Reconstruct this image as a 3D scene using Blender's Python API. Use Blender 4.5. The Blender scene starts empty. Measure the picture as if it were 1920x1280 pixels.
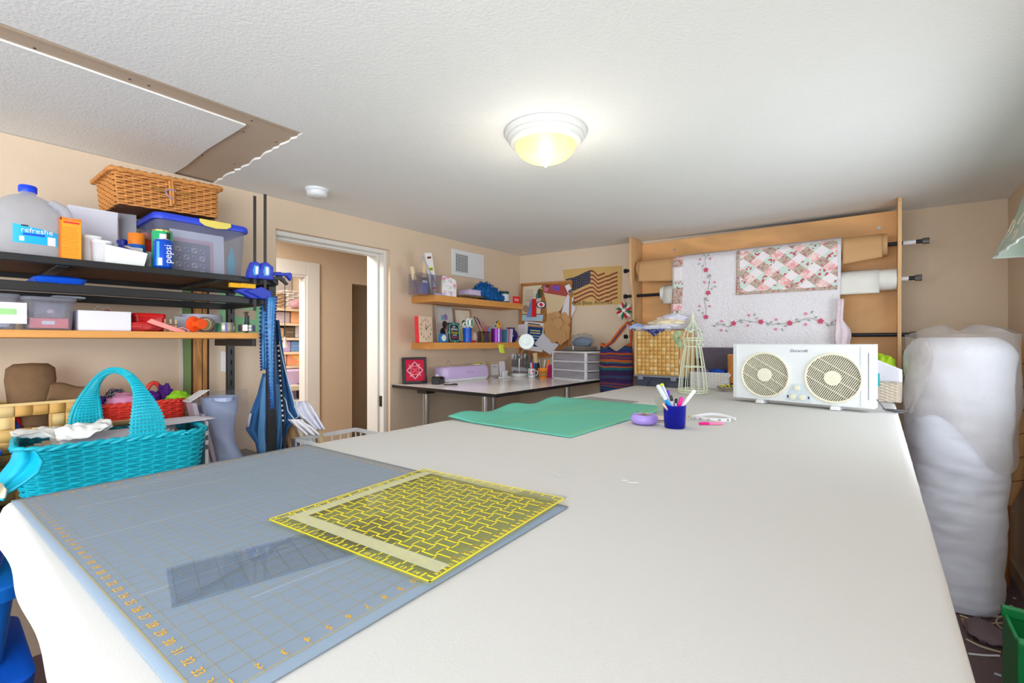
import bpy, math, random
from mathutils import Vector, Matrix, Euler, noise
random.seed(7)
PI = math.pi
scene = bpy.context.scene
COL = scene.collection
# ------------------------------------------------------------------ camera
F = 867.0; YAW = math.radians(38.3); H = 1.36      # pixels at 1920 wide, heading, eye height
cam = bpy.data.cameras.new('camera'); cam.sensor_width = 36; cam.lens = F / 1920 * 36
cam.clip_start = 0.02; cam.clip_end = 60
camo = bpy.data.objects.new('camera', cam); COL.objects.link(camo)
camo.location = (0, 0, H); camo.rotation_euler = (PI / 2, 0, YAW)
scene.camera = camo
# ------------------------------------------------------------------ world, window daylight, exposure
w = bpy.data.worlds.new('world'); scene.world = w; w.use_nodes = True
w.node_tree.nodes['Background'].inputs[0].default_value = (0.86, 0.93, 1.0, 1)
w.node_tree.nodes['Background'].inputs[1].default_value = 1.2
def area(name, loc, rot, sx, sy, power, col=(1, 1, 1)):
    l = bpy.data.lights.new(name, 'AREA'); l.shape = 'RECTANGLE'; l.size = sx; l.size_y = sy
    l.energy = power; l.color = col
    o = bpy.data.objects.new(name, l); COL.objects.link(o); o.location = loc; o.rotation_euler = rot
    return o
# area lamps added at the windows, tilted upward to brighten the ceiling
area('daylight_rear_window', (-1.1, -3.14, 1.42), (PI / 2 + .60, 0, 0), 2.6, 1.35, 66, (0.84, 0.93, 1.0))
area('daylight_side_window', (0.600, 2.25, 1.38), (PI / 2 + .15, 0, PI / 2), 1.2, 1.0, 12, (0.88, 0.95, 1.0))
area('daylight_rear_side_window', (0.600, -1.2, 1.45), (PI / 2 + .45, 0, PI / 2), 1.6, 1.2, 66, (0.86, 0.94, 1.0))
vs = scene.view_settings
vs.view_transform = 'Standard'; vs.look = 'None'; vs.exposure = 0.38; vs.gamma = 1.0
vs.use_curve_mapping = False
# ------------------------------------------------------------------ pixel -> direction helpers
FW = Vector((-math.sin(YAW), math.cos(YAW), 0)); RT = Vector((math.cos(YAW), math.sin(YAW), 0))
def ray(px, py): return FW + RT * ((px - 960) / F) + Vector((0, 0, -(py - 640) / F))
CAM = Vector((0, 0, H))
def atx(px, py, x): d = ray(px, py); return CAM + d * (x / d.x)
def aty(px, py, y): d = ray(px, py); return CAM + d * (y / d.y)
def atz(px, py, z): d = ray(px, py); return CAM + d * ((z - H) / d.z)
def atd(px, py, a): return CAM + ray(px, py) * a
def yx(px, x): return atx(px, 640, x).y
def xy(px, y): return aty(px, 640, y).x
# ------------------------------------------------------------------ materials
MATS = {}
def lin(c):
    c = c / 255.0
    return c / 12.92 if c <= 0.04045 else ((c + 0.055) / 1.055) ** 2.4
def rgb(c): return (lin(c[0]), lin(c[1]), lin(c[2]), 1)
def M(key, c=None, rough=0.55, metal=0.0, alpha=1.0, var=0.06, vs_=18.0, bump=0.0, bs=120.0, spec=0.4, emit=0.0, wave=None, sheen=0.0):
    """procedural principled material: colour c (sRGB 0-255) varied by noise, optional bump"""
    if key in MATS: return MATS[key]
    m = bpy.data.materials.new(key); m.use_nodes = True; nt = m.node_tree; N = nt.nodes; L = nt.links
    b = N['Principled BSDF']; b.inputs['Roughness'].default_value = rough; b.inputs['Metallic'].default_value = metal
    b.inputs['Alpha'].default_value = alpha; b.inputs['Specular IOR Level'].default_value = spec
    tc = N.new('ShaderNodeTexCoord')
    nz = N.new('ShaderNodeTexNoise'); nz.inputs['Scale'].default_value = vs_; nz.inputs['Detail'].default_value = 4
    L.new(tc.outputs['Object'], nz.inputs['Vector'])
    mx = N.new('ShaderNodeMix'); mx.data_type = 'RGBA'
    base = rgb(c)
    mx.inputs[6].default_value = tuple(max(0, v * (1 - var)) for v in base[:3]) + (1,)
    mx.inputs[7].default_value = tuple(min(1, v * (1 + var)) for v in base[:3]) + (1,)
    src = nz.outputs['Fac']
    if wave:                       # wood grain: stretched, distorted bands
        mp = N.new('ShaderNodeMapping'); mp.inputs['Scale'].default_value = wave[0]
        L.new(tc.outputs['Object'], mp.inputs['Vector'])
        wv = N.new('ShaderNodeTexNoise'); wv.inputs['Scale'].default_value = wave[1]; wv.inputs['Detail'].default_value = 3
        wv.inputs['Distortion'].default_value = wave[2]
        L.new(mp.outputs[0], wv.inputs['Vector'])
        mth = N.new('ShaderNodeMath'); mth.operation = 'SINE'
        ml = N.new('ShaderNodeMath'); ml.operation = 'MULTIPLY'; ml.inputs[1].default_value = wave[3]
        L.new(wv.outputs['Fac'], ml.inputs[0]); L.new(ml.outputs[0], mth.inputs[0])
        mr = N.new('ShaderNodeMapRange'); mr.inputs[1].default_value = -1; mr.inputs[2].default_value = 1
        L.new(mth.outputs[0], mr.inputs[0]); src = mr.outputs[0]
    L.new(src, mx.inputs[0]); L.new(mx.outputs[2], b.inputs['Base Color'])
    if bump:
        n2 = N.new('ShaderNodeTexNoise'); n2.inputs['Scale'].default_value = bs; n2.inputs['Detail'].default_value = 3
        L.new(tc.outputs['Object'], n2.inputs['Vector'])
        bp = N.new('ShaderNodeBump'); bp.inputs['Strength'].default_value = bump; bp.inputs['Distance'].default_value = 0.01
        L.new(n2.outputs['Fac'], bp.inputs['Height']); L.new(bp.outputs[0], b.inputs['Normal'])
    if sheen: b.inputs['Sheen Weight'].default_value = sheen
    if emit:
        b.inputs['Emission Color'].default_value = base; b.inputs['Emission Strength'].default_value = emit
    MATS[key] = m
    return m
def G(key, tint=(245, 248, 250), refl=0.12, rough=0.02, milky=0.0, mcol=(235, 235, 240)):
    """thin clear plastic or glass: tinted transparency, fresnel reflection and a little milkiness"""
    if key in MATS: return MATS[key]
    m = bpy.data.materials.new(key); m.use_nodes = True; nt = m.node_tree; N = nt.nodes; L = nt.links
    N.remove(N['Principled BSDF'])
    t = N.new('ShaderNodeBsdfTransparent'); t.inputs[0].default_value = rgb(tint)
    g = N.new('ShaderNodeBsdfGlossy'); g.inputs['Roughness'].default_value = rough; g.inputs[0].default_value = (1, 1, 1, 1)
    d0 = N.new('ShaderNodeBsdfDiffuse'); d0.inputs[0].default_value = rgb(mcol)
    d1_ = N.new('ShaderNodeBsdfTranslucent'); d1_.inputs[0].default_value = rgb(mcol)
    d = N.new('ShaderNodeMixShader'); d.inputs[0].default_value = .5; L.new(d0.outputs[0], d.inputs[1]); L.new(d1_.outputs[0], d.inputs[2])
    nz = N.new('ShaderNodeTexNoise'); nz.inputs['Scale'].default_value = 2
    mr = N.new('ShaderNodeMapRange'); mr.inputs[3].default_value = milky * 0.7; mr.inputs[4].default_value = milky * 1.3
    L.new(nz.outputs['Fac'], mr.inputs[0])
    m1 = N.new('ShaderNodeMixShader'); L.new(mr.outputs[0], m1.inputs[0]); L.new(t.outputs[0], m1.inputs[1]); L.new(d.outputs[0], m1.inputs[2])
    lw = N.new('ShaderNodeLayerWeight'); lw.inputs[0].default_value = refl
    ge = N.new('ShaderNodeNewGeometry'); sb = N.new('ShaderNodeMath'); sb.operation = 'SUBTRACT'; sb.inputs[0].default_value = 1; L.new(ge.outputs['Backfacing'], sb.inputs[1])
    mu = N.new('ShaderNodeMath'); mu.operation = 'MULTIPLY'; L.new(lw.outputs['Fresnel'], mu.inputs[0]); L.new(sb.outputs[0], mu.inputs[1])   # outer face only: no false inner mirror
    m2 = N.new('ShaderNodeMixShader'); L.new(mu.outputs[0], m2.inputs[0]); L.new(m1.outputs[0], m2.inputs[1]); L.new(g.outputs[0], m2.inputs[2])
    L.new(m2.outputs[0], N['Material Output'].inputs[0])
    MATS[key] = m
    return m
# ------------------------------------------------------------------ mesh builder
class MB:
    def __init__(s): s.v = []; s.f = []
    def add(s, vs, fs, mat=None):
        o = len(s.v)
        for p in vs:
            p = Vector(p); s.v.append(tuple(mat @ p) if mat else tuple(p))
        for f in fs: s.f.append(tuple(i + o for i in f))
        return s
    def box(s, x0, x1, y0, y1, z0, z1, mat=None):
        if x0 > x1: x0, x1 = x1, x0
        if y0 > y1: y0, y1 = y1, y0
        if z0 > z1: z0, z1 = z1, z0
        return s.add([(x0, y0, z0), (x1, y0, z0), (x1, y1, z0), (x0, y1, z0), (x0, y0, z1), (x1, y0, z1), (x1, y1, z1), (x0, y1, z1)],
              [(0, 3, 2, 1), (4, 5, 6, 7), (0, 1, 5, 4), (1, 2, 6, 5), (2, 3, 7, 6), (3, 0, 4, 7)], mat)
    def cyl(s, p0, p1, r0, r1=None, n=16, cap=True):
        return s.tube([p0, p1], [r0, r0 if r1 is None else r1], n, cap=cap)
    def tube(s, pts, r, n=8, closed=False, cap=True):
        pts = [Vector(p) for p in pts]; k = len(pts)
        rs = r if isinstance(r, (list, tuple)) else [r] * k
        vs = []; fs = []; up = None
        for i, p in enumerate(pts):
            if closed: d = pts[(i + 1) % k] - pts[i - 1]
            else: d = pts[min(i + 1, k - 1)] - pts[max(i - 1, 0)]
            if d.length < 1e-9: d = Vector((0, 0, 1))
            d.normalize()
            if up is None:
                up = Vector((0, 0, 1)) if abs(d.z) < 0.9 else Vector((1, 0, 0))
            a = up - d * up.dot(d)
            if a.length < 1e-6: a = d.orthogonal()
            a.normalize(); up = a; b = d.cross(a)
            for j in range(n):
                t = 2 * PI * j / n
                vs.append(p + (a * math.cos(t) + b * math.sin(t)) * rs[i])
        for i in range(k if closed else k - 1):
            i2 = (i + 1) % k
            for j in range(n):
                j2 = (j + 1) % n
                fs.append((i * n + j, i * n + j2, i2 * n + j2, i2 * n + j))
        if cap and not closed:
            fs.append(tuple(range(n - 1, -1, -1))); fs.append(tuple((k - 1) * n + j for j in range(n)))
        return s.add(vs, fs)
    def lathe(s, prof, n=24, o=(0, 0, 0), mat=None, sx=1, sy=1, p=2.0):
        vs = []; fs = []
        for (r, z) in prof:
            for j in range(n):
                t = 2 * PI * j / n; c, q = math.cos(t), math.sin(t)
                if p != 2.0:
                    g = (abs(c) ** p + abs(q) ** p) ** (-1 / p); c *= g; q *= g
                vs.append((o[0] + r * c * sx, o[1] + r * q * sy, o[2] + z))
        for i in range(len(prof) - 1):
            for j in range(n):
                j2 = (j + 1) % n
                fs.append((i * n + j, i * n + j2, (i + 1) * n + j2, (i + 1) * n + j))
        if prof[0][0] > 1e-6: fs.append(tuple(range(n - 1, -1, -1)))
        if prof[-1][0] > 1e-6: fs.append(tuple((len(prof) - 1) * n + j for j in range(n)))
        return s.add(vs, fs, mat)
    def slab(s, pts, vec, mat=None):
        vec = Vector(vec); n = len(pts); pts = [Vector(p) for p in pts]
        vs = pts + [p + vec for p in pts]
        fs = [tuple(range(n - 1, -1, -1)), tuple(range(n, 2 * n))]
        for i in range(n): j = (i + 1) % n; fs.append((i, j, n + j, n + i))
        return s.add(vs, fs, mat)
    def grid(s, fn, nu, nv, mat=None):
        vs = [fn(i / nu, j / nv) for j in range(nv + 1) for i in range(nu + 1)]
        fs = [(j * (nu + 1) + i, j * (nu + 1) + i + 1, (j + 1) * (nu + 1) + i + 1, (j + 1) * (nu + 1) + i) for j in range(nv) for i in range(nu)]
        return s.add(vs, fs, mat)
    def ball(s, c, r, n=12, m=8, fn=None):
        rx, ry, rz = r if isinstance(r, (tuple, list)) else (r, r, r)
        vs = []; fs = []
        for i in range(m + 1):
            a = PI * i / m
            for j in range(n):
                t = 2 * PI * j / n
                d = Vector((math.sin(a) * math.cos(t), math.sin(a) * math.sin(t), -math.cos(a)))
                k = fn(d) if fn else 1
                vs.append((c[0] + rx * d.x * k, c[1] + ry * d.y * k, c[2] + rz * d.z * k))
        for i in range(m):
            for j in range(n):
                j2 = (j + 1) % n
                fs.append((i * n + j, i * n + j2, (i + 1) * n + j2, (i + 1) * n + j))
        return s.add(vs, fs)
    def obj(s, name, mat, parent=None, smooth=False, bevel=0.0, solid=0.0, label=None, loc=None, sub=0, kind=None, off=-1):
        me = bpy.data.meshes.new(name); me.from_pydata(s.v, [], s.f); me.update()
        if isinstance(mat, bpy.types.Material): me.materials.append(mat)
        if smooth:
            me.shade_smooth(); me.set_sharp_from_angle(angle=math.radians(smooth if smooth is not True else 40))
        o = bpy.data.objects.new(name, me); COL.objects.link(o)
        if parent: o.parent = parent
        if loc: o.location = loc
        if bevel:
            b = o.modifiers.new('bevel', 'BEVEL'); b.width = bevel; b.segments = 2; b.limit_method = 'ANGLE'
        if solid:
            b = o.modifiers.new('solid', 'SOLIDIFY'); b.thickness = solid; b.offset = off
        if sub:
            b = o.modifiers.new('sub', 'SUBSURF'); b.levels = sub; b.render_levels = sub
        if label: o['label'] = label
        if kind: o['kind'] = kind
        return o
def T(name, label, cat, loc=(0, 0, 0), rz=0.0, group=None, rot=None):
    """a thing: an Empty at its base"""
    o = bpy.data.objects.new(name, None); COL.objects.link(o); o.empty_display_size = 0.02
    o.location = loc; o.rotation_euler = rot if rot else (0, 0, rz)
    o['label'] = label; o['category'] = cat
    if group: o['group'] = group
    return o
def tag(o, label, cat, group=None):
    o['label'] = label; o['category'] = cat
    if group: o['group'] = group
    return o
def S(o): o['kind'] = 'structure'; return o
def clone(root, loc=None, rz=None, label=None):
    r = root.copy(); COL.objects.link(r)
    if loc is not None: r.location = loc
    if rz is not None: r.rotation_euler = (0, 0, rz)
    if label: r['label'] = label
    for ch in [c for c in bpy.data.objects if c.parent == root]:
        d = ch.copy(); COL.objects.link(d); d.parent = r
        for g in [c for c in bpy.data.objects if c.parent == ch]:
            e = g.copy(); COL.objects.link(e); e.parent = d
    return r
def text(s, size, mat, parent, loc, rot=(0, 0, 0), name='lettering', ext=0.0004, align='CENTER', shear=0, sx=1.0):
    c = bpy.data.curves.new(name, 'FONT'); c.body = s; c.size = size; c.align_x = align; c.align_y = 'CENTER'; c.extrude = ext; c.shear = shear
    c.resolution_u = 3
    t = bpy.data.objects.new(name, c); COL.objects.link(t)
    me = bpy.data.meshes.new_from_object(t); bpy.data.objects.remove(t)
    o = bpy.data.objects.new(name, me); COL.objects.link(o); me.materials.clear(); me.materials.append(mat)
    o.parent = parent; o.location = loc; o.rotation_euler = rot; o.scale = (sx, 1, 1)
    return o
def rrect(w, d, r, n=5):
    """rounded rectangle outline, centred"""
    pts = []
    for cx, cy, a0 in ((w / 2 - r, d / 2 - r, 0), (-w / 2 + r, d / 2 - r, PI / 2), (-w / 2 + r, -d / 2 + r, PI), (w / 2 - r, -d / 2 + r, 1.5 * PI)):
        for i in range(n + 1):
            a = a0 + PI / 2 * i / n; pts.append((cx + r * math.cos(a), cy + r * math.sin(a)))
    return pts
def resample(pts, n):
    pts = [Vector((p[0], p[1])) for p in pts]; pts.append(pts[0]); L = [0]
    for a, b in zip(pts, pts[1:]): L.append(L[-1] + (b - a).length)
    out = []; k = 0
    for i in range(n):
        s = L[-1] * i / n
        while L[k + 1] < s: k += 1
        u = (s - L[k]) / max(1e-9, L[k + 1] - L[k]); out.append(pts[k].lerp(pts[k + 1], u))
    return out, L[-1]
def loft(outline, levels):
    """rings of a closed outline: levels = [(z, scalex, scaley)]"""
    b = MB(); n = len(outline); vs = []; fs = []
    for z, sx, sy in levels:
        for p in outline: vs.append((p[0] * sx, p[1] * sy, z))
    for i in range(len(levels) - 1):
        for j in range(n):
            j2 = (j + 1) % n; fs.append((i * n + j, i * n + j2, (i + 1) * n + j2, (i + 1) * n + j))
    fs.append(tuple(range(n - 1, -1, -1)))
    b.add(vs, fs); b.n = n
    return b
def wicker(parent, outline, h, rows, r, mat, matin, flare=1.0, stake=0.03, rim=0.008, sides=5):
    """woven strands going in and out between upright stakes, with a lining and a plaited rim"""
    o, per = resample(outline, 10); ns = max(8, int(per / stake)); ns += ns % 2
    pts, _ = resample(outline, ns * 4); n = len(pts); b = MB()
    nor = []
    for i in range(n):
        d = pts[(i + 1) % n] - pts[i - 1]; nor.append(Vector((d.y, -d.x)).normalized())
    for k in range(rows):
        z = r + (h - 2 * r) * k / (rows - 1); s = 1 + (flare - 1) * z / h
        ring = []
        for i in range(n):
            a = r * 0.9 * math.cos(PI * i / 4 + (PI if k % 2 else 0))
            ring.append((pts[i].x * s + nor[i].x * a, pts[i].y * s + nor[i].y * a, z))
        b.tube(ring, r, sides, closed=True)
    b.obj('woven_side', mat, parent, smooth=60, kind='stuff')
    b = MB()
    for i in range(2, n, 4):
        p = pts[i]; b.tube([(p.x, p.y, 0.002), (p.x * flare, p.y * flare, h)], r * 0.7, 5)
    b.obj('stakes', mat, parent, smooth=60, kind='stuff')
    q, _ = resample(outline, 60)
    inner = [(p.x * 0.985, p.y * 0.985) for p in q]
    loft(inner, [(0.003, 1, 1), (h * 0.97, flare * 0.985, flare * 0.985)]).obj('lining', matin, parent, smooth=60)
    if rim:
        b = MB(); m = len(pts)
        for ph in (0, PI):
            ring = []
            for i in range(m * 1):
                a = 2 * PI * i / 8 + ph
                ring.append((pts[i].x * flare + nor[i].x * rim * .5 * math.cos(a), pts[i].y * flare + nor[i].y * rim * .5 * math.cos(a), h + rim * .5 * math.sin(a)))
            b.tube(ring, rim * .62, 6, closed=True)
        b.obj('rim', mat, parent, smooth=60)
def drape(name, rows, a, mat, parent=None, amp=0.012, nf=3, thick=0.004, nu=24, seed=0, slope=0.0, lean=0.0):
    """hanging or bunched cloth: rows of (py, px left, px right) on an upright plane at distance a, folded in depth, with thickness"""
    b = MB(); R = len(rows); sub = 4; vs = []; fs = []; tot = (R - 1) * sub
    for j in range(tot + 1):
        t = j / sub; i = min(int(t), R - 2); u = t - i
        py, l, r_ = [rows[i][q] * (1 - u) + rows[i + 1][q] * u for q in range(3)]
        for k in range(nu + 1):
            x = k / nu
            d = a + amp * math.sin(2 * PI * nf * x + seed + 1.7 * j / tot) * (0.35 + 0.65 * j / tot) + amp * 0.5 * math.sin(5.1 * x * nf + 3 * seed + 4 * j / tot) + slope * (x - .5) + lean * (j / tot)
            vs.append(CAM + ray(l + (r_ - l) * x, py) * d)
    for j in range(tot):
        for k in range(nu): fs.append((j * (nu + 1) + k, j * (nu + 1) + k + 1, (j + 1) * (nu + 1) + k + 1, (j + 1) * (nu + 1) + k))
    c = sum(vs, Vector()) / len(vs)
    if parent is None:
        zmin = min(v.z for v in vs); c.z = zmin
        b.add([v - c for v in vs], fs); return b.obj(name, mat, None, smooth=70, solid=thick, loc=c, off=0)
    b.add([v - parent.location for v in vs], fs)
    return b.obj(name, mat, parent, smooth=70, solid=thick, off=0)
def crumple(name, c, size, mat, parent=None, seed=0, amt=0.35, n=28, m=16, fq=2.2, flat=0.0):
    """bunched-up cloth or paper lump sitting on c"""
    def fn(d):
        return 1 + amt * noise.noise(d * fq + Vector((seed, seed * 2, 0))) + amt * .5 * noise.noise(d * fq * 2.3 + Vector((0, seed, 9)))
    b = MB(); rx, ry, rz = size
    b.ball((0, 0, 0), (rx, ry, rz), n, m, fn)
    b.v = [(x, y, max(z, -rz * (0.75 - flat))) for x, y, z in b.v]
    zm = min(v[2] for v in b.v); b.v = [(x, y, z - zm) for x, y, z in b.v]
    return b.obj(name, mat, parent, smooth=80, loc=c)
# ================================================================== the room
XL, XR, YB, C, T0 = -2.86, 0.625, -3.20, 2.23, 1.035
A = Vector((-2.86, 3.754, 0)); B = Vector((0.625, 4.08, 0))
WD = (B - A).normalized(); WN = Vector((WD.y, -WD.x, 0))          # along the far wall, and out of it into the room
WROT = math.atan2(WD.y, WD.x)
def onwall(px, py, off=0.0):
    d = ray(px, py); n = WN; p0 = A + WN * off
    t = (p0 - CAM).dot(n) / d.dot(n); return CAM + d * t
wallm = M('beige_wall_paint', (224, 201, 176), 0.75, bump=0.12, bs=160, var=0.03, vs_=3)
ceilm = M('stippled_white_ceiling', (240, 239, 237), 0.85, bump=0.2, bs=110, var=0.03, vs_=2.5)
whitep = M('white_trim_paint', (228, 227, 224), 0.45, var=0.02)
tanb = M('bare_tan_drywall', (196, 174, 152), 0.85, bump=0.05, var=0.05, vs_=5)
carpet = M('mauve_brown_carpet', (120, 98, 100), 0.95, bump=0.6, bs=300, var=0.2, vs_=60)
black = M('black_enamel', (34, 34, 37), 0.35, var=0.1)
dark = M('dark_grey_plastic', (52, 52, 55), 0.5)
white = M('white_plastic', (232, 233, 236), 0.4, var=0.02)
paper = M('white_paper', (238, 236, 240), 0.7, var=0.03)
chrome = M('chrome_steel', (190, 190, 192), 0.22, metal=0.9, var=0.03)
steel = M('grey_steel', (120, 118, 116), 0.4, metal=0.7)

S(MB().box(-2.9, 0.75, -3.3, 4.2, -0.08, 0).obj('floor', carpet))
# ceiling with the cut-out of the old repair, ragged along its edge
rag = [(-1.885 - i * 0.0325, 0.98 + random.uniform(-.008, .008), C) for i in range(31)]
S(MB().slab([(0.75, -3.3, C), (0.75, 4.2, C), (-3.1, 4.2, C), (-3.1, 0.98, C)] + rag[::-1] + [(-1.885, 0.4, C), (-1.878, 0.0, C), (-1.885, -3.3, C)], (0, 0, 0.05)).obj('ceiling', ceilm))
t1 = S(MB().box(-3.1, -1.86, -3.3, 1.0, C + 0.009, C + 0.05).obj('trim_1', tanb))
t1['label'] = 'bare tan drywall strip let into the ceiling'
b = MB()
for px, py in ((65, 90), (243, 148), (279, 160), (266, 172), (472, 226), (306, 153), (518, 266), (457, 247), (379, 291), (440, 307)):
    p = atz(px, py, C + 0.009)
    s = MB().cyl((0, 0, 0), (0, 0, -0.0018), 0.0035, n=8).obj('screw', dark, t1, loc=(p.x, p.y, C + 0.009))
S(MB().slab([(-3.1, -3.3, C + .002), (-2.0, -3.3, C + .002), (-1.995, 0.3, C + .002), (-2.003, 0.80, C + .002), (-2.4, 0.79, C + .002), (-2.7, 0.80, C + .002), (-3.1, 0.79, C + .002)], (0, 0, 0.0065)).obj('trim_2', ceilm))
MB().box(-1.913, -1.9, -3.3, 0.965, C + 0.003, C + 0.009).obj('lath', tanb, t1)
# walls
wl = S(MB().box(-3.08, XL, -3.3, 1.31, 0, C).box(-3.08, XL, 2.15, 3.95, 0, C).box(-3.08, XL, 1.31, 2.15, 2.045, C).obj('wall_left', wallm))
b = MB(); O = A - WD * 0.25; E_ = B + WD * 0.2
b.slab([O, E_, E_ - WN * .1, O - WN * .1], (0, 0, C)); S(b.obj('wall_far', wallm))
# right wall with a window opening, rear wall with a wide window opening
b = MB()
for y0, y1 in ((-3.3, -2.0), (-.4, 1.75), (3.25, 4.2)): b.box(XR, XR + .12, y0, y1, 0, C)
for y0, y1 in ((-2.0, -.4), (1.75, 3.25)): b.box(XR, XR + .12, y0, y1, 0, .9).box(XR, XR + .12, y0, y1, 2.06, C)
S(b.obj('wall_right', wallm))
S(MB().box(-3.0, -2.4, YB - .12, YB, 0, C).box(0.2, 0.75, YB - .12, YB, 0, C).box(-2.4, .2, YB - .12, YB, 0, .75).box(-2.4, .2, YB - .12, YB, 2.1, C).obj('wall_back', wallm))
glass = G('window_glass', (250, 252, 252), 0.1)
def window(n, x0, x1, y0, y1, z0, z1):
    o = bpy.data.objects.new('window_%d' % n, None); COL.objects.link(o); o['kind'] = 'structure'
    f = MB(); p = .04
    if x1 - x0 > y1 - y0:
        f.box(x0, x1, y0, y1, z0, z0 + p).box(x0, x1, y0, y1, z1 - p, z1).box(x0, x0 + p, y0, y1, z0, z1).box(x1 - p, x1, y0, y1, z0, z1).box((x0 + x1) / 2 - .02, (x0 + x1) / 2 + .02, y0, y1, z0, z1)
        MB().box(x0 + p, x1 - p, (y0 + y1) / 2 - .002, (y0 + y1) / 2 + .002, z0 + p, z1 - p).obj('pane', glass, o)
    else:
        f.box(x0, x1, y0, y1, z0, z0 + p).box(x0, x1, y0, y1, z1 - p, z1).box(x0, x1, y0, y0 + p, z0, z1).box(x0, x1, y1 - p, y1, z0, z1).box(x0, x1, (y0 + y1) / 2 - .02, (y0 + y1) / 2 + .02, z0, z1)
        MB().box((x0 + x1) / 2 - .002, (x0 + x1) / 2 + .002, y0 + p, y1 - p, z0 + p, z1 - p).obj('pane', glass, o)
    f.obj('window_frame', whitep, o)
window(1, XR + .05, XR + .1, 1.75, 3.25, .9, 2.06)
window(3, XR + .05, XR + .1, -2.0, -.4, .9, 2.06)
window(2, -2.4, .2, YB - .1, YB - .05, .75, 2.1)
S(MB().box(XR - .014, XR, -3.2, 4.06, 0, .085).obj('baseboard_right', M('tan_baseboard', (190, 168, 148), 0.6)))
# torn-out strip of the left wall: green drywall, stud, raw edge; and the mint patch
def wpanel(name, mat, pts, th, off=0.0):
    q = [atx(px, py, XL + off) for px, py in pts]
    return MB().slab(q, (th, 0, 0)).obj(name, mat, wl)
green = M('green_drywall', (128, 152, 100), 0.85, bump=.1, var=.12, vs_=8)
mint = M('mint_green_paint', (150, 214, 164), 0.8, var=.1, vs_=9)
studm = M('pine_stud', (198, 142, 84), 0.7, var=.3, wave=((3, 3, 0.3), 6, 1.5, 14))
wpanel('drywall_strip', green, [(339, 505), (358, 509), (358, 880), (339, 890)], .003)
wpanel('torn_edge', M('torn_paper_edge', (225, 214, 200), .9, bump=.4), [(337, 505), (341, 506), (341, 600), (343, 700), (341, 800), (342, 880), (336, 880)], .005)
wpanel('stud_gap', M('dark_wall_gap', (70, 46, 28), .9), [(358, 509), (392, 518), (392, 870), (358, 880)], .001)
wpanel('stud', studm, [(362, 510), (378, 514), (378, 875), (362, 880)], .004)
wpanel('stud', studm, [(380, 515), (388, 517), (388, 872), (380, 875)], .003)
wpanel('mint_patch', mint, [(412, 518), (470, 530), (492, 540), (490, 598), (484, 624), (412, 626)], .002)
wpanel('plaster_patch', M('tan_plaster', (205, 190, 165), .9), [(425, 575), (480, 582), (478, 600), (440, 592)], .003)
wpanel('wall_card', paper, [(414, 658), (427, 660), (428, 697), (414, 696)], .003)
# doorway: white jamb set back in the opening
d1 = bpy.data.objects.new('door_1', None); COL.objects.link(d1); d1['kind'] = 'structure'
MB().box(-3.10, -2.905, 1.31, 1.335, 0, 2.045).obj('jamb', whitep, d1)
MB().box(-3.10, -2.905, 2.125, 2.15, 0, 2.045).obj('jamb', whitep, d1)
MB().box(-3.10, -2.905, 1.335, 2.125, 2.02, 2.045).obj('head', whitep, d1)
MB().box(-3.0, -2.965, 2.112, 2.125, 0, 2.02).box(-3.0, -2.965, 1.335, 1.348, 0, 2.02).box(-3.0, -2.965, 1.348, 2.112, 2.005, 2.02).obj('door_stop', whitep, d1, bevel=.002)
b = MB(); 
for y0, y1 in ((1.30, 1.335), (2.125, 2.19)): b.box(-3.115, -3.10, y0, y1, 0, 2.09)
b.box(-3.115, -3.10, 1.25, 2.19, 2.03, 2.09); b.obj('casing', whitep, d1)
MB().box(-2.955, -2.925, 2.121, 2.126, .87, .95).obj('strike_plate', M('bronze_plate', (58, 48, 40), .4, metal=.7), d1, bevel=.002)
# hallway and the room across it
hallm = M('hall_beige', (212, 192, 168), .8, var=.03)
XH = -4.5
y2a, y2b = yx(540, XH) - .75, yx(574, XH)
S(MB().box(-7.4, -3.08, -.4, 4.6, -.08, 0).obj('floor_hall', M('hall_carpet', (150, 130, 112), .95)))
S(MB().box(-7.4, -3.08, -.4, 4.6, 2.4, 2.45).obj('ceiling_hall', ceilm))
ye = yx(660, XH)
S(MB().box(XH - .1, XH, -.4, y2a, 0, 2.4).box(XH - .1, XH, y2b, ye, 0, 2.4).box(XH - .1, XH, y2a, y2b, 2.02, 2.4).box(XH - .1, XH, ye, 4.6, 1.99, 2.4).obj('wall_hall', hallm))
S(MB().box(-3.18, -3.08, -.4, 1.31, C, 2.4).box(-3.18, -3.08, 1.31, 4.6, C, 2.4).box(-3.10, -3.08, -.4, 1.25, 0, C).box(-3.10, -3.08, 2.19, 4.6, 0, C).obj('wall_hall_side', hallm))
for nm, q in (('wall_hall_near', (-7.4, -3.08, -.5, -.4)), ('wall_hall_end', (-7.4, -3.08, 4.6, 4.7)), ('wall_sewing_room', (-7.5, -7.4, -.5, 4.7)), ('wall_partition', (-7.4, XH - .1, ye - .1, ye)), ('wall_passage', (-5.6, -5.5, ye, 4.6))): S(MB().box(*q, 0, 2.4).obj(nm, hallm))
d2 = bpy.data.objects.new('door_2', None); COL.objects.link(d2); d2['kind'] = 'structure'
cw = yx(598, XH) - y2b
MB().box(XH, XH + .02, y2b, y2b + cw, 0, 2.02 + cw).box(XH, XH + .02, y2a - cw, y2a, 0, 2.02 + cw).box(XH, XH + .02, y2a, y2b, 2.02, 2.02 + cw).obj('casing', whitep, d2, bevel=.004)
MB().box(XH - .1, XH + .012, y2b - .02, y2b, 0, 2.02).box(XH - .1, XH + .012, y2a, y2a + .02, 0, 2.02).box(XH - .1, XH + .012, y2a + .02, y2b - .02, 2.0, 2.02).obj('jamb', whitep, d2)
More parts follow.
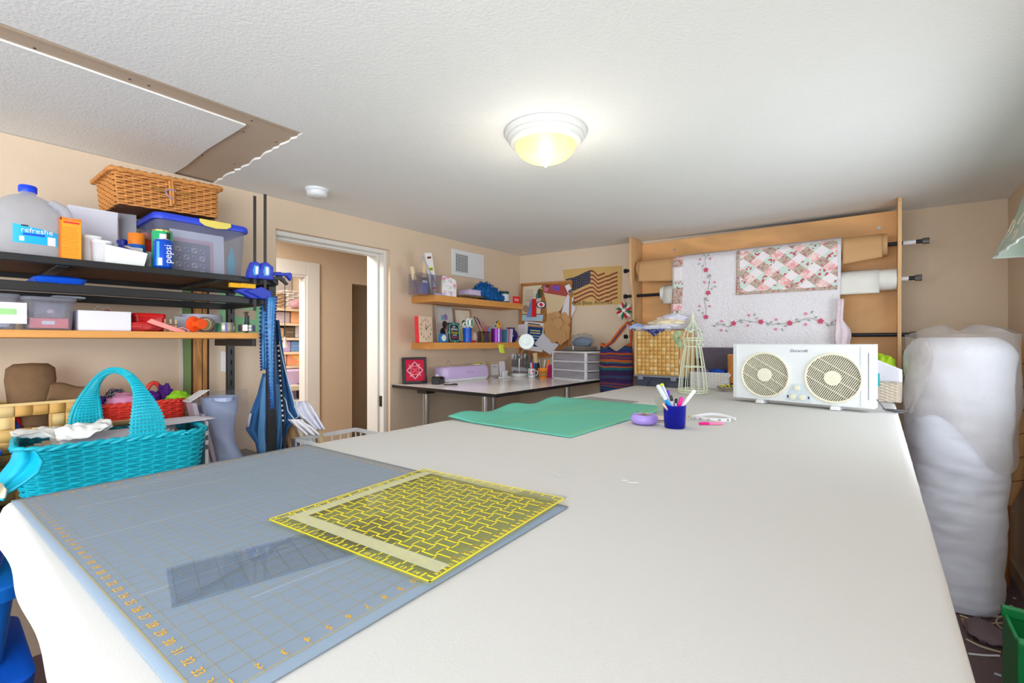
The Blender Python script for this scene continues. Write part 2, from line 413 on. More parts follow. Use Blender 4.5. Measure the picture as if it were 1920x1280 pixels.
area('fill_across_hall', (-5.0, 1.7, 2.38), (0, 0, 0), .6, .6, 20, (1, .96, .9))  # added fill light without a fixture, brightens the room across the hall
area('fill_hall', (-3.8, 1.2, 2.38), (0, 0, 0), .5, .5, 40, (1, .95, .88))  # second added fill, no fixture, lifts the hallway walls

# ================================================================== ceiling lamp, smoke alarm, vent
lp = T('ceiling_lamp', 'round white ceiling lamp with frosted amber glass bowl, switched on', 'ceiling light', (-1.085, 1.60, C))
MB().lathe([(.168, 0), (.17, -.012), (.163, -.022), (.158, -.024), (.156, -.034), (.148, -.04), (.146, -.048), (.132, -.056), (.125, -.056), (.12, -.02)], 48).obj('metal_rim', whitep, lp, smooth=30)
bowl = M('frosted_amber_glass', (255, 226, 160), .35, alpha=.75, emit=.28)
prof = [(.128, -.05)] + [(.128 * math.cos(a), -.05 - .075 * math.sin(a)) for a in [i * PI / 2 / 9 for i in range(1, 10)]]
prof[-1] = (.004, -.125)
MB().lathe(prof, 48).obj('glass_bowl', bowl, lp, smooth=True)
MB().lathe([(.0, -.145), (.006, -.143), (.008, -.138), (.005, -.133), (.012, -.13), (.022, -.126), (.022, -.122), (.0, -.12)], 20).obj('finial', whitep, lp, smooth=True)
bl = MB().ball((0, 0, -.075), (.03, .03, .042)).obj('light_bulb', M('glowing_bulb', (255, 244, 214), .5, emit=9), lp, smooth=True)
pl = bpy.data.lights.new('lamp_bulb', 'POINT'); pl.energy = 3.0; pl.color = (1, .93, .82); pl.shadow_soft_size = .09
po = bpy.data.objects.new('lamp_bulb', pl); COL.objects.link(po); po.parent = lp; po.location = (0, 0, -.30)
sa = T('smoke_alarm', 'small round white smoke alarm on the ceiling', 'smoke alarm', (-2.515, 1.385, C))
MB().lathe([(.062, 0), (.063, -.012), (.058, -.016)], 32).obj('base', white, sa, smooth=30)
MB().lathe([(.056, -.016), (.055, -.035), (.045, -.044), (.0, -.046)], 32).obj('cover', white, sa, smooth=50)
vy0, vy1 = yx(846, XL), yx(906, XL)
vt = T('wall_vent', 'white return air vent high on the wall above the upper shelf', 'vent', (XL, (vy0 + vy1) / 2, 1.93))
vw = vy1 - vy0; vh = .225
MB().box(0, .012, -vw / 2, vw / 2, 0, vh).obj('face_plate', white, vt, bevel=.004)
gy0, gy1 = -vw / 2 + .04, -vw / 2 + .19
MB().box(.012, .0135, gy0, gy1, .035, vh - .035).obj('grille_opening', M('vent_dark', (60, 60, 62), .8), vt)
for i in range(12):
    z = .04 + i * (vh - .08) / 11
    MB().box(.0135, .018, gy0, gy1, z - .002, z + .002).obj('louvre', white, vt)
b = MB()
for i in range(9): y = gy0 + (gy1 - gy0) * i / 8; b.box(.0135, .016, y - .001, y + .001, .035, vh - .035)
b.obj('grille_bars', white, vt)

# ================================================================== cutting table under a cream cloth
TX0, TX1, TY0, TY1 = -1.412, 0.078, 0.092, 3.50
clothm = M('cream_flannel_cloth', (208, 206, 203), .9, bump=.05, bs=500, var=.02, vs_=2.2)
ct = T('cutting_table', 'long tall cutting table covered with cream flannel cloth', 'table', ((TX0 + TX1) / 2, (TY0 + TY1) / 2, 0))
W2, L2 = (TX1 - TX0) / 2, (TY1 - TY0) / 2
R_ = .022; HEM = .085
def edge(e):
    if e <= 0: return 0, 0
    q = e / R_
    if q < PI / 2: return R_ * math.sin(q), R_ * (1 - math.cos(q))
    return R_, R_ + (e - R_ * PI / 2)
def prm(n, half):
    c = half - R_; ov = R_ * PI / 2 + HEM - R_
    a = [-c - ov * (1 - i / 9) for i in range(9)] + [-c + 2 * c * i / n for i in range(n + 1)] + [c + ov * (i + 1) / 9 for i in range(9)]
    return a, c
us, cx = prm(44, W2); vs2, cy = prm(96, L2)
def clothpt(u, v):
    eu, ev = abs(u) - cx, abs(v) - cy
    sx, dx = edge(eu); sy, dy = edge(ev)
    x = math.copysign(min(abs(u), cx) + sx, u); y = math.copysign(min(abs(v), cy) + sy, v)
    d = max(dx, dy)
    if eu > 0 and ev > 0:
        k = .012 * min(1, min(eu, ev) / R_); x -= math.copysign(k, u); y -= math.copysign(k, v)
    z = T0 - d
    yw = y + (TY0 + TY1) / 2; xw = x + (TX0 + TX1) / 2
    if u < 0 and eu > -.05:
        x += .006 * math.sin(yw * 5.3) + .004 * math.sin(yw * 13)
    if d > .03: x += .003 * math.sin(yw * 22) * (1 if eu > 0 else 0); y += .003 * math.sin(xw * 19) * (1 if ev > 0 else 0)
    z -= .0035 * math.exp(-((yw - 1.335 - .02 * math.sin(xw * 3)) / .012) ** 2)
    z += .0012 * noise.noise(Vector((xw * 3.1, yw * 2.7, 0)))
    return (x, y, z)
b = MB(); nu, nv = len(us), len(vs2)
b.add([clothpt(u, v) for v in vs2 for u in us], [(j * nu + i, j * nu + i + 1, (j + 1) * nu + i + 1, (j + 1) * nu + i) for j in range(nv - 1) for i in range(nu - 1)])
b.obj('cloth_cover', clothm, ct, smooth=True)
topm = M('table_board', (150, 128, 104), .6)
for (a0, a1) in ((-L2, -L2 / 3), (-L2 / 3, L2 / 3), (L2 / 3, L2)):
    MB().box(-W2 + .025, W2 - .025, max(a0, -L2 + .025) + .001, min(a1, L2 - .025) - .001, T0 - .05, T0 - .009).obj('table_top', topm, ct)
for yy in (-L2 + .15, -L2 / 3, L2 / 3, L2 - .15):
    for xx in (-W2 + .12, W2 - .12):
        MB().cyl((xx, yy, 0), (xx, yy, T0 - .05), .018, n=12).obj('leg', steel, ct, smooth=True)

# ================================================================== fabric rack on the far wall
rk = T('fabric_roll_rack', 'plywood wall rack with curved sides holding pipe rods', 'rack', (-.75, 3.74, 0))
ply = M('golden_plywood', (224, 170, 112), .5, var=.16, wave=((.4, 1, 1.3), 1.7, .9, 17))
plye = M('plywood_edge', (222, 178, 128), .55, var=.12, wave=((1, 1, .2), 8, .6, 12))
xl_, xr_ = -.85, .848
yb_ = .112                                     # board front, local
MB().box(xl_, xr_, yb_, yb_ + .015, 1.05, 2.20).obj('back_panel', ply, rk)
def side(x, w, poly): 
    return MB().slab([(x, y, z) for y, z in poly], (w, 0, 0)).obj('side_panel', plye, rk)
poly = [(yb_ + .015, 1.05), (yb_ + .015, 2.21), (.06, 2.222), (-.11, C - .003), (-.118, 2.20), (-.118, 2.0), (-.115, 1.93), (-.10, 1.85), (-.075, 1.78), (-.06, 1.70), (-.055, 1.55), (-.055, 1.05)]
side(xl_ - .018, .018, poly); side(xr_, .018, poly)
pipe = M('black_iron_pipe', (44, 46, 50), .4, metal=.5)
cap = M('grey_pipe_cap', (110, 106, 102), .5, metal=.6)
for z, xe in ((1.968, xy(1742, 3.74)), (1.748, xy(1728, 3.74)), (1.402, xy(1718, 3.74))):
    r = MB().cyl((-.95, 0, z), (xe + .75, 0, z), .0125, n=16).obj('rod', pipe, rk, smooth=True)
    MB().cyl((xe + .72, 0, z), (xe + .752, 0, z), .019, n=8).obj('pipe_cap', cap, r)
    MB().cyl((-.965, 0, z), (-.945, 0, z), .019, n=8).obj('pipe_cap', pipe, r)
    if z > 1.5: MB().cyl((xe + .63, 0, z), (xe + .69, 0, z), .0128, n=16).obj('sticker', paper, r)
for px, py in ((1648, 427), (1265, 468)):
    p = aty(px, py, 3.74 + yb_); MB().cyl((p.x + .75, yb_ - .004, p.z), (p.x + .75, yb_, p.z), .011, n=12).obj('screw', chrome, rk)
# rolls on the rods
kraft = M('kraft_paper', (206, 160, 112), .65, var=.06, vs_=5)
kr = T('kraft_paper_roll', 'brown kraft paper roll on the highest rod with a loose flap', 'paper roll', (-.75, 3.74, 1.968))
MB().cyl((-.83, 0, 0), (.80, 0, 0), .068, n=32).obj('roll', kraft, kr, smooth=30)
def flap(x0, x1, skew):
    def fn(u, v):
        a = -.1 + v * 1.7
        x = x0 + (x1 - x0) * u
        if v < .5: t = v / .5; y, z = -.070 * math.sin(t * PI / 2), .070 * math.cos(t * PI / 2)
        else: t = (v - .5) / .5; y, z = -.070 - .006 * math.sin(t * 3), -t * (.11 + skew * u) 
        return (x, y - .003, z)
    return MB().grid(fn, 16, 16).obj('flap', kraft, kr, smooth=True, solid=.0012)
flap(.575, .775, -.025); flap(-.81, -.50, .02)
wm = M('off_white_interfacing', (236, 233, 226), .8, bump=.1)
wr = T('white_interfacing_roll', 'off-white interfacing roll on the middle rod', 'fabric roll', (-.75, 3.74, 1.748))
MB().cyl((-.63, 0, 0), (.845, 0, 0), .066, n=32).obj('roll', wm, wr, smooth=30)
def fl2(u, v):
    x = -.6 + 1.36 * u
    t = v
    if t < .5: q = t / .5; return (x, -.069 * math.sin(q * PI / 2), .069 * math.cos(q * PI / 2))
    q = (t - .5) / .5; return (x, -.069 - .003 * math.sin(q * 3), -q * .085)
MB().grid(fl2, 20, 12).obj('loose_end', wm, wr, smooth=True, solid=.0015)
# ================================================================== tall black desk with hutch shelves by the left wall
SX0, SX1 = -2.76, -2.25          # rear and front of the unit
SY0, SY1 = -.95, 1.045
ZT, ZW, ZD = 1.655, 1.40, .765   # top shelf, wooden shelf, desk board
sh = T('shelving_desk', 'black steel desk with hutch shelves and one wooden shelf', 'shelving unit', ((SX0 + SX1) / 2, (SY0 + SY1) / 2, 0))
ox, oy = sh.location.x, sh.location.y
def sbox(name, mat, x0, x1, y0, y1, z0, z1, bevel=.003):
    return MB().box(x0 - ox, x1 - ox, y0 - oy, y1 - oy, z0, z1).obj(name, mat, sh, bevel=bevel)
brownu = M('brown_board_underside', (120, 78, 48), .6, var=.25, wave=((3, .4, 1), 5, 1, 10))
oak = M('honey_wood', (226, 158, 84), .5, var=.1, wave=((5, .5, 5), 5, .6, 9))
sbox('rim', black, SX1 - .018, SX1, SY0, SY1, ZT - .026, ZT)
sbox('top_board', black, SX0, SX1 - .018, SY0, SY1, ZT - .006, ZT)
sbox('board_underside', brownu, SX0 + .02, SX1 - .02, SY0 + .02, SY1 - .02, ZT - .016, ZT - .0065)
for y in (-.45, .30, .80): sbox('crossbar', black, SX0 + .02, SX1 - .02, y - .017, y + .017, ZT - .032, ZT - .0165)
sbox('rear_rail', black, SX0, SX0 + .02, SY0, SY1, ZT - .036, ZT - .007)
sbox('side_rail', black, SX0 + .02, SX1 - .018, SY1 - .018, SY1, ZT - .03, ZT - .006)
for x0 in (SX0, SX1 - .02): sbox('lower_rail', black, x0, x0 + .02, SY0, SY1 - .03, 1.531, 1.564)
sbox('lower_rail', black, SX0 + .02, SX1 - .02, SY1 - .05, SY1 - .03, 1.531, 1.564)
sbox('wooden_shelf', oak, SX0, SX1 - .01, SY0, .958, ZW - .027, ZW)
sbox('bracket', black, SX0 + .02, SX1 - .03, .94, .957, ZW - .062, ZW - .028)
for x in (SX0, SX1 - .036):
    for y in (SY0, SY1 - .045):
        p = sbox('post', black, x, x + .034, y, y + .034, 0, ZT - .033)
        if x == SX0 and y > 0:
            for k in range(14):
                z = .85 + k * .055
                MB().box(x + .034 - ox, x + .0345 - ox, y + .013 - oy, y + .02 - oy, z, z + .026).obj('slot', M('slot_shadow_black', (8, 8, 10), .9), p)
sbox('desk_board', M('glossy_black_board', (28, 28, 32), .12), SX0, SX1 + .03, SY0, SY1 + .06, ZD - .028, ZD)

def shelfthing(name, label, cat, x, px0, px1, z): 
    y0, y1 = yx(px0, x), yx(px1, x)
    return T(name, label, cat, (x, (y0 + y1) / 2, z)), abs(y1 - y0)
def hz(px, py, x): return atx(px, py, x).z
# ---- top shelf
jm = G('cloudy_jug_plastic', (225, 228, 236), .1, .25, milky=.5, mcol=(240, 242, 248))
jx = -2.42
j = T('water_jug', 'cloudy plastic gallon water jug with bright blue cap and label', 'jug', (jx, yx(52, jx), ZT + .001))
prof = [(.085, 0), (.1, .006), (.104, .02), (.104, .12), (.1, .15), (.088, .19), (.066, .22), (.04, .238), (.022, .246), (.021, .262)]
MB().lathe([(r, z * .95) for r, z in prof], 36, p=2.9).obj('body', jm, j, smooth=50)
MB().lathe([(.024, .243), (.025, .248), (.025, .264), (.022, .268), (0, .268)], 24).obj('cap', M('bright_blue_plastic', (18, 66, 226), .4), j, smooth=40)
b = MB(); b.tube([(.05, .055, .205), (.07, .085, .185), (.085, .098, .15), (.082, .092, .115), (.07, .08, .10)], [.017, .018, .017, .015, .012], 10)
b.obj('handle', jm, j, smooth=True)
# label patch wraps the camera-facing side
def jugat(ang, z, off=.0012):
    c, q = math.cos(ang), math.sin(ang); g = (abs(c) ** 2.9 + abs(q) ** 2.9) ** (-1 / 2.9)
    r = .104 + off; return Vector((r * c * g, r * q * g, z))
def jlabel(name, a0, a1, z0, z1, mat, off, cut=0):
    def fn(u, v): 
        zt = z1 - cut * u; return jugat(a0 + (a1 - a0) * u, z0 + (zt - z0) * v, off)
    return MB().grid(fn, 14, 2).obj(name, mat, j, smooth=True)
lab = jlabel('label', -.42, .60, .045, .11, M('sky_blue_print', (24, 178, 240), .4), .0015, .018)
jlabel('label_panel', .36, .55, .045, .075, paper, .0024)
jlabel('label_mark', -.28, -.17, .052, .068, paper, .0024)
jlabel('label_band', -.2, .3, .073, .080, M('royal_blue_print', (24, 76, 205), .4), .0024)
jlabel('label_band', -.24, -.08, .103, .108, M('dark_print', (40, 44, 60), .5), .0024)
p = jugat(.12, .09, .004); text('refreshe', .024, paper, j, p, (PI / 2, 0, PI / 2 + .05), ext=.0006)
ob, wd = shelfthing('orange_box', 'bright orange cardboard box of powder beside the water jug', 'box', -2.32, 113, 153, ZT + .001)
org = M('orange_card', (250, 162, 36), .5); orgd = M('deep_orange_card', (244, 124, 20), .5)
MB().box(-.055, 0, -wd / 2, wd / 2, 0, .155).obj('carton', org, ob, bevel=.002)
MB().box(-.055, .0006, -wd / 2 - .0004, -wd / 2 + .003, 0, .156).box(-.0545, .0006, -wd / 2, wd / 2, .146, .1555).obj('carton_edge', orgd, ob)
MB().box(.0003, .001, -wd / 2 + .008, wd / 2 - .006, .136, .142).obj('red_strip', M('red_print', (226, 40, 50), .5), ob)
b = MB()
for k in range(13): b.box(.0003, .0008, -wd / 2 + .006, wd / 2 - .005 - random.uniform(0, .01), .022 + k * .008, .0238 + k * .008)
b.obj('printed_lines', orgd, ob)
def plainbox(name, label, cat, x, px0, px1, top, depth, mat, z=ZT + .001, lid=None):
    y0, y1 = yx(px0, x), yx(px1, x); h = hz((px0 + px1) / 2, top, x) - z
    o = T(name, label, cat, (x - depth / 2, (y0 + y1) / 2, z)); w_ = (y1 - y0) / 2
    MB().box(-depth / 2, depth / 2, -w_, w_, 0, h - .0015).obj('carton', mat, o, bevel=.0015)
    MB().box(-depth / 2 - .0008, depth / 2 + .0008, -w_ - .0008, w_ + .0008, h - (lid or .012), h).obj('lid', mat, o, bevel=.001)
    return o
lil = M('pale_lilac_card', (226, 224, 236), .6, var=.02); greyc = M('light_grey_card', (196, 194, 198), .6)
plainbox('white_carton', 'tall plain white carton behind the orange box', 'box', -2.56, 129, 221, 391, .10, lil)
plainbox('grey_carton', 'light grey carton propping up the wicker hamper', 'box', -2.66, 223, 256, 391, .11, greyc)
o, wd = shelfthing('frosted_canister', 'frosted white plastic canister next to the orange box', 'canister', -2.40, 158, 181, ZT + .001)
MB().lathe([(.0, 0), (.026, 0), (.03, .004), (.032, .1), (.03, .106), (0, .106)], 24, p=4).obj('body', M('frosted_white_plastic', (228, 226, 232), .5, alpha=.85), o, smooth=40)
MB().lathe([(.033, .1), (.033, .112), (0, .113)], 24, p=4).obj('lid', white, o, smooth=40)
o, wd = shelfthing('frosted_tub', 'frosted white tub partly behind the open white box', 'canister', -2.36, 181, 200, ZT + .001)
MB().lathe([(0, 0), (.028, 0), (.032, .085), (.03, .088), (0, .088)], 24, p=4).obj('body', M('frosted_white_plastic'), o, smooth=40)
MB().lathe([(.033, .082), (.033, .092), (0, .093)], 24, p=4).obj('lid', white, o, smooth=40)
o, wd = shelfthing('open_snack_box', 'small open white box holding blue candy wrappers', 'box', -2.29, 197, 277, ZT + .001)
h0 = .072; h1 = .056; w_ = wd / 2
cm = M('white_card', (234, 234, 230), .55, var=.02)
MB().slab([(0, -w_, 0), (0, w_ - .012, 0), (0, w_, h1), (0, -w_, h0)], (-.002, 0, 0)).obj('front_panel', cm, o)
MB().box(-.07, -.068, -w_, w_, .0, h0 + .012).box(-.068, -.002, -w_, -w_ + .002, 0, h0 + .008).box(-.068, -.002, w_ - .014, w_ - .012, 0, h1).box(-.068, -.002, -w_, w_ - .014, 0, .002).obj('tray', cm, o)
MB().slab([(-.01, w_ - .05, h1 + .004), (-.01, w_, h1 - .002), (-.06, w_ - .02, h1 + .022), (-.06, w_ - .06, h1 + .03)], (0, 0, .0015)).obj('open_flap', cm, o)
bw = M('blue_foil_wrapper', (30, 56, 150), .3); bn = M('brown_wrapper', (120, 84, 66), .5)
for i, (yy, zz, rx) in enumerate(((-.03, .066, .5), (.004, .062, -.3), (-.012, .075, .9))):
    q = T('candy_wrapper', ['navy blue candy wrapper lying in the open box', 'second blue candy wrapper poking out of the open box', 'brown and blue candy bar sticking up from the open box'][i], 'wrapper', (o.location.x - .03, o.location.y + yy, ZT + zz), rot=(rx, .3 * i, .5 + i))
    MB().grid(lambda u, v: (.05 * (u - .5), .028 * (v - .5), .003 * math.sin(u * 9) + .003 * math.cos(v * 6)), 10, 6).obj('foil', bw, q, smooth=True, solid=.003)
    MB().box(-.012, .014, -.0145, .0145, .0045, .0058).obj('band', bn if i != 1 else bw, q)
def can(name, label, x, px, r, h, z, mats, cat='can'):
    o = T(name, label, cat, (x, yx(px, x), z))
    z0 = 0
    for nm, mt, prof in mats: MB().lathe(prof, 28).obj(nm, mt, o, smooth=40)
    return o
pb = M('cola_blue', (22, 84, 205), .25, metal=.3, var=.15, vs_=20)
o = can('cola_can', 'blue cola can with white sideways lettering', -2.285, 306, .033, .122, ZT + .001, [
    ('body', pb, [(.0, 0), (.026, 0), (.033, .008), (.033, .108), (.028, .116)]), ('top_rim', chrome, [(.0275, .114), (.0275, .118), (.025, .119), (.025, .116), (0, .116)])])
def arc(o, name, mat, r, a0, a1, z0, z1, n=8): 
    return MB().grid(lambda u, v: (r * math.cos(a0 + (a1 - a0) * u), r * math.sin(a0 + (a1 - a0) * u), z0 + (z1 - z0) * v), n, 1).obj(name, mat, o, smooth=True)
text('pepsi', .036, paper, o, (.0338, .008, .058), Matrix(((0, 0, 1), (0, -1, 0), (1, 0, 0))).to_euler(), ext=.0005)
arc(o, 'white_print', paper, .0335, -.75, -.35, .01, .04)
arc(o, 'light_band', M('light_cola_blue', (70, 160, 235), .3), .0334, -.95, -.62, .0085, .106)
o = can('green_can', 'green printed steel can behind the blue cola can', -2.36, 304, .036, .17, ZT + .001, [
    ('body', M('emerald_print', (40, 176, 116), .35, var=.12, vs_=30), [(0, 0), (.034, 0), (.036, .004), (.036, .158), (.033, .165)]), ('lid', M('gold_rim', (200, 176, 90), .35, metal=.7), [(.034, .163), (.035, .168), (0, .168)])])
arc(o, 'picture_print', M('white_flower_print', (226, 226, 220), .5, var=.2), .0365, -.5, .45, .115, .15)
arc(o, 'dark_print', M('dark_brown_print', (60, 44, 36), .5), .0368, .15, .6, .13, .158)
o = can('spray_can', 'blue aerosol can with orange cap behind the white box', -2.40, 256, .03, .15, ZT + .001, [
    ('body', M('spray_blue', (30, 92, 180), .3, var=.3, vs_=40), [(0, 0), (.029, 0), (.03, .004), (.03, .098), (.027, .104)]), ('cap', M('orange_cap', (240, 128, 24), .4), [(.028, .1), (.0285, .145), (.027, .148), (0, .148)])])
o = can('red_bottle', 'slim red and white spray bottle between the cans', -2.46, 273, .02, .16, ZT + .001, [
    ('body', white, [(0, 0), (.02, 0), (.021, .08), (.019, .09)]), ('red_band', M('red_plastic', (220, 40, 30), .4), [(.0195, .088), (.0195, .135), (.018, .14)]), ('clear_cap', M('smoky_red_cap', (170, 110, 110), .3), [(.022, .138), (.022, .158), (.016, .168), (0, .17)])], 'bottle')
o = can('blue_capped_bottle', 'grey bottle with dark blue cap behind the spray can', -2.5, 231, .018, .15, ZT + .001, [
    ('body', greyc, [(0, 0), (.02, 0), (.02, .09), (.014, .1)]), ('cap', M('dark_blue_cap', (24, 40, 160), .4), [(.017, .1), (.018, .128), (.012, .134), (0, .134)])], 'bottle')
# storage tote with blue lid
ty0, ty1 = yx(290, -2.42), yx(466, -2.42)
o = T('storage_tote', 'clear plastic storage tote with blue lid and yellow latch', 'storage tote', (-2.575, (ty0 + ty1) / 2, ZT + .001)); tw = (ty1 - ty0)
clear = G('clear_bin_plastic', (236, 238, 244), .08, .15, milky=.15, mcol=(250, 250, 255))
ol = rrect(.30, tw * .96, .03)
loft(ol, [(.001, .93, .93), (.235, .995, .995), (.24, 1.0, 1.0)]).obj('tub', clear, o, smooth=40, solid=.0015)
lidm = M('cobalt_blue_lid', (48, 74, 214), .4)
q = rrect(.325, tw * 1.03, .04)
lb = loft(q, [(.234, 1.0, 1.0), (.242, 1.01, 1.01), (.256, 1.0, 1.0), (.262, .97, .975)]); lb.f.append(tuple(3 * lb.n + k for k in range(lb.n)))
lb.obj('lid', lidm, o, smooth=40)
MB().slab([(.163, -.025, .262), (.163, .105, .262), (.166, .105, .245), (.168, .085, .232), (.168, .04, .226), (.168, -.005, .232), (.166, -.025, .245)], (.005, 0, 0)).obj('latch', M('pale_yellow_latch', (240, 220, 110), .4), o, bevel=.002)
# things seen inside the tote
pk = T('quilt_pattern_sheet', 'quilt pattern sheet with grid of blocks inside the clear tote', 'pattern sheet', (-2.445, (ty0 + ty1) / 2 - .04, ZT + .006), rot=(0, -.06, 0))
MB().box(-.002, .001, -.085, .13, 0, .20).obj('sheet', paper, pk)
MB().box(.0012, .0018, -.08, .085, .0, .165).obj('pink_border', M('faded_pink_print', (226, 186, 198), .7), pk)
MB().box(.0019, .0024, -.075, .07, .0, .148).obj('grey_border', M('grey_print', (150, 146, 160), .7), pk)
for r_ in range(4):
    for c_ in range(4):
        y = -.055 + c_ * .031; z = .012 + r_ * .034
        bb = MB().box(.0025, .003, y - .011, y + .011, z - .011, z + .011).obj('printed_block', M('pale_block', (214, 204, 214), .7) if (r_ + c_) % 2 else M('blue_grey_block', (172, 172, 196), .7), pk)
        MB().slab([(.0031, y - .008, z - .006), (.0031, y + .006, z + .008), (.0031, y + .008, z + .005), (.0031, y - .005, z - .008)], (.0003, 0, 0)).obj('mark', M('ink_print', (84, 82, 110), .7), bb)
pk2 = T('folded_papers', 'stack of white papers inside the clear tote', 'papers', (-2.585, (ty0 + ty1) / 2 - .02, ZT + .006))
for k in range(3): MB().box(-.09 + .004 * k, .09 - .003 * k, -.10 + .006 * k, .115, .06 * k, .06 * k + .057).obj('sheets', paper if k % 2 else lil, pk2)
pk3 = T('teal_card', 'teal printed card standing in the clear tote', 'card', (-2.46, (ty0 + ty1) / 2 + .125, ZT + .008))
MB().slab([(0, -.012, 0), (0, .012, .02), (0, .016, .09), (0, .002, .16), (0, -.014, .1)], (-.002, 0, 0)).obj('card', M('teal_print', (90, 190, 210), .6), pk3)
# wicker hamper on top
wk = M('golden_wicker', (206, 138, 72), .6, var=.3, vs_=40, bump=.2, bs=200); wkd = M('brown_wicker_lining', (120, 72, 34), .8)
hb = T('wicker_hamper', 'flat golden wicker hamper with lid resting on the tote and carton', 'basket', (-2.60, .672, 1.938), rot=(.05, 0, .02))
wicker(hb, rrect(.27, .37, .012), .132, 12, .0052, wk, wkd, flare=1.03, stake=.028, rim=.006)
lid = MB()
for k in range(15): 
    yy = -.195 + k * .39 / 14
    lid.tube([(-.143 + i * .286 / 30, yy, .142 + .004 * math.cos(PI * i / 2 + (PI if k % 2 else 0))) for i in range(31)], .0135, 6)
lido = lid.obj('lid', wk, hb, smooth=60)
q, _ = resample(rrect(.305, .415, .015), 160); ring = [(p.x, p.y, .139 + .002 * math.sin(i * 1.2)) for i, p in enumerate(q)]
MB().tube(ring, .0085, 8, closed=True).obj('lid_rim', wk, lido, smooth=True)
b = MB(); b.tube([(.15, -.004, .13), (.153, -.004, .08), (.151, -.004, .02)], .006, 6); b.tube([(.15, .006, .135), (.154, .006, .08), (.151, .006, .03)], .005, 6)
b.obj('toggle', wk, hb, smooth=True)
b = MB(); b.tube([(.157, .02 * math.cos(t) * (1 if t < PI else .7) - .005, .085 + .012 * math.sin(t) - .004 * t) for t in [i * .35 for i in range(17)]], .0028, 6)
b.obj('twisted_tie', M('lavender_wire', (150, 140, 180), .4), hb, smooth=True)
b = MB()
for s_ in (-1, 1):
    for k in range(5): b.tube([(.155, .012 * s_, .085), (.158, s_ * (.04 + .008 * k), .083 + .004 * (k - 2)), (.156, s_ * (.06 + .006 * k), .08 + .008 * (k - 2) - s_ * .012)], .0013, 4)
b.obj('raffia_ends', M('dry_raffia', (176, 128, 66), .8), hb, smooth=True)
# bar clamps gripping the top shelf
cb = M('clamp_blue', (36, 58, 176), .4); cy = M('clamp_yellow', (226, 168, 20), .45)
def clamp(label, px, x, jaw):
    y = yx(px, x); ztop = hz(px, 364, x)
    o = T('bar_clamp', label, 'clamp', (x, y, 1.50), group='bar clamps on the black shelf')
    MB().box(-.002, .002, -.006, .006, 0, ztop - 1.50).obj('bar', M('dark_bar_steel', (66, 62, 60), .45, metal=.6), o)
    b = MB().slab([(-.02, -.035, .145), (-.02, .03, .145), (-.02, .03, .205), (-.02, .0, .225), (-.02, -.016, .22), (-.02, -.03, .18)], (.04, 0, 0))
    b.obj('head', cb, o, bevel=.004)
    h = MB().slab([(-.012, .03, .178), (-.012, .115, .19), (-.012, .122, .178), (-.012, .115, .15), (-.012, .095, .172), (-.012, .03, .168)], (.024, 0, 0)); h.obj('grip', cb, o, bevel=.003)
    MB().slab([(-.009, .02, .16), (-.009, .075, .168), (-.009, .105, .135), (-.009, .098, .128), (-.009, .065, .152), (-.009, .02, .145)], (.018, 0, 0)).obj('trigger', dark, o, bevel=.002)
    l = MB().slab([(.0205, -.014, .160), (.0205, .008, .160), (.0205, .014, .18), (.0205, .008, .205), (.0205, -.01, .205), (.0205, -.018, .18)], (.0015, 0, 0)).obj('badge', M('badge_blue', (70, 150, 220), .4), o)
    MB().box(.022, .0226, -.006, .006, .166, .2).obj('badge_print', paper, l)
    MB().slab([(-.016, -.09, .085), (-.016, -.02, .11), (-.016, .02, .09), (-.016, .03, .055), (-.016, -.02, .055), (-.016, -.05, .07)], (.032, 0, 0)).obj('lower_jaw', cb, o, bevel=.003)
    MB().box(-.012, .012, -.105, -.045, .098, .118).obj('jaw_pad', cy, o, bevel=.002)
    return o
clamp('blue bar clamp, the nearer to the doorway of the two', 497, -2.215, 1)
clamp('blue bar clamp next to the clear tote', 485, -2.19, 1).location.x -= .04
# ================================================================== things on the wooden shelf
ZS = ZW + .001
def bin_(label, px0, px1, top, x, depth, extras):
    y0, y1 = yx(px0, x), yx(px1, x); h = hz((px0 + px1) / 2, top, x) - ZS; w_ = y1 - y0
    o = T('clear_bin', label, 'storage bin', (x - depth / 2, (y0 + y1) / 2, ZS), group='clear bins on the wooden shelf')
    cl = M('cloudy_bin', None) if False else clear
    loft(rrect(depth, w_, .02), [(.001, .9, .88), (h - .018, .97, .96), (h - .016, 1, 1), (h - .01, 1, 1)]).obj('tub', cl, o, smooth=40, solid=.0015)
    l = loft(rrect(depth * 1.04, w_ * 1.06, .025), [(h - .012, 1, 1), (h - .002, 1, 1), (h, .95, .95)]); l.f.append(tuple(2 * l.n + k for k in range(l.n)))
    l.obj('lid', G('cloudy_lid_plastic', (228, 230, 236), .1, .2, milky=.4, mcol=(226, 228, 236)), o, smooth=40)
    return o, w_, h
o, wd, h = bin_('clear bin of white sewing patterns at the shelf end, green sticker', -60, 36, 548, -2.30, .22, 0)
MB().box(.1085, .1095, .0, .075, .02, h - .03).obj('paper_insert', paper, o); MB().box(.1105, .111, .004, .05, .05, .07).obj('green_sticker', M('pale_green_sticker', (160, 214, 140), .6), o)
sk = T('white_fabric_pack', 'pack of white fabric inside the green-stickered clear bin', 'fabric', (o.location.x - .005, o.location.y, ZS + .006))
MB().box(-.08, .08, -wd * .36, wd * .36, 0, h * .6).obj('folded_cloth', lil, sk, bevel=.01)
o, wd, h = bin_('clear bin with pink card and fabric inside', 42, 143, 556, -2.30, .22, 0)
pinkc = M('salmon_pink_card', (244, 130, 130), .6)
sk = T('pink_card_pack', 'salmon pink card pack inside a clear bin', 'card pack', (o.location.x + .03, o.location.y, ZS + .006))
MB().box(-.08, .063, -wd * .36, wd * .37, 0, .036).obj('pack', pinkc, sk, bevel=.002)
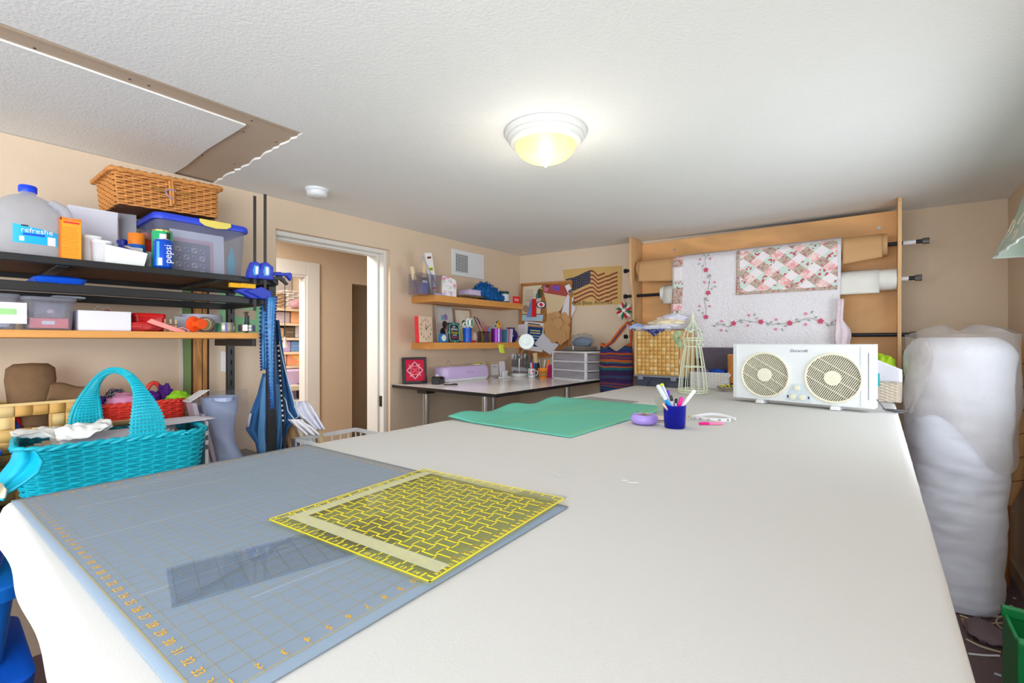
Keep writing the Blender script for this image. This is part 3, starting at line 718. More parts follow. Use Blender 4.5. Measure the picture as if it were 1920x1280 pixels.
MB().box(.0632, .064, -wd * .14, wd * .1, .014, .026).obj('white_label', paper, sk)
sk = T('rosy_fabric_bundle', 'bundle of grey and rose fabric lying in the pink-card bin', 'fabric', (o.location.x + .02, o.location.y, ZS + .044))
crumple('cloth', (0, 0, 0), (.075, wd * .33, .035), M('rose_grey_cloth', (206, 180, 186), .9, var=.25, vs_=14), sk, 3, .25)
MB().box(.075, .0755, -wd * .28, wd * .3, 0, .052).obj('clear_sleeve', G('clear_sleeve', (240, 240, 244), .1, .1, milky=.25), sk)
bb_ = T('blue_lid_tray', 'flat bright blue plastic tray lying on the lower rail', 'tray', (-2.42, yx(105, -2.40), 1.5655))
bl_ = loft(rrect(.30, .14, .03), [(0, .9, .9), (.012, .96, .96), (.02, 1, 1), (.03, .8, .7)]); bl_.f.append(tuple(3 * bl_.n + k for k in range(bl_.n)))
bl_.obj('tray', M('vivid_blue_plastic', (18, 86, 214), .35), bb_, smooth=40)
MB().box(-.17, .165, -.01, .01, -.0005, .0).obj('seam', M('vivid_blue_plastic'), bb_)
gt = T('grey_tray', 'thin grey plastic tray lying on the clear bin', 'tray', (-2.42, yx(120, -2.40), ZS + h + .0012))
MB().box(-.08, .09, -.04, .05, 0, .006).obj('panel', M('grey_plastic', (150, 152, 160), .5), gt, bevel=.002)
MB().box(-.07, .08, -.03, .04, .006, .008).obj('raised_field', M('grey_plastic'), gt)
o = plainbox('white_storage_box', 'plain white lidless storage box in the middle of the wooden shelf', 'box', -2.31, 147, 246, 583, .16, lil, ZS, .004)
pc = T('metal_clip', 'small metal clip lying on the plain white storage box', 'clip', (-2.36, yx(195, -2.35), o.location.z + hz(196, 583, -2.31) - ZS + .0005))
b = MB(); b.tube([(0, -.03, .004), (0, -.015, .022), (0, .0, .012), (0, .012, .02), (0, .026, .004)], .0025, 6); b.obj('wire', chrome, pc, smooth=True)
MB().box(-.006, .006, .006, .02, 0, .008).obj('block', M('red_brown_clip', (130, 70, 60), .5), pc)
redp = M('glossy_red_tin', (214, 22, 24), .25)
o = T('red_tin', 'glossy red tin with lid behind the floral pouch', 'tin', (-2.44, yx(275, -2.44), ZS))
l = loft(rrect(.1, .112, .018), [(0, .94, .94), (.058, 1, 1), (.06, 1.04, 1.04), (.072, 1.04, 1.04), (.076, 1.0, 1.0)]); l.f.append(tuple(4 * l.n + k for k in range(l.n))); l.obj('tin_body', redp, o, smooth=40)
MB().box(-.035, .035, -.04, .04, .076, .078).obj('embossed_top', redp, o, bevel=.001)
flo = M('bright_floral_print', (226, 60, 60), .8, var=.9, vs_=55)
def floral(key, cols, scale):
    if key in MATS: return MATS[key]
    m = bpy.data.materials.new(key); m.use_nodes = True; N = m.node_tree.nodes; L = m.node_tree.links; b = N['Principled BSDF']; b.inputs['Roughness'].default_value = .85
    tc = N.new('ShaderNodeTexCoord'); v = N.new('ShaderNodeTexVoronoi'); v.inputs['Scale'].default_value = scale; L.new(tc.outputs['Object'], v.inputs['Vector'])
    sp = N.new('ShaderNodeSeparateColor'); L.new(v.outputs['Color'], sp.inputs[0])
    cr = N.new('ShaderNodeValToRGB'); cr.color_ramp.interpolation = 'CONSTANT'; e = cr.color_ramp.elements
    while len(e) < len(cols): e.new(.5)
    for i, c in enumerate(cols): e[i].position = i / len(cols); e[i].color = rgb(c)
    L.new(sp.outputs[0], cr.inputs[0]); L.new(cr.outputs[0], b.inputs['Base Color']); MATS[key] = m; return m
flo = floral('bright_floral_print', [(220, 30, 40), (240, 90, 110), (250, 240, 235), (30, 110, 80), (240, 200, 60), (215, 25, 40), (60, 130, 180)], 130)
o = T('floral_pouch', 'bright red floral fabric pouch on the wooden shelf', 'pouch', (-2.36, yx(268, -2.33), ZS))
crumple('cloth', (0, 0, 0), (.05, .075, .022), flo, o, 5, .25, n=36, m=18)
b = MB(); b.tube([(.03, -.05, .03), (.045, .0, .036), (.04, .05, .024)], .003, 6); b.obj('binding', redp, o, smooth=True)
o = T('pink_clip_ruler', 'salmon pink plastic measuring clip leaning on the floral pouch', 'ruler', (-2.295, yx(308, -2.295), ZS + .001), rot=(-.22, .0, 0))
b = MB().slab([(0, -.065, .022), (0, -.052, .04), (0, -.03, .036), (0, .07, .02), (0, .078, .01), (0, .075, .0), (0, .0, .012)], (-.006, 0, 0)); b.obj('bar', M('salmon_plastic', (250, 150, 142), .4), o, bevel=.002)
MB().tube([(0.002, .04, .021), (.004, .058, .03), (.002, .083, .025), (.002, .078, .006)], .0022, 6).obj('wire_end', M('salmon_plastic'), o, smooth=True)
for k, (px, lb) in enumerate(((309, 'left'), (320, 'middle'), (330, 'right'))):
    o = T('wooden_peg', ['first pale wooden peg behind the pink clip, nearest the red tin', 'second pale wooden peg, the middle of three', 'third pale wooden peg, nearest the grey roll'][k], 'peg', (-2.40, yx(px, -2.40), ZS), group='wooden pegs')
    MB().lathe([(0, 0), (.006, 0), (.0055, .036), (.004, .046), (.0055, .052), (0, .058)], 12).obj('peg_body', M('pale_peg_wood', (236, 208, 176), .6), o, smooth=40)
    MB().lathe([(.0058, .03), (.006, .034)], 12).obj('brown_ring', M('brown_ring_paint', (110, 70, 50), .6), o)
orr = M('neon_orange_plastic', (250, 84, 22), .4)
o = T('orange_cone', 'neon orange plastic thread cone lying on its side', 'cone', (-2.315, yx(362, -2.315), ZS + .034))
q = MB(); q.lathe([(0, 0), (.033, 0), (.034, .003), (.033, .006), (.016, .010), (.012, .045), (0, .046)], 28, mat=Matrix.Rotation(PI / 2, 4, 'Y') @ Matrix.Rotation(-.35, 4, 'X')); q.obj('cone_body', orr, o, smooth=40)
q = MB(); q.lathe([(0, .046), (.022, .046), (.023, .05), (.022, .054), (0, .054)], 24, mat=Matrix.Rotation(PI / 2, 4, 'Y') @ Matrix.Rotation(-.35, 4, 'X')); q.obj('end_disc', orr, o, smooth=40)
o = T('masking_tape', 'brown tape roll standing behind the orange cone', 'tape', (-2.40, yx(385, -2.40), ZS + .036))
R9 = Matrix.Rotation(PI / 2, 4, 'Y') @ Matrix.Rotation(.5, 4, 'X')
MB().lathe([(.025, -.012), (.036, -.012), (.036, .012), (.025, .012), (.025, -.012)], 32, mat=R9).obj('tape_ring', M('brown_tape', (120, 106, 96), .5), o, smooth=40)
MB().lathe([(.022, -.011), (.026, -.0125), (.026, .0125), (.022, .011), (.022, -.011)], 32, mat=R9).obj('card_core', M('cream_card', (228, 210, 160), .7), o, smooth=40)
o = T('paper_band_roll', 'wide grey-white paper roll standing behind the tape', 'paper roll', (-2.52, yx(378, -2.52), ZS))
MB().lathe([(0, 0), (.088, 0), (.083, .084), (.081, .086), (.06, .086), (.058, .02), (0, .02)], 40).obj('roll', M('grey_lilac_paper', (196, 196, 214), .7), o, smooth=40)
MB().slab([(.04, -.12, .0), (.04, -.06, 0), (.04, -.06, .07), (.04, -.12, .072)], (-.002, 0, 0)).obj('loose_tab', M('grey_lilac_paper'), o)
o = T('ribbon_spool', 'green and silver ribbon spool on the wooden shelf', 'spool', (-2.315, yx(422, -2.315), ZS))
MB().lathe([(0, 0), (.039, 0), (.04, .002), (.04, .042), (.039, .044), (.02, .044), (0, .042)], 32).obj('spool_body', M('mottled_silver_print', (150, 150, 130), .3, metal=.4, var=.45, vs_=25), o, smooth=40)
arc(o, 'green_band', M('dark_green_print', (30, 92, 64), .4), .0405, -1.5, -.7, .003, .04)
arc(o, 'violet_stripe', M('violet_print', (110, 90, 200), .4), .0408, -.35, -.2, .001, .043)
arc(o, 'red_band', M('red_foil', (190, 40, 40), .4), .0406, .9, 1.5, .002, .044)
o = T('machine_bobbin_case', 'chrome sewing machine bobbin case with upright stem', 'metal part', (-2.315, yx(463, -2.315), ZS + .0055))
MB().lathe([(0, 0), (.034, 0), (.036, .003), (.036, .014), (.034, .016), (.036, .018), (.036, .030), (.03, .032), (0, .032)], 32).obj('drum', chrome, o, smooth=30)
MB().lathe([(0, .032), (.011, .032), (.011, .042), (.0095, .044), (.0095, .074), (0, .075)], 20).obj('stem', dark, o, smooth=30)
MB().cyl((0, 0, -.005), (0, 0, 0), .006).obj('foot', black, o)
o = T('stencil_brush', 'worn stencil brush standing behind the bobbin case', 'brush', (-2.40, yx(462, -2.40), ZS))
MB().cyl((0, 0, 0), (0, 0, .085), .006).obj('handle', M('worn_brush_handle', (150, 120, 84), .7), o, smooth=True)
b = MB()
for k in range(40):
    a = random.uniform(0, 2 * PI); r = random.uniform(0, 1); b.tube([(.006 * math.cos(a) * r, .006 * math.sin(a) * r, .08), (.017 * math.cos(a) * r, .017 * math.sin(a) * r, .103)], .0011, 4)
b.obj('bristles', M('bristle_brown', (120, 96, 72), .9), o, kind='stuff')
# ================================================================== things on the black desk board
ZB = ZD + .001
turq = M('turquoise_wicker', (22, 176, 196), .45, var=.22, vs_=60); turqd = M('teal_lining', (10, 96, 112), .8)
ty0, ty1 = .175, .715
tb = T('turquoise_basket', 'turquoise wicker basket with tall arched handle full of paper patterns', 'basket', (-2.27, (ty0 + ty1) / 2, ZB), -.10)
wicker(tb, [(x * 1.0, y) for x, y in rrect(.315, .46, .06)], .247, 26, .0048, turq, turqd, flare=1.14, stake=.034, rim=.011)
# arched handle: bundle of strands, broad where it meets the rim
def hpt(t, u=0.0, o_=0.0):
    w_ = .0095 + .036 * abs(math.cos(t)) ** 6
    x = -.175 * math.cos(t); z = .252 + .232 * math.sin(t) ** .85
    return Vector((x * (1 + o_ * 5), u * w_ + .42 * x, z + o_ * math.sin(t)))
b = MB()
for k in range(9):
    u = (k - 4) / 4; b.tube([hpt(PI * i / 28, u) for i in range(29)], .0062, 6)
b.obj('handle', turq, tb, smooth=True)
b = MB()
for k in range(64):
    t = .02 + k * (PI - .04) / 63
    b.tube([hpt(t, -1.15, .006), hpt(t, -.5, .0085), hpt(t, .5, .0085), hpt(t, 1.15, .006), hpt(t, .5, -.008), hpt(t, -.5, -.008)], .0042, 5, closed=True)
b.obj('handle_wrap', turq, tb, smooth=True, kind='stuff')
tissue = M('white_tissue', (238, 238, 234), .75, var=.03); ivory = M('ivory_paper', (222, 206, 178), .7)
def sheet(name, label, cat, pts, a_curl, mat, z, th=.0008, amp=.006, seed=0, lift=0):
    """a loose paper: quad corners (x, y) in the room, gently rippled"""
    p = [Vector((q[0], q[1], q[2] if len(q) > 2 else z)) for q in pts]; c = sum(p, Vector()) / 4
    def fn(u, v):
        q = p[0].lerp(p[1], u).lerp(p[3].lerp(p[2], u), v) - c
        q.z += amp * math.sin(u * 5 + seed) * math.cos(v * 4 + seed * 2) + a_curl * (abs(u - .5) * 2) ** 3
        return q
    o = MB().grid(fn, 14, 14).obj(name, mat, None, smooth=True, solid=th, loc=c)
    return tag(o, label, cat)
zb = ZB + .247
for k in range(5):
    sheet('pattern_paper', ['lowest cream pattern paper in the turquoise basket', 'white pattern envelope in the turquoise basket', 'ivory pattern paper in the turquoise basket', 'folded white instruction sheet in the turquoise basket', 'pale paper on the stack in the turquoise basket'][k], 'paper',
      [(-2.41 + .006 * k, .22 + .02 * k), (-2.15, .22 + .015 * k), (-2.16, .66 - .02 * k), (-2.35, .66)], .0, [ivory, paper, ivory, paper, lil][k], zb - .030 + k * .007, amp=.002, seed=k)
sheet('tan_paper_sheet', 'curved brown paper sheet standing at the back of the turquoise basket', 'paper', [(-2.44, .28, zb - .01), (-2.43, .66, zb + .0), (-2.38, .60, zb + .03), (-2.385, .33, zb + .03)], .0, kraft, 0, amp=.004, seed=2)
sheet('lilac_paper', 'pale lilac paper sticking out over the basket end', 'paper', [(-2.34, .52, zb + .016), (-2.20, .52, zb + .018), (-2.20, .76, zb + .021), (-2.34, .74, zb + .027)], .0, lil, 0, amp=.004, seed=4)
o = T('crumpled_tissue', 'crumpled white tissue paper on the papers in the turquoise basket', 'tissue', (-2.24, .30, zb + .012))
def tis(sd, cx_, cy_, w_, l_, hh):
    def fn(u, v):
        x = (u - .5) * w_ + cx_; y = (v - .5) * l_ + cy_
        z = hh * (.5 + noise.noise(Vector((x * 16 + sd, y * 13, sd))) + .6 * abs(noise.noise(Vector((x * 30, y * 30, sd)))))
        return (x, y, max(z, .0) + .002)
    MB().grid(fn, 22, 22).obj('sheet', tissue, o, smooth=30, solid=.0006)
tis(1.3, -.01, -.05, .16, .15, .030); tis(4.1, .03, .04, .13, .14, .034); tis(7.7, -.04, .07, .12, .12, .028)
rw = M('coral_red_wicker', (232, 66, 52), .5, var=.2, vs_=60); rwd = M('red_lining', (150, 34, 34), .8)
rb = T('red_basket', 'coral red wicker basket with loop handle against the wall', 'basket', (-2.60, (yx(165, -2.50) + yx(347, -2.50)) / 2, ZB))
rl = yx(347, -2.50) - yx(165, -2.50)
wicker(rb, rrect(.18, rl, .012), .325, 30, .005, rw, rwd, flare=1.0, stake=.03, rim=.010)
b = MB(); b.tube([(-.07 + .0 * t, rl / 2 - .075 + .032 * math.cos(t), .325 + .075 * math.sin(t)) for t in [i * PI / 10 for i in range(11)]], .010, 8); b.obj('handle', rw, rb, smooth=True)
for nm, lb, cx_, cy_, sz, mt, sd in (('purple_cloth', 'purple cloth scrap at the near end of the red basket', .0, -.14, (.05, .05, .04), M('purple_cloth', (92, 44, 160), .85), 1), ('speckled_cloth', 'black and white speckled cloth in the red basket', -.02, -.06, (.045, .045, .05), floral('speckled_print', [(40, 40, 66), (70, 70, 100), (40, 40, 66), (210, 210, 224)], 260), 2),
      ('pink_cloth', 'dusty pink cloth folded in the red basket', .04, -.045, (.045, .06, .035), M('dusty_pink_cloth', (222, 150, 188), .85), 3), ('violet_cloth', 'deep violet cloth beside the pink one in the red basket', .02, .045, (.045, .045, .036), M('deep_violet_cloth', (96, 30, 150), .85), 5),
      ('plum_cloth', 'plum cloth poking up near the loop handle', -.01, .12, (.04, .03, .055), M('plum_cloth', (80, 30, 130), .85), 6), ('lime_cloth', 'lime green ribbon cloth at the red basket end', .045, .155, (.03, .045, .032), M('lime_cloth', (150, 212, 40), .8), 7)):
    o = crumple(nm, (rb.location.x + cx_, rb.location.y + cy_, ZB + .325 - sz[2] * .55), sz, mt, None, sd, .35); tag(o, lb, 'cloth')
# woven splint basket with burlap
spl = [M('splint_%d' % i, c, .6, var=.12, wave=((1, 1, 6), 7, .4, 9)) for i, c in enumerate(((232, 186, 112), (220, 168, 92), (240, 204, 140), (226, 176, 104)))]
wb = T('splint_basket', 'large pale woven wood-splint basket with cut-out hand hole', 'basket', (-2.56, yx(75, -2.48) - .03, ZB))
wx, wy, wh = .16, .33, .363
fx = .08; y0_, y1_ = yx(-80, -2.48) - wb.location.y, yx(152, -2.48) - wb.location.y
MB().box(-fx, fx - .004, y0_, y1_, 0, .004).box(-fx, -fx + .006, y0_, y1_, .004, wh).box(-fx, fx - .004, y1_ - .006, y1_, .004, wh).box(-fx, fx - .004, y0_, y0_ + .006, .004, wh).obj('frame', spl[1], wb)
ha, hb_ = yx(18, -2.48) - wb.location.y, yx(74, -2.48) - wb.location.y
nc = 7; nr = 8; cwid = (y1_ - y0_) / nc; rh = wh / nr
tile = {}
hc = [c for c in range(nc) if min(hb_, y0_ + (c + 1) * cwid) - max(ha, y0_ + c * cwid) > cwid * .4]; ha = y0_ + hc[0] * cwid; hb_ = y0_ + (hc[-1] + 1) * cwid
for r_ in range(nr):
    for c_ in range(nc):
        a, b_ = y0_ + c_ * cwid, y0_ + (c_ + 1) * cwid; z0, z1 = r_ * rh, (r_ + 1) * rh
        zz0, zz1 = 6 * rh, 7 * rh
        if r_ == 6 and c_ in hc: continue
        m = MB()
        if (r_ + c_) % 2: m.grid(lambda u, v: (.0015 + .004 * math.sin(PI * u), (u - .5) * cwid * 1.04, (v - .5) * rh * .97), 6, 1)
        else: m.grid(lambda u, v: (.0015 + .004 * math.sin(PI * v), (u - .5) * cwid * .97, (v - .5) * rh * 1.04), 1, 6)
        key = (r_ + c_) % 2
        if key not in tile:
            t = m.obj('splint', spl[0], wb, smooth=True, solid=.0015); tile[key] = t
            t.location = (fx - .004, (a + b_) / 2, (z0 + z1) / 2)
        else:
            t = tile[key].copy(); COL.objects.link(t); t.location = (fx - .004, (a + b_) / 2, (z0 + z1) / 2)
        t.material_slots[0].link = 'OBJECT'; t.material_slots[0].material = random.choice(spl)
for q in (ha - .006, hb_): MB().box(fx - .006, fx + .002, q, q + .006, zz0, zz1).obj('hand_hole_edge', spl[1], wb)
MB().box(fx - .006, fx + .003, y0_, y1_, wh - .006, wh + .004).box(-fx - .001, -fx + .008, y0_, y1_, wh - .003, wh + .004).obj('top_band', spl[2], wb)
burl = M('brown_burlap', (136, 104, 74), .95, bump=.5, bs=700, var=.15, vs_=40)
o = T('burlap_roll', 'upright roll of brown burlap standing in the splint basket', 'burlap', (-2.57, yx(58, -2.57), ZB + .006))
MB().lathe([(0, 0), (.058, 0), (.056, .2), (.060, .36), (.068, .44), (.064, .485), (.045, .502), (0, .505)], 32, sx=.75, sy=1.05).obj('roll', burl, o, smooth=60)
def bf(u, v): return (.03 + .02 * math.sin(3 * v), .03 + .125 * u + .02 * v, .33 + .095 * v - .02 * u * v + .006 * math.sin(7 * u))
MB().grid(bf, 16, 8).obj('loose_flap', burl, o, smooth=True, solid=.003)
for nm, lb, yy, xx, sz, mt, sd in (('lavender_cloth', 'lavender cloth hanging over the splint basket rim', -.16, .03, (.04, .06, .04), M('lavender_cloth', (140, 96, 214), .8), 11), ('red_cloth', 'red cloth corner behind the splint basket rim', .105, -.03, (.02, .02, .04), M('red_cloth', (206, 44, 44), .8), 12),
        ('red_blue_cloth', 'red and blue cloth seen through the hand hole', -.055, .035, (.03, .04, .05), floral('red_blue_print', [(200, 30, 40), (30, 60, 150), (200, 30, 40)], 24), 13)):
    o = crumple(nm, (wb.location.x + xx, wb.location.y + yy, ZB + (wh - sz[2] * .7 if sd != 13 else wh - .12)), sz, mt, None, sd, .35); tag(o, lb, 'cloth')
# turquoise cloth bag slumped over the desk edge, blue tub under it
tqc = M('turquoise_shiny_cloth', (10, 176, 206), .4, var=.12, vs_=12)
o = drape('turquoise_cloth', [(845, 28, 66), (865, 20, 80), (885, 4, 72), (905, -12, 46), (925, -25, 14), (938, -34, 6)], 1.30, tqc, amp=.016, nf=1.3, thick=.006, seed=1.0, lean=-.10)
tag(o, 'shiny turquoise cloth slung over the end of the turquoise basket', 'cloth')
o = drape('cloth_trim', [(905, -24, 3), (918, -28, 12), (934, -34, 8)], 1.19, M('cream_print_cloth', (226, 214, 186), .8, var=.2, vs_=40), amp=.008, nf=1, thick=.005, seed=.5)
tag(o, 'cream cloth trim at the end of the turquoise cloth', 'cloth')
o = T('blue_tub', 'cobalt blue plastic tub beneath the turquoise cloth', 'tub', (-2.36, .03, ZB + .021))
l = loft(rrect(.2, .24, .04), [(0, .85, .85), (.19, 1, 1), (.195, 1.05, 1.05), (.205, 1.05, 1.05)]); l.obj('tub_body', M('cobalt_blue_plastic', (14, 80, 200), .35), o, smooth=40)
MB().box(-.1, .1, -.12, .12, -.02, -.001).obj('base', M('cobalt_blue_plastic'), o)
# packets leaning at the far end of the desk board
film = G('clear_film', (240, 242, 246), .16, .08, milky=.10)
o = T('fabric_packet', 'pale blue folded fabric in a clear bag standing on the desk board', 'fabric packet', (-2.46, .915, ZB))
def pk_(u, v, s=1.0, off=0):
    a = 2 * PI * u; z = v * .33
    wv = .064 - .022 * math.sin(PI * min(1, v * 1.25)) + .014 * v
    cxx = .03 - .05 * v - .018 * math.sin(3 * v); th = .036 + .014 * math.sin(2 * PI * v + 1)
    k = 1 + .10 * math.sin(3 * a + 5 * v)
    return (th * math.cos(a) * k * s - .03 * v, (wv * math.sin(a) * k) * s + cxx - .02 + off, z)
MB().grid(lambda u, v: pk_(u, v), 32, 26).obj('folded_fabric', M('pale_blue_cloth', (186, 196, 226), .8, var=.08, vs_=6), o, smooth=70)
MB().grid(lambda u, v: (pk_(1, 1)[0] + .04 * math.cos(6.28 * u), -.04 + .045 * math.sin(6.28 * u), .328 + .012 * math.sin(3 * u) * v - .02 * v), 16, 3).obj('folded_top', M('pale_blue_cloth'), o, smooth=70)
MB().grid(lambda u, v: (.05 + .012 * math.sin(9 * v + u * 3) - .03 * v, (u - .5) * (.17 + .03 * v) - .0 - .03 * v, .005 + v * .355), 14, 14).obj('clear_bag', film, o, smooth=True)
o = T('pattern_packet', 'mauve paper pattern packet in film leaning beside the pale blue fabric', 'packet', (-2.44, .835, ZB), rot=(.20, 0, 0))
mauve = M('mauve_paper', (202, 184, 190), .6)
MB().box(-.045, .045, -.035, -.018, .001, .33).obj('folded_sheet', mauve, o, bevel=.004)
MB().box(-.04, .045, -.012, .004, .001, .27).obj('folded_sheet', mauve, o, bevel=.004)
MB().box(-.05, .052, -.042, .012, .0, .345).obj('film_sleeve', film, o, bevel=.004)
MB().slab([(.05, -.045, .34), (.05, .04, .372), (-.05, .03, .365), (-.05, -.045, .336)], (0, 0, .002)).obj('open_flap', paper, o)
o = T('notion_packet', 'clear packet with dark blue and silver notions by the red basket', 'packet', (-2.54, .80, ZB + .0), rot=(-.05, 0, 0))
MB().box(-.02, .03, -.05, .045, 0, .16).obj('lower_pack', greyc, o, bevel=.004)
MB().box(-.018, .028, -.04, .045, .161, .29).obj('blue_pack', M('navy_blue_pack', (22, 62, 160), .35), o, bevel=.012)
MB().box(.0285, .030, .004, .04, .17, .25).obj('white_print', paper, o)
MB().box(-.022, .036, -.054, .05, .0, .33).obj('film_sleeve', film, o, bevel=.01)
o = T('striped_booklet', 'white and grey booklet standing beside the turquoise basket', 'booklet', (-2.31, .748, ZB))
MB().box(-.05, .045, -.006, .006, 0, .25).obj('cover', paper, o)
for k in range(3): MB().box(.0451, .0456, -.005, .005, .13 + k * .04, .15 + k * .04).obj('stripe', M('slate_print', (90, 100, 120), .6), o)
# grey floor-standing waste tub past the desk and clear tube in it
# ---- lace trims, jeans and tape hung on the front post
lace = M('sky_blue_satin', (58, 122, 176), .35, var=.6, vs_=45); navy = M('navy_pompom', (24, 50, 120), .8)
def trim_(label, rows, a, seed, beads=True):
    o = T('lace_trim', label, 'lace trim', atd((rows[-1][1] + rows[-1][2]) / 2, rows[-1][0], a), group='lace trims on the rail')
    drape('ribbon', rows, a, lace, o, amp=.006, nf=1.5, thick=.002, nu=10, seed=seed)
    if beads:
        b = MB()
        n = int((rows[-1][0] - rows[0][0]) / 6.2)
        for k in range(n):
            t = k / (n - 1) * (len(rows) - 1); i = min(int(t), len(rows) - 2); u = t - i
            py = rows[i][0] * (1 - u) + rows[i + 1][0] * u
            for q, sg in ((1, -1), (2, 1)):
                px = rows[i][q] * (1 - u) + rows[i + 1][q] * u
                p = CAM + ray(px + sg * .5, py) * (a - .006) - o.location
                b.ball(p, .0052, 6, 4)
        b.obj('pompom_edge', navy, o, smooth=True, kind='stuff')
    return o
trim_('short wide sky blue trim hanging behind the long one', [(570, 489, 503), (620, 488, 503), (660, 489, 504), (693, 490, 504)], 2.20, .4)
trim_('long sky blue pompom trim hanging down the black post', [(557, 500, 518), (600, 499, 515), (660, 501, 513), (720, 504, 513), (765, 508, 514)], 2.13, 1.2)
trim_('narrow teal trim between the two pompom trims', [(562, 494, 504), (640, 496, 505), (690, 498, 505)], 2.165, 2.0, False)
den = M('denim_blue', (46, 96, 150), .85, bump=.3, bs=600, var=.25, vs_=16); denl = M('light_denim', (88, 138, 184), .85, bump=.3, bs=600, var=.22, vs_=14); ten = M('white_denim_seam', (196, 206, 220), .8)
o = T('jeans', 'blue jeans hanging behind the black post, leg spread toward the wall', 'jeans', atd(480, 850, 2.30))
drape('left_leg', [(700, 494, 506), (740, 482, 508), (780, 468, 508), (805, 462, 508), (830, 480, 508), (850, 484, 512)], 2.28, den, o, amp=.012, nf=2, thick=.008, seed=.3)
drape('leg_panel', [(706, 494, 502), (760, 488, 503), (810, 484, 506), (850, 486, 506)], 2.262, denl, o, amp=.008, nf=1.2, thick=.004, nu=14, seed=.9)
drape('hem_seam', [(775, 468, 472), (800, 463, 468)], 2.258, ten, o, amp=.004, nf=1, thick=.003, nu=4)
o = T('denim_jacket', 'blue denim jacket with white piping hanging on the doorway side of the post', 'jacket', atd(535, 850, 2.34))
drape('front_panel', [(600, 518, 522), (660, 518, 530), (720, 518, 540), (760, 518, 550), (782, 518, 560), (792, 518, 548), (806, 518, 538), (850, 518, 528)], 2.30, den, o, amp=.014, nf=2.2, thick=.008, seed=1.5)
drape('inner_panel', [(720, 518, 530), (780, 518, 536), (850, 518, 526)], 2.283, denl, o, amp=.008, nf=1.3, thick=.004, nu=12, seed=2.1)
b = MB(); b.tube([atd(px, py, 2.275) - o.location for px, py in ((523, 640), (534, 690), (545, 730), (556, 770), (560, 780), (552, 786), (540, 770), (536, 750), (526, 738))], .0028, 6); b.obj('piping', ten, o, smooth=True)
o = T('woven_tape', 'black and white printed woven tape hanging over the denim jacket', 'ribbon', atd(530, 845, 2.26))
drape('ribbon', [(640, 519, 523), (700, 522, 528), (760, 528, 533), (845, 530, 534)], 2.262, M('black_tape', (34, 44, 60), .7), o, amp=.004, nf=.6, thick=.0015, nu=4)
b = MB()
for k in range(16):
    u = k / 15; py = 648 + 140 * u; px = 521.5 + 9 * u; p = atd(px, py, 2.252) - o.location
    b.box(p.x - .003, p.x + .003, p.y - .003, p.y + .003, p.z - .004, p.z + .004)
b.obj('white_print', paper, o)
# ================================================================== floating shelves and desk in the far corner
FX = -2.592; FY0, FY1 = 2.352, 3.44; ZU, ZL = 1.710, 1.352
for z, lb in ((ZU, 'upper of the two thick oak floating shelves by the doorway'), (ZL, 'lower of the two thick oak floating shelves by the doorway')):
    o = T('floating_shelf', lb, 'shelf', (XL + .001, (FY0 + FY1) / 2, z - .05), group='oak floating shelves')
    MB().box(0, FX - XL, FY0 - o.location.y, FY1 - o.location.y, 0, .05).obj('board', oak, o, bevel=.0015)
def put(name, label, cat, px, x, z, rz=0.0, group=None, rot=None):
    return T(name, label, cat, (x, yx(px, x), z), rz, group, rot)
VIEW = lambda p: math.atan2(p.y, p.x) + PI        # heading of the viewer from p
z1 = ZU + .001
# ---- upper shelf
ax = -2.68
o = put('acrylic_organizer', 'clear acrylic organizer box at the doorway end of the upper shelf', 'organizer', 798, ax, z1)
wy_ = (yx(818, -2.60) - yx(779, -2.60)) / 2
MB().box(-.075, .075, -wy_, -wy_ + .002, 0, .155).box(-.075, .075, wy_ - .002, wy_, 0, .155).box(-.075, -.073, -wy_, wy_, 0, .155).box(.073, .075, -wy_, wy_, 0, .15).box(-.075, .075, -wy_, wy_, 0, .002).box(-.073, .073, .012, .014, 0, .15).obj('box', G('acrylic_clear', (235, 235, 240), .2, .02, milky=.12, mcol=(200, 196, 205)), o)
for nm, lb, y, x, dy, rx, z, h, r_, mt in (('foam_roller', 'cream foam roller leaning in the acrylic organizer', -.05, -.03, 0, .28, .11, .10, .018, M('cream_foam', (228, 206, 172), .8)),
     ('foam_tube', 'second cream foam tube upright in the acrylic organizer', .0, -.02, 0, -.06, .13, .13, .023, M('cream_foam')), ):
    q = T(nm, lb, 'roller', (o.location.x + x, o.location.y + y, z1 + .003), rot=(rx, 0, 0))
    MB().cyl((0, 0, 0), (0, 0, z), .006).obj('handle', M('purple_plastic', (92, 70, 170), .4), q, smooth=True)
    MB().cyl((0, 0, z), (0, 0, z + h), r_, r_ * .95, n=20).obj('sleeve', mt, q, smooth=40)
q = T('marker_jar', 'periwinkle blue marker jar inside the acrylic organizer', 'jar', (o.location.x + .03, o.location.y - .045, z1 + .003), rot=(-.12, 0, 0))
MB().lathe([(0, 0), (.026, 0), (.027, .075), (.02, .082)], 20).obj('jar_body', M('periwinkle_plastic', (84, 112, 190), .5), q, smooth=40)
MB().lathe([(.021, .08), (.02, .1), (0, .101)], 20).obj('cap', white, q, smooth=40)
q = T('package_strip', 'long white printed package leaning in the acrylic organizer', 'package', (o.location.x + .04, o.location.y + .055, z1 + .004), rot=(.21, 0, 0))
MB().box(-.004, .004, -.033, .033, 0, .315).obj('pack', paper, q, bevel=.002)
for z, c in ((.28, (120, 70, 40)), (.2, (226, 220, 60)), (.19, (216, 210, 50)), (.05, (220, 60, 60)), (.025, (214, 190, 40))): MB().box(.0042, .0048, -.02, .018, z - .008, z + .008).obj('print', M('print_%d_%d_%d' % c, c, .6), q)
q = T('knitting_needle', 'thin grey knitting needle leaning across the white package', 'needle', (o.location.x + .06, o.location.y + .07, z1 + .06), rot=(.62, 0, 0))
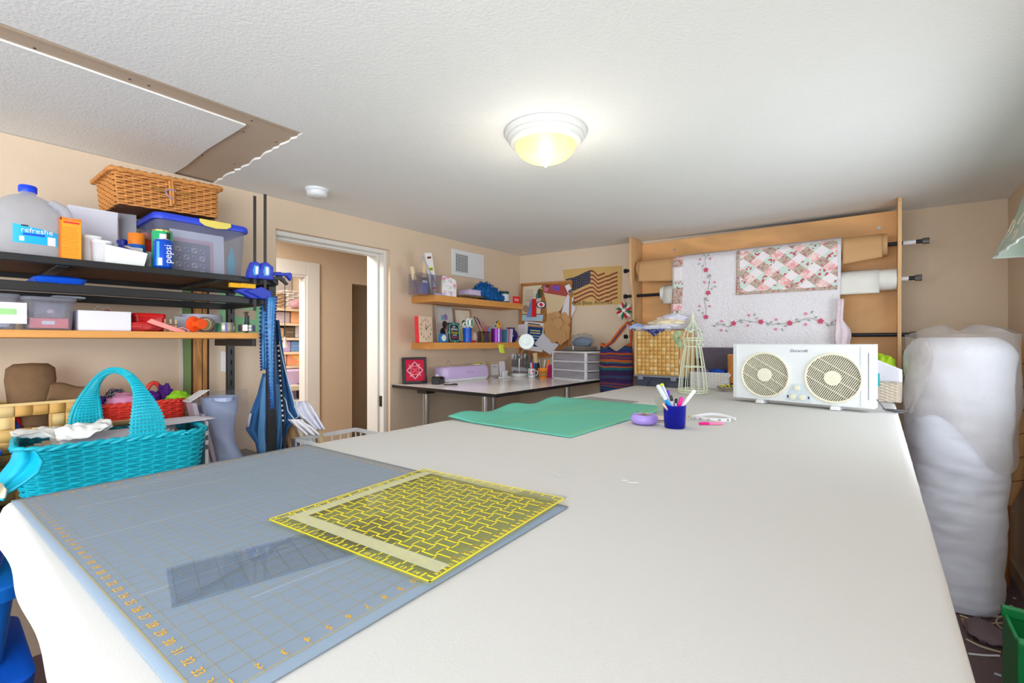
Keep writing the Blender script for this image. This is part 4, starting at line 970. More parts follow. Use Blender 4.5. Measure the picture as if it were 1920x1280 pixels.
MB().cyl((0, 0, 0), (0, 0, .26), .0045, n=8).obj('shaft', M('grey_blue_plastic', (160, 172, 192), .4), q, smooth=True)
MB().ball((0, 0, .262), .006, 8, 6).obj('knob', M('grey_blue_plastic'), q, smooth=True)
pinkf = floral('pastel_floral_print', [(246, 240, 240), (246, 238, 240), (240, 150, 180), (244, 240, 238), (220, 190, 226), (246, 242, 240), (206, 226, 214)], 40)
o = put('floral_keepsake_box', 'pastel floral keepsake box standing on the upper shelf', 'box', 837, -2.635, z1)
fw_ = (yx(852, -2.60) - yx(823, -2.60)) / 2
MB().slab([(.03, -fw_, 0), (.03, fw_, 0), (.03, fw_, .115), (.03, fw_ * .8, .135), (.03, -fw_ * .2, .15), (.03, -fw_, .15)], (-.07, 0, 0)).obj('box_body', pinkf, o, bevel=.003)
for z in (.035, .075, .11): MB().box(.0302, .0306, -fw_ + .004, fw_ - .004, z, z + .001).obj('drawer_line', M('soft_grey_line', (170, 160, 168), .7), o)
MB().box(-.05, .03, -fw_ - .026, -fw_ - .002, .0, .148).obj('side_flap', M('pale_brown_card', (214, 182, 158), .7), o)
o = put('lilac_card', 'flat lilac card lying in front of the floral keepsake box', 'card', 826, -2.601, z1)
MB().box(-.004, .008, -.05, .04, 0, .008).obj('card', M('lilac_card', (190, 168, 226), .6), o); MB().box(-.003, .0085, -.05, .04, .008, .009).obj('top_sheet', lil, o)
o = put('book_stack', 'horizontal lavender book lying on scissors and tools on the upper shelf', 'book', 882, -2.66, z1 + .026)
bk = M('lavender_book', (186, 166, 200), .6)
MB().box(-.06, .05, -.062, .062, 0, .004).box(-.06, .05, -.062, .062, .036, .040).box(-.06, -.056, -.062, .062, .004, .036).obj('cover', bk, o)
MB().box(-.055, .047, -.059, .059, .0045, .0355).obj('page_block', M('lilac_pages', (206, 190, 222), .8, var=.1, vs_=90), o)
o = put('scissors', 'steel scissors lying flat under the lavender book', 'scissors', 884, -2.64, z1)
b = MB(); b.slab([(-.02, -.13, .008), (.0, -.13, .008), (.02, .06, .008), (.005, .06, .008)], (0, 0, .006)); b.slab([(.02, -.10, .002), (.035, -.10, .002), (.0, .08, .002), (-.01, .075, .002)], (0, 0, .006)); b.obj('blade', M('dull_brass_steel', (130, 104, 70), .45, metal=.5), o)
for sx_ in (.0, .03): MB().tube([(sx_ + .02 * math.cos(t), .10 + .032 * math.sin(t), .012) for t in [i * PI / 8 for i in range(16)]], .005, 6, closed=True).obj('finger_ring', dark, o, smooth=True)
MB().box(-.05, .03, -.09, .09, .0145, .025).obj('sheath', M('worn_leather', (120, 96, 74), .7), o)
yarn = M('teal_blue_yarn', (8, 92, 160), .9, var=.4, vs_=50, bump=.6, bs=160)
o = put('yarn_skein', 'fluffy teal blue yarn skein spilling along the upper shelf', 'yarn', 915, -2.665, z1)
for k, (dy, dx, rx, ry, rz) in enumerate(((-.06, 0, .06, .075, .062), (.02, .0, .065, .08, .052), (.085, .01, .05, .055, .034))):
    c = crumple('yarn_lump', (dx, dy, 0), (rx, ry, rz), yarn, o, 20 + k, .4, n=40, m=24, fq=3.2)
b = MB()
for k in range(150):
    a = random.uniform(0, 2 * PI); e = random.uniform(.1, 1.4); y = random.uniform(-.1, .1); hgt = .115 if y < 0 else .085
    p = Vector((.062 * math.cos(a) * math.cos(e), y + .03 * math.sin(a), .02 + hgt * math.sin(e) * (1 - abs(y) * 3)))
    d = Vector((random.uniform(-1, 1), random.uniform(-1, 1), random.uniform(-.4, .8))) * .018
    b.tube([p - d, p + Vector((.006, 0, .008)), p + d], .0028, 5)
b.obj('loose_strands', yarn, o, smooth=True, kind='stuff')
o = put('glass_jar', 'white milk-glass jar with dark green lid on the upper shelf', 'jar', 945, -2.655, z1)
MB().lathe([(0, 0), (.036, 0), (.04, .006), (.04, .062), (.034, .07)], 28).obj('jar_body', M('milk_glass', (226, 224, 232), .25), o, smooth=40)
MB().lathe([(.0385, .066), (.039, .084), (.037, .088), (0, .088)], 28).obj('lid', M('bottle_green_lid', (24, 82, 62), .4), o, smooth=40)
MB().lathe([(.0402, .002), (.0402, .01)], 28).obj('base_band', M('navy_band', (40, 60, 110), .5), o)
o = put('red_card', 'small red sign with white lettering at the end of the upper shelf', 'sign', 968, -2.60, z1)
MB().box(-.003, .003, -.042, .042, 0, .054).obj('card', M('bright_red_card', (236, 36, 56), .5), o)
for z in (.022, .032): MB().box(.003, .0036, -.026, .026, z - .003, z + .003).obj('print', M('pink_white_print', (250, 200, 200), .6), o)
# ---- lower shelf
z2 = ZL + .001
ck = put('clock', 'square vintage clock with cream numbered face and red edge', 'clock', 799, -2.655, z2, rot=(0, -.05, .25))
cw_, chh = .088, .196
cream = M('aged_cream_dial', (236, 210, 184), .7, var=.12, vs_=14)
MB().box(-.035, 0, -cw_, cw_, 0, chh).obj('case', M('clock_red', (206, 34, 40), .5), ck, bevel=.002)
MB().box(0, .002, -cw_ + .002, cw_, .001, chh - .001).obj('dial', cream, ck)
nb = M('dial_brown_ink', (150, 96, 82), .7)
NUM = {12: (0, .07), 1: (.037, .06), 2: (.062, .034), 3: (.068, 0), 4: (.058, -.036), 5: (.034, -.062), 6: (0, -.07), 7: (-.034, -.062), 8: (-.06, -.036), 9: (-.066, 0), 10: (-.058, .034), 11: (-.036, .06)}
RX = (PI / 2, 0, PI / 2)
for n_, (yy, zz) in NUM.items(): text(str(n_), .032, nb, ck, (.0026, yy, chh / 2 + zz), RX, name='numeral')
MB().slab([(.003, -.003, chh / 2), (.003, .003, chh / 2), (.003, .002, chh / 2 + .04), (.003, -.002, chh / 2 + .04)], (.001, 0, 0)).obj('hour_hand', dark, ck)
MB().slab([(.0042, -.002, chh / 2 - .003), (.0042, .002, chh / 2 - .006), (.0042, .040, chh / 2 + .032), (.0042, .038, chh / 2 + .034)], (.001, 0, 0)).obj('minute_hand', dark, ck)
def frame(name, label, px0, px1, top, x, mat, inner, mat2, tilt=-.12, cat='picture frame'):
    y0, y1 = yx(px0, x), yx(px1, x); h = hz((px0 + px1) / 2, top, x) - z2; w_ = (y1 - y0) / 2; t = .014
    o = T(name, label, cat, (x, (y0 + y1) / 2, z2), rot=(0, tilt, 0))
    MB().box(-.008, .008, -w_, -w_ + t, 0, h).box(-.008, .008, w_ - t, w_, 0, h).box(-.008, .008, -w_ + t, w_ - t, 0, t).box(-.008, .008, -w_ + t, w_ - t, h - t, h).obj('moulding', mat, o, bevel=.002)
    MB().box(-.006, -.002, -w_ + t, w_ - t, t, h - t).obj('mount', inner, o)
    return o, w_, h
o, w_, h = frame('silver_picture_frame', 'silver framed family photograph leaning behind the black sign', 821, 853, 573, -2.79, M('silver_frame', (196, 194, 192), .35, metal=.3), M('photo_grey_mount', (206, 200, 200), .6), None)
for yy, zz, rr, c in ((-.02, .17, .02, (120, 170, 200)), (.015, .175, .022, (150, 120, 170)), (.0, .12, .03, (60, 50, 52)), (-.03, .07, .03, (40, 40, 46)), (.03, .1, .03, (190, 150, 140))):
    MB().ball((-.0015, yy, zz * h / .25), (.001, rr, rr * 1.2), 12, 8).obj('figure', M('photo_%d_%d_%d' % c, c, .6), o)
o, w_, h = frame('cream_picture_frame', 'cream landscape picture in a thin brown frame behind the scissors cup', 855, 887, 578, -2.79, M('thin_brown_frame', (170, 138, 112), .5), M('cream_picture', (234, 224, 206), .7, var=.08), None)
for yy, zz, c in ((-.02, .1, (200, 196, 90)), (.0, .08, (176, 190, 96)), (-.035, .07, (214, 190, 120))): MB().box(-.0019, -.001, yy - .006, yy + .006, .02, zz * 1.6).obj('grass_stroke', M('stroke_%d' % c[1], c, .7), o)
o = put('round_tape_measure', 'bright blue round tape measure with pastel dial', 'tape measure', 830, -2.615, z2)
MB().lathe([(0, -.014), (.03, -.014), (.034, -.01), (.034, .01), (.03, .014), (0, .014)], 32, o=(0, 0, 0), mat=Matrix.Translation((0, 0, .034)) @ Matrix.Rotation(PI / 2, 4, 'Y')).obj('case', M('azure_plastic', (10, 120, 206), .35), o, smooth=40)
MB().box(-.012, .012, -.034, .034, 0, .02).obj('foot', M('azure_plastic'), o, bevel=.003)
MB().lathe([(0, .0142), (.024, .0142), (.024, .0152), (0, .0152)], 28, mat=Matrix.Translation((0, 0, .034)) @ Matrix.Rotation(PI / 2, 4, 'Y')).obj('dial', M('pastel_yellow_dial', (238, 228, 180), .6), o)
MB().lathe([(0, .0154), (.017, .0154), (.017, .016), (0, .016)], 28, mat=Matrix.Translation((0, 0, .034)) @ Matrix.Rotation(PI / 2, 4, 'Y')).obj('dial_centre', M('pastel_blue_dial', (206, 222, 232), .6, var=.1, vs_=60), o)
o = put('quote_sign', 'black plaque with turquoise scrolled border and coloured lettering', 'sign', 853, -2.64, z2, rot=(0, -.08, .1))
qw, qh = .070, .156
MB().box(-.008, 0, -qw, qw, 0, qh).obj('plaque', M('chalkboard_black', (50, 50, 54), .6), o, bevel=.002)
tq = M('turquoise_line', (90, 206, 206), .5)
pts = []
for i in range(48):
    t = 2 * PI * i / 48; c, s_ = math.cos(t), math.sin(t); g = (abs(c) ** 8 + abs(s_) ** 8) ** -.125; k = 1 - .05 * abs(math.sin(4 * t)) - .03 * (1 + math.cos(8 * t))
    pts.append((.0012, c * g * (qw - .007) * k, qh / 2 + s_ * g * (qh / 2 - .006) * k))
MB().tube(pts, .003, 6, closed=True).obj('scroll_border', tq, o, smooth=True)
for y, z in ((0, qh - .007), (0, .007), (-qw + .005, qh / 2), (qw - .005, qh / 2)): MB().ball((.001, y, z), (.002, .008, .008), 10, 6).obj('scroll_knot', tq, o)
for s_, z, sz, m_, sh_ in (('MY', .122, .025, paper, 0), ('SEWING', .103, .022, paper, 0), ('Honey', .079, .031, M('mustard_print', (230, 200, 40), .6), .3), ('CAN BE', .058, .015, paper, 0), ('CRAFTY', .038, .026, M('raspberry_print', (190, 76, 120), .6), 0)):
    text(s_, sz, m_, o, (.0012, 0, z), RX, shear=sh_)
blp = M('blue_foil_cup', (24, 90, 206), .25, var=.15, vs_=20)
def cup(name, label, cat, px, x, r0, r1, h, mat, z=z2, n=24, wall=.002):
    o = put(name, label, cat, px, x, z)
    MB().lathe([(0, 0), (r0, 0), (r1, h), (r1 - wall, h), (r0 - wall, .003), (0, .003)], n).obj('cup_body', mat, o, smooth=40)
    return o
o = cup('blue_cup', 'tall ribbed blue cup holding scissors', 'cup', 876, -2.64, .032, .038, .118, blp)
for k in range(5): MB().tube([((.0367 + k * .0004) * math.cos(t), (.0367 + k * .0004) * math.sin(t), .075 + k * .008) for t in [i * PI / 12 for i in range(24)]], .0015, 5, closed=True).obj('rib', blp, o, smooth=True)
def scis(name, label, base, lean, hc, col2, rz=0):
    q = T(name, label, 'scissors', base, rot=(lean, 0, rz))
    MB().box(-.002, .002, -.006, .006, 0, .10).obj('blade', chrome, q)
    for s_ in (-1, 1):
        h_ = MB().tube([(s_ * .002, s_ * .016 + .013 * math.cos(t), .135 + .03 * math.sin(t)) for t in [i * PI / 8 for i in range(16)]], .007, 6, closed=True).obj('finger_ring', hc, q, smooth=True)
        MB().tube([(s_ * .0045, s_ * .016 + .010 * math.cos(t), .135 + .025 * math.sin(t)) for t in [i * PI / 8 for i in range(16)]], .0045, 6, closed=True).obj('soft_lining', col2, h_, smooth=True)
    return q
scis('scissors', 'white and green handled scissors in the blue cup', (o.location.x + .012, o.location.y + .012, z2 + .005), -.03, white, M('leaf_green_grip', (20, 140, 80), .5))
q = T('rotary_cutter', 'white rotary cutter with green button in the blue cup', 'rotary cutter', (o.location.x - .01, o.location.y - .016, z2 + .005), rot=(.06, 0, 0))
MB().box(-.005, .005, -.008, .008, 0, .125).obj('handle', white, q, bevel=.003)
MB().cyl((-.006, 0, .142), (.006, 0, .142), .021, n=20).obj('blade_guard', white, q)
MB().cyl((.006, 0, .142), (.009, 0, .142), .009, n=12).obj('button', M('leaf_green_grip'), q)
MB().cyl((-.004, -.004, .158), (.002, -.004, .158), .018, n=20).obj('blade', dark, q)
# small flag
o = put('small_flag', 'small stars and stripes flag on a stick behind the mesh cup', 'flag', 886, -2.70, z2)
MB().cyl((0, -.004, 0), (0, .004, .175), .0022, n=6).obj('stick', M('gold_stick', (200, 170, 90), .5), o)
MB().lathe([(0, 0), (.02, 0), (.018, .012), (0, .014)], 12).obj('base', M('red_base', (206, 30, 50), .5), o)
redst = M('flag_red', (176, 44, 56), .8); navyf = M('flag_navy', (44, 48, 86), .8)
def fl(y0, y1, mat, nm):
    def fn(u, v): 
        w_ = y0 + (y1 - y0) * u
        return (.006 * math.sin(w_ * 60) + .004, .004 + .055 * w_ * 1.0 + .055 * (1 - v) * .8, .168 - .09 * (1 - v) - .035 * w_)
    return MB().grid(fn, 3, 8).obj(nm, mat, o, smooth=True, solid=.0008)
o.scale = (1.0, 1.35, 1.15)
for k in range(7): fl(k / 7, (k + 1) / 7, redst if k % 2 == 0 else paper, 'stripe')
MB().grid(lambda u, v: (.006, .004 + .03 * u + .018 * (1 - v), .17 - .045 * (1 - v) - .012 * u), 4, 4).obj('canton', navyf, o, smooth=True, solid=.0012)
o = put('knit_swatch', 'pink and white knitted swatch behind the small flag', 'swatch', 888, -2.72, z2)
crumple('cloth', (0, 0, 0), (.03, .035, .045), M('pink_white_knit', (226, 198, 198), .9, var=.2, vs_=60), o, 31, .2); MB().box(-.02, .02, -.03, .03, 0, .012).obj('folded_base', M('cream_knit', (226, 214, 200), .9), o)
# mesh pencil cup
o = put('mesh_pencil_cup', 'square black wire mesh pencil cup', 'pencil cup', 907, -2.645, z2)
b = MB(); hw, hh = .033, .078
for k in range(12):
    t = -hw + 2 * hw * k / 11
    for s_ in (-1, 1):
        b.box(s_ * hw - .0005, s_ * hw + .0005, t - .0005, t + .0005, 0, hh); b.box(t - .0005, t + .0005, s_ * hw - .0005, s_ * hw + .0005, 0, hh)
for k in range(12):
    z = hh * k / 11
    for s_ in (-1, 1): b.box(s_ * hw - .0005, s_ * hw + .0005, -hw, hw, z - .0005, z + .0005); b.box(-hw, hw, s_ * hw - .0005, s_ * hw + .0005, z - .0005, z + .0005)
b.obj('wire_mesh', black, o, kind='stuff')
MB().box(-hw, hw, -hw, hw, 0, .002).obj('bottom', black, o)
q, _ = resample(rrect(hw * 2, hw * 2, .004), 24); MB().tube([(p.x, p.y, hh) for p in q], .0025, 6, closed=True).obj('rim', black, o)
PENC = 0
def pen(parent_loc, dx, dy, lean, h, col, cap_c, label, cat='pen', r=.0042, z=z2, capl=.35, group=None):
    q = T('pen' if cat == 'pen' else cat.replace(' ', '_'), label, cat, (parent_loc.x + dx, parent_loc.y + dy, z + .004), rot=lean, group=group)
    cm_ = M('ink_%d_%d_%d' % col, col, .4); kc = M('ink_%d_%d_%d' % cap_c, cap_c, .4)
    MB().lathe([(0, 0), (r * .6, .002), (r, .008), (r, h * (1 - capl)), (0, h * (1 - capl))], 10).obj('barrel', cm_, q, smooth=40)
    MB().lathe([(r * 1.12, h * (1 - capl)), (r * 1.12, h * .96), (r * .8, h), (0, h)], 10).obj('cap', kc, q, smooth=40)
    return q
pen(o.location, .0, -.02, (.10, .05, 0), .10, (200, 180, 60), (190, 170, 50), 'yellow pencil in the mesh cup', z=z2)
pen(o.location, .01, -.005, (-.1, .02, 0), .11, (190, 60, 60), (210, 60, 70), 'red pen in the mesh cup', z=z2)
pen(o.location, .01, .014, (-.32, 0, 0), .125, (40, 110, 210), (60, 130, 226), 'blue pen leaning out of the mesh cup', z=z2)
pen(o.location, -.01, .016, (-.42, 0, 0), .128, (230, 120, 50), (236, 130, 60), 'orange pen leaning out of the mesh cup', z=z2)
pen(o.location, -.01, .0, (-.25, .1, 0), .13, (226, 226, 230), (206, 80, 100), 'white pen with red cap in the mesh cup', z=z2)
o = cup('purple_cup', 'purple striped metallic cup holding rotary cutters', 'cup', 931, -2.635, .042, .042, .104, M('metallic_purple', (128, 40, 156), .3, metal=.3))
arc(o, 'silver_stripe', M('silver_stripe', (196, 186, 214), .3, metal=.4), .0424, -.55, -.2, .002, .103); arc(o, 'violet_stripe', M('light_violet_stripe', (190, 90, 210), .3), .0424, .0, .3, .002, .103)
def rot_cut(label, dx, dy, lean, col, disc):
    q = T('rotary_cutter', label, 'rotary cutter', (o.location.x + dx, o.location.y + dy, z2 + .005), rot=lean)
    MB().slab([(-.006, -.009, 0), (-.006, .009, 0), (-.006, .012, .11), (-.006, .02, .135), (-.006, .015, .152), (-.006, -.012, .152), (-.006, -.018, .13), (-.006, -.012, .11)], (.012, 0, 0)).obj('handle', col, q, bevel=.003)
    MB().cyl((-.009, 0, .137), (-.006, 0, .137), .023, n=24).obj('blade', disc, q)
    MB().cyl((.006, 0, .137), (.009, 0, .137), .006, n=12).obj('bolt', dark, q)
rot_cut('yellow handled rotary cutter in the purple cup', .01, .012, (-.03, 0, 0), M('safety_yellow', (250, 176, 26), .4), dark)
q = T('thread_bobbin', 'grey bobbin ring resting on the rim of the purple cup', 'bobbin', (o.location.x, o.location.y - .025, z2 + .105))
MB().lathe([(.008, -.006), (.022, -.006), (.022, .006), (.008, .006), (.008, -.006)], 24, mat=Matrix.Translation((0, 0, .02)) @ Matrix.Rotation(PI / 2, 4, 'Y')).obj('ring', M('grey_bobbin', (186, 182, 178), .4), q, smooth=40)
MB().lathe([(0, -.005), (.0085, -.005), (.0085, .0065), (0, .0065)], 16, mat=Matrix.Translation((0, 0, .02)) @ Matrix.Rotation(PI / 2, 4, 'Y')).obj('core', dark, q)
for k, (c, lb) in enumerate((((70, 140, 170), 'teal booklet standing beside the purple cup'), ((206, 110, 160), 'pink booklet behind the teal one'), ((226, 214, 226), 'pale booklet nearest the dark blue vase'))):
    q = put('booklet', lb, 'booklet', 944 + k * 4, -2.64 + .004 * k, z2, rot=(-.10, 0, 0), group='booklets beside the purple cup')
    MB().box(-.05, .04, -.003, .003, 0, .098 + .004 * k).obj('cover', M('booklet_%d' % c[0], c, .5), q); MB().box(-.048, .0405, -.002, .002, .002, .096 + .004 * k).obj('pages', paper, q)
o = put('blue_glass_vase', 'round dark cobalt blue glass vase on the lower shelf', 'vase', 958, -2.69, z2)
MB().lathe([(0, 0), (.03, 0), (.05, .02), (.058, .05), (.052, .08), (.036, .1), (.03, .108), (.036, .118), (.032, .118), (.026, .107), (.03, .1)], 32).obj('vase_body', M('cobalt_glass', (18, 14, 120), .08, spec=.8), o, smooth=60)
MB().lathe([(.0, .002), (.026, .002)], 16).obj('foot', M('cobalt_glass'), o)
for q in [x for x in bpy.data.objects if x.parent is None and x.get('category') and abs(x.location.x + 2.66) < .09 and ZL - .01 < x.location.z < ZL + .14 and x.location.y > 2.75 and x.name.split('.')[0] not in ('floating_shelf',)]:
    q.scale = (1.15, 1.15, 1.15) if 'small_flag' not in q.name else (1.3, 1.75, 1.3)
    if q.location.z > ZL + .05: q.location.z += .016
for q in [x for x in bpy.data.objects if x.parent is None and x.get('category') and abs(x.location.x + 2.66) < .09 and ZU - .01 < x.location.z < ZU + .1 and x.location.y > 2.72 and 'shelf' not in x.name]:
    k = 1.28 if 'yarn' in q.name else 1.15
    q.scale = (k if 'yarn' not in q.name else 1.05, k, k)
    if q.location.z > ZU + .02: q.location.z += .004
# sticky note hanging from the shelf front
o = put('sticky_note', 'lime yellow sticky note stuck to the lower shelf edge', 'sticky note', 940, FX + .0015, ZL - .09)
MB().grid(lambda u, v: (.018 * (1 - v) ** 2, (u - .5) * .076, v * .076 - .008 * u), 4, 8).obj('note', M('lime_note', (222, 236, 80), .7), o, smooth=True, solid=.0006)
MB().grid(lambda u, v: (.0006, (u - .5) * .07, .062 + v * .012 - .008 * u), 4, 1).obj('glue_strip', M('lime_note'), o, solid=.0004)
# ================================================================== corner desk
DX1, DY0, DZ = -1.838, 2.165, 1.037
dk = T('corner_desk', 'white laminate desk with black edge on chrome legs in the corner', 'desk', ((XL + DX1) / 2, (DY0 + 3.75) / 2, 0))
dx_, dy_ = dk.location.x, dk.location.y
lam = M('glossy_white_laminate', (242, 238, 236), .12, var=.03)
tp = [(XL + .004 - dx_, DY0 - dy_), (DX1 - dx_, DY0 - dy_), (DX1 - dx_, A.y + (DX1 - A.x) * WD.y / WD.x - .006 - dy_), (XL + .004 - dx_, 3.748 - dy_)]
MB().slab([(x, y, DZ - .022) for x, y in tp], (0, 0, .0218)).obj('edge_band', M('black_edge_band', (24, 23, 26), .4), dk, bevel=.002)
MB().slab([(x * .996, y * .997, DZ - .0005) for x, y in tp], (0, 0, .0008)).obj('laminate_top', lam, dk)
for px, y_ in ((799, 2.24), (925, 3.0), (1063, 3.35)):
    x_ = xy(px, y_); MB().cyl((x_ - dx_, y_ - dy_, 0), (x_ - dx_, y_ - dy_, DZ - .023), .024, n=20).obj('leg', chrome, dk, smooth=True)
x_ = xy(910, 2.28); MB().cyl((x_ - dx_, 2.28 - dy_, 0), (x_ - dx_, 2.28 - dy_, DZ - .023), .024, n=20).obj('leg', chrome, dk, smooth=True)
x_ = xy(799, 2.24); MB().box(x_ - dx_ - .05, x_ - dx_ + .05, 2.20 - dy_, 2.28 - dy_, DZ - .05, DZ - .0235).obj('leg_plate', black, dk)
q = T('green_storage_case', 'dark green lidded case on the floor under the corner desk', 'case', (-2.55, 2.5, 0))
MB().box(-.2, .2, -.18, .18, 0, .48).obj('case_body', M('dark_green_case', (24, 96, 76), .5), q, bevel=.01); MB().box(-.205, .205, -.185, .185, .48, .52).obj('lid', M('dark_green_case'), q, bevel=.008)
ZK = DZ + .0015
def dput(name, label, cat, px, py, rz=0, rot=None, group=None):
    p = atz(px, py, ZK); return T(name, label, cat, (p.x, p.y, ZK), rz, group, rot)
# red quilt block in a black frame, leaning against the wall
o = T('quilt_block_frame', 'black framed red and pink star quilt block on the corner desk', 'picture frame', (-2.78, 2.32, ZK), rot=(0, -.14, -.42))
fw2, fh = .092, .20
MB().box(-.02, .02, -fw2, -fw2 + .018, 0, fh).box(-.02, .02, fw2 - .018, fw2, 0, fh).box(-.02, .02, -fw2 + .018, fw2 - .018, 0, .018).box(-.02, .02, -fw2 + .018, fw2 - .018, fh - .018, fh).obj('frame', black, o, bevel=.002)
MB().box(-.01, .012, -fw2 + .018, fw2 - .018, .018, fh - .018).obj('red_ground', M('crimson_cloth', (206, 30, 66), .85, var=.15, vs_=40), o)
pk1 = M('rose_pink_cloth', (240, 160, 176), .85, var=.12, vs_=60); pk2_ = M('dark_red_cloth', (150, 24, 48), .85); cz = fh / 2
for k in range(4):
    a = k * PI / 2
    def rp(y, z): return (.0122, y * math.cos(a) - z * math.sin(a), cz + (y * math.sin(a) + z * math.cos(a)) * 1.05)
    MB().slab([rp(-.026, .042), rp(0, .066), rp(.026, .042), rp(.03, .026), rp(0, .03), rp(-.03, .026)], (.0012, 0, 0)).obj('patch', pk1, o)
    MB().slab([rp(-.017, .034), rp(0, .056), rp(.017, .034)], (.0022, 0, 0)).obj('patch', pk2_, o)
    MB().slab([rp(.03, .026), rp(.045, .045), rp(.026, .042)], (.0012, 0, 0)).obj('patch', pk1, o)
MB().slab([(.0122, -.028, cz - .028), (.0122, 0, cz - .012), (.0122, .028, cz - .028), (.0122, .012, cz), (.0122, .028, cz + .028), (.0122, 0, cz + .012), (.0122, -.028, cz + .028), (.0122, -.012, cz)], (.0014, 0, 0)).obj('patch', M('coral_cloth', (226, 84, 104), .85), o)
# tape dispenser
o = dput('tape_dispenser', 'black desktop tape dispenser in front of the lilac machine', 'tape dispenser', 821, 719, .5)
MB().slab([(-.03, -.065, 0), (-.03, .075, 0), (-.03, .08, .045), (-.03, .05, .05), (-.03, .03, .03), (-.03, -.02, .03), (-.03, -.04, .06), (-.03, -.065, .05)], (.06, 0, 0)).obj('body', black, o, bevel=.005)
MB().lathe([(.012, -.009), (.026, -.009), (.026, .009), (.012, .009), (.012, -.009)], 24, mat=Matrix.Translation((.0, -.004, .045)) @ Matrix.Rotation(PI / 2, 4, 'Y')).obj('tape_roll', M('lilac_tape', (220, 216, 236), .4), o, smooth=40)
MB().box(-.012, .012, .079, .083, .03, .05).obj('cutter', chrome, o)
# lilac cutting machine
mA, mB = atz(832, 717, ZK), atz(921, 709, ZK); mang = math.atan2(mB.y - mA.y, mB.x - mA.x) - PI / 2; mlen = (mB - mA).length
mc = (mA + mB) / 2 + Vector((-math.cos(mang), -math.sin(mang), 0)) * .075
o = T('cutting_machine', 'lilac electronic cutting machine with white base on the corner desk', 'cutting machine', (mc.x, mc.y, ZK), mang)
def mloc(dx, dy, z): return mc + Vector((dx * math.cos(mang) - dy * math.sin(mang), dx * math.sin(mang) + dy * math.cos(mang), 0)) + Vector((0, 0, ZK + z - mc.z))
lilm = M('lilac_gloss', (208, 186, 232), .25, var=.02)
ol = rrect(.15, mlen, .06, 8)
l = loft(ol, [(.022, 1.04, 1.01), (.03, 1.05, 1.015), (.09, 1.0, .99), (.108, .96, .975), (.116, .88, .95)]); l.f.append(tuple(4 * l.n + k for k in range(l.n))); l.obj('shell', lilm, o, smooth=50)
l = loft(rrect(.145, mlen - .02, .055, 8), [(.0, .95, .95), (.006, 1, 1), (.0215, 1.02, 1.01)]); l.f.append(tuple(2 * l.n + k for k in range(l.n))); l.obj('base', white, o, smooth=50)
MB().box(-.045, .045, -mlen * .42, mlen * .42, .116, .119).obj('top_door', M('pale_lilac_gloss', (218, 204, 232), .2), o, bevel=.002)
MB().box(.0765, .0775, -.03, .06, .066, .072).obj('printed_name', M('lilac_print', (176, 150, 206), .4), o)
q = T('yellow_notepad', 'pale yellow pad lying on the lilac machine', 'notepad', mloc(.02, mlen * .33, .1205), mang)
MB().grid(lambda u, v: (.06 * (u - .5), .1 * (v - .5), .006 + .014 * math.sin(PI * v)), 6, 8).obj('pad', M('pale_yellow_paper', (236, 226, 120), .7), q, smooth=True, solid=.004); MB().box(-.03, .03, -.05, .05, 0, .0045).obj('backing', paper, q)
q = T('clear_stand', 'small clear plastic stand on the lilac machine', 'stand', mloc(-.02, -mlen * .25, .1205))
MB().grid(lambda u, v: (.0, .025 * math.cos(PI * u), .045 * math.sin(PI * u) * (.85 + .15 * v)), 14, 2).obj('hoop', G('acrylic_clear'), q, smooth=True, solid=.002); MB().box(-.01, .01, -.027, .027, 0, .002).obj('base', white, q)
o = dput('white_adapter_box', 'white printed carton behind the lilac machine end', 'box', 922, 703, -.1)
MB().box(-.05, .04, -.045, .05, 0, .105).obj('carton', paper, o, bevel=.002); MB().box(.0402, .0408, -.02, .03, .08, .086).obj('print', M('blue_ink_print', (110, 120, 190), .6), o)
o = dput('black_pen', 'black pen lying on the front of the corner desk', 'pen', 845, 722, rot=(0, PI / 2, .9))
o.location.z += .005
MB().lathe([(0, -.055), (.002, -.052), (.005, -.04), (.005, .05), (0, .055)], 10).obj('barrel', black, o, smooth=True); MB().box(-.008, -.005, -.002, .002, .01, .048).obj('clip', dark, o)
o = dput('white_device', 'white phone stand holding a white card', 'stand', 946, 708, .1)
MB().box(-.03, .035, -.052, .052, 0, .012).box(-.0, .012, -.04, .04, .012, .062).obj('stand_base', white, o, bevel=.003)
MB().slab([(-.012, -.042, .02), (-.012, .042, .02), (-.026, .042, .145), (-.026, -.042, .145)], (-.006, 0, 0)).obj('card', lil, o, bevel=.002)
MB().tube([(.036, .012, .03), (.044, .006, .045), (.036, -.004, .05), (.036, -.012, .04), (.037, -.004, .02)], .0018, 6).obj('cable', dark, o, smooth=True)
o = dput('phone_charger', 'small grey charger lying by the white phone stand', 'charger', 928, 707, .3)
MB().ball((0, 0, .008), (.022, .035, .008)).obj('case', greyc, o, smooth=True); MB().tube([(0, .03, .006), (.01, .05, .004), (-.01, .07, .004)], .0025, 6).obj('cord', dark, o)
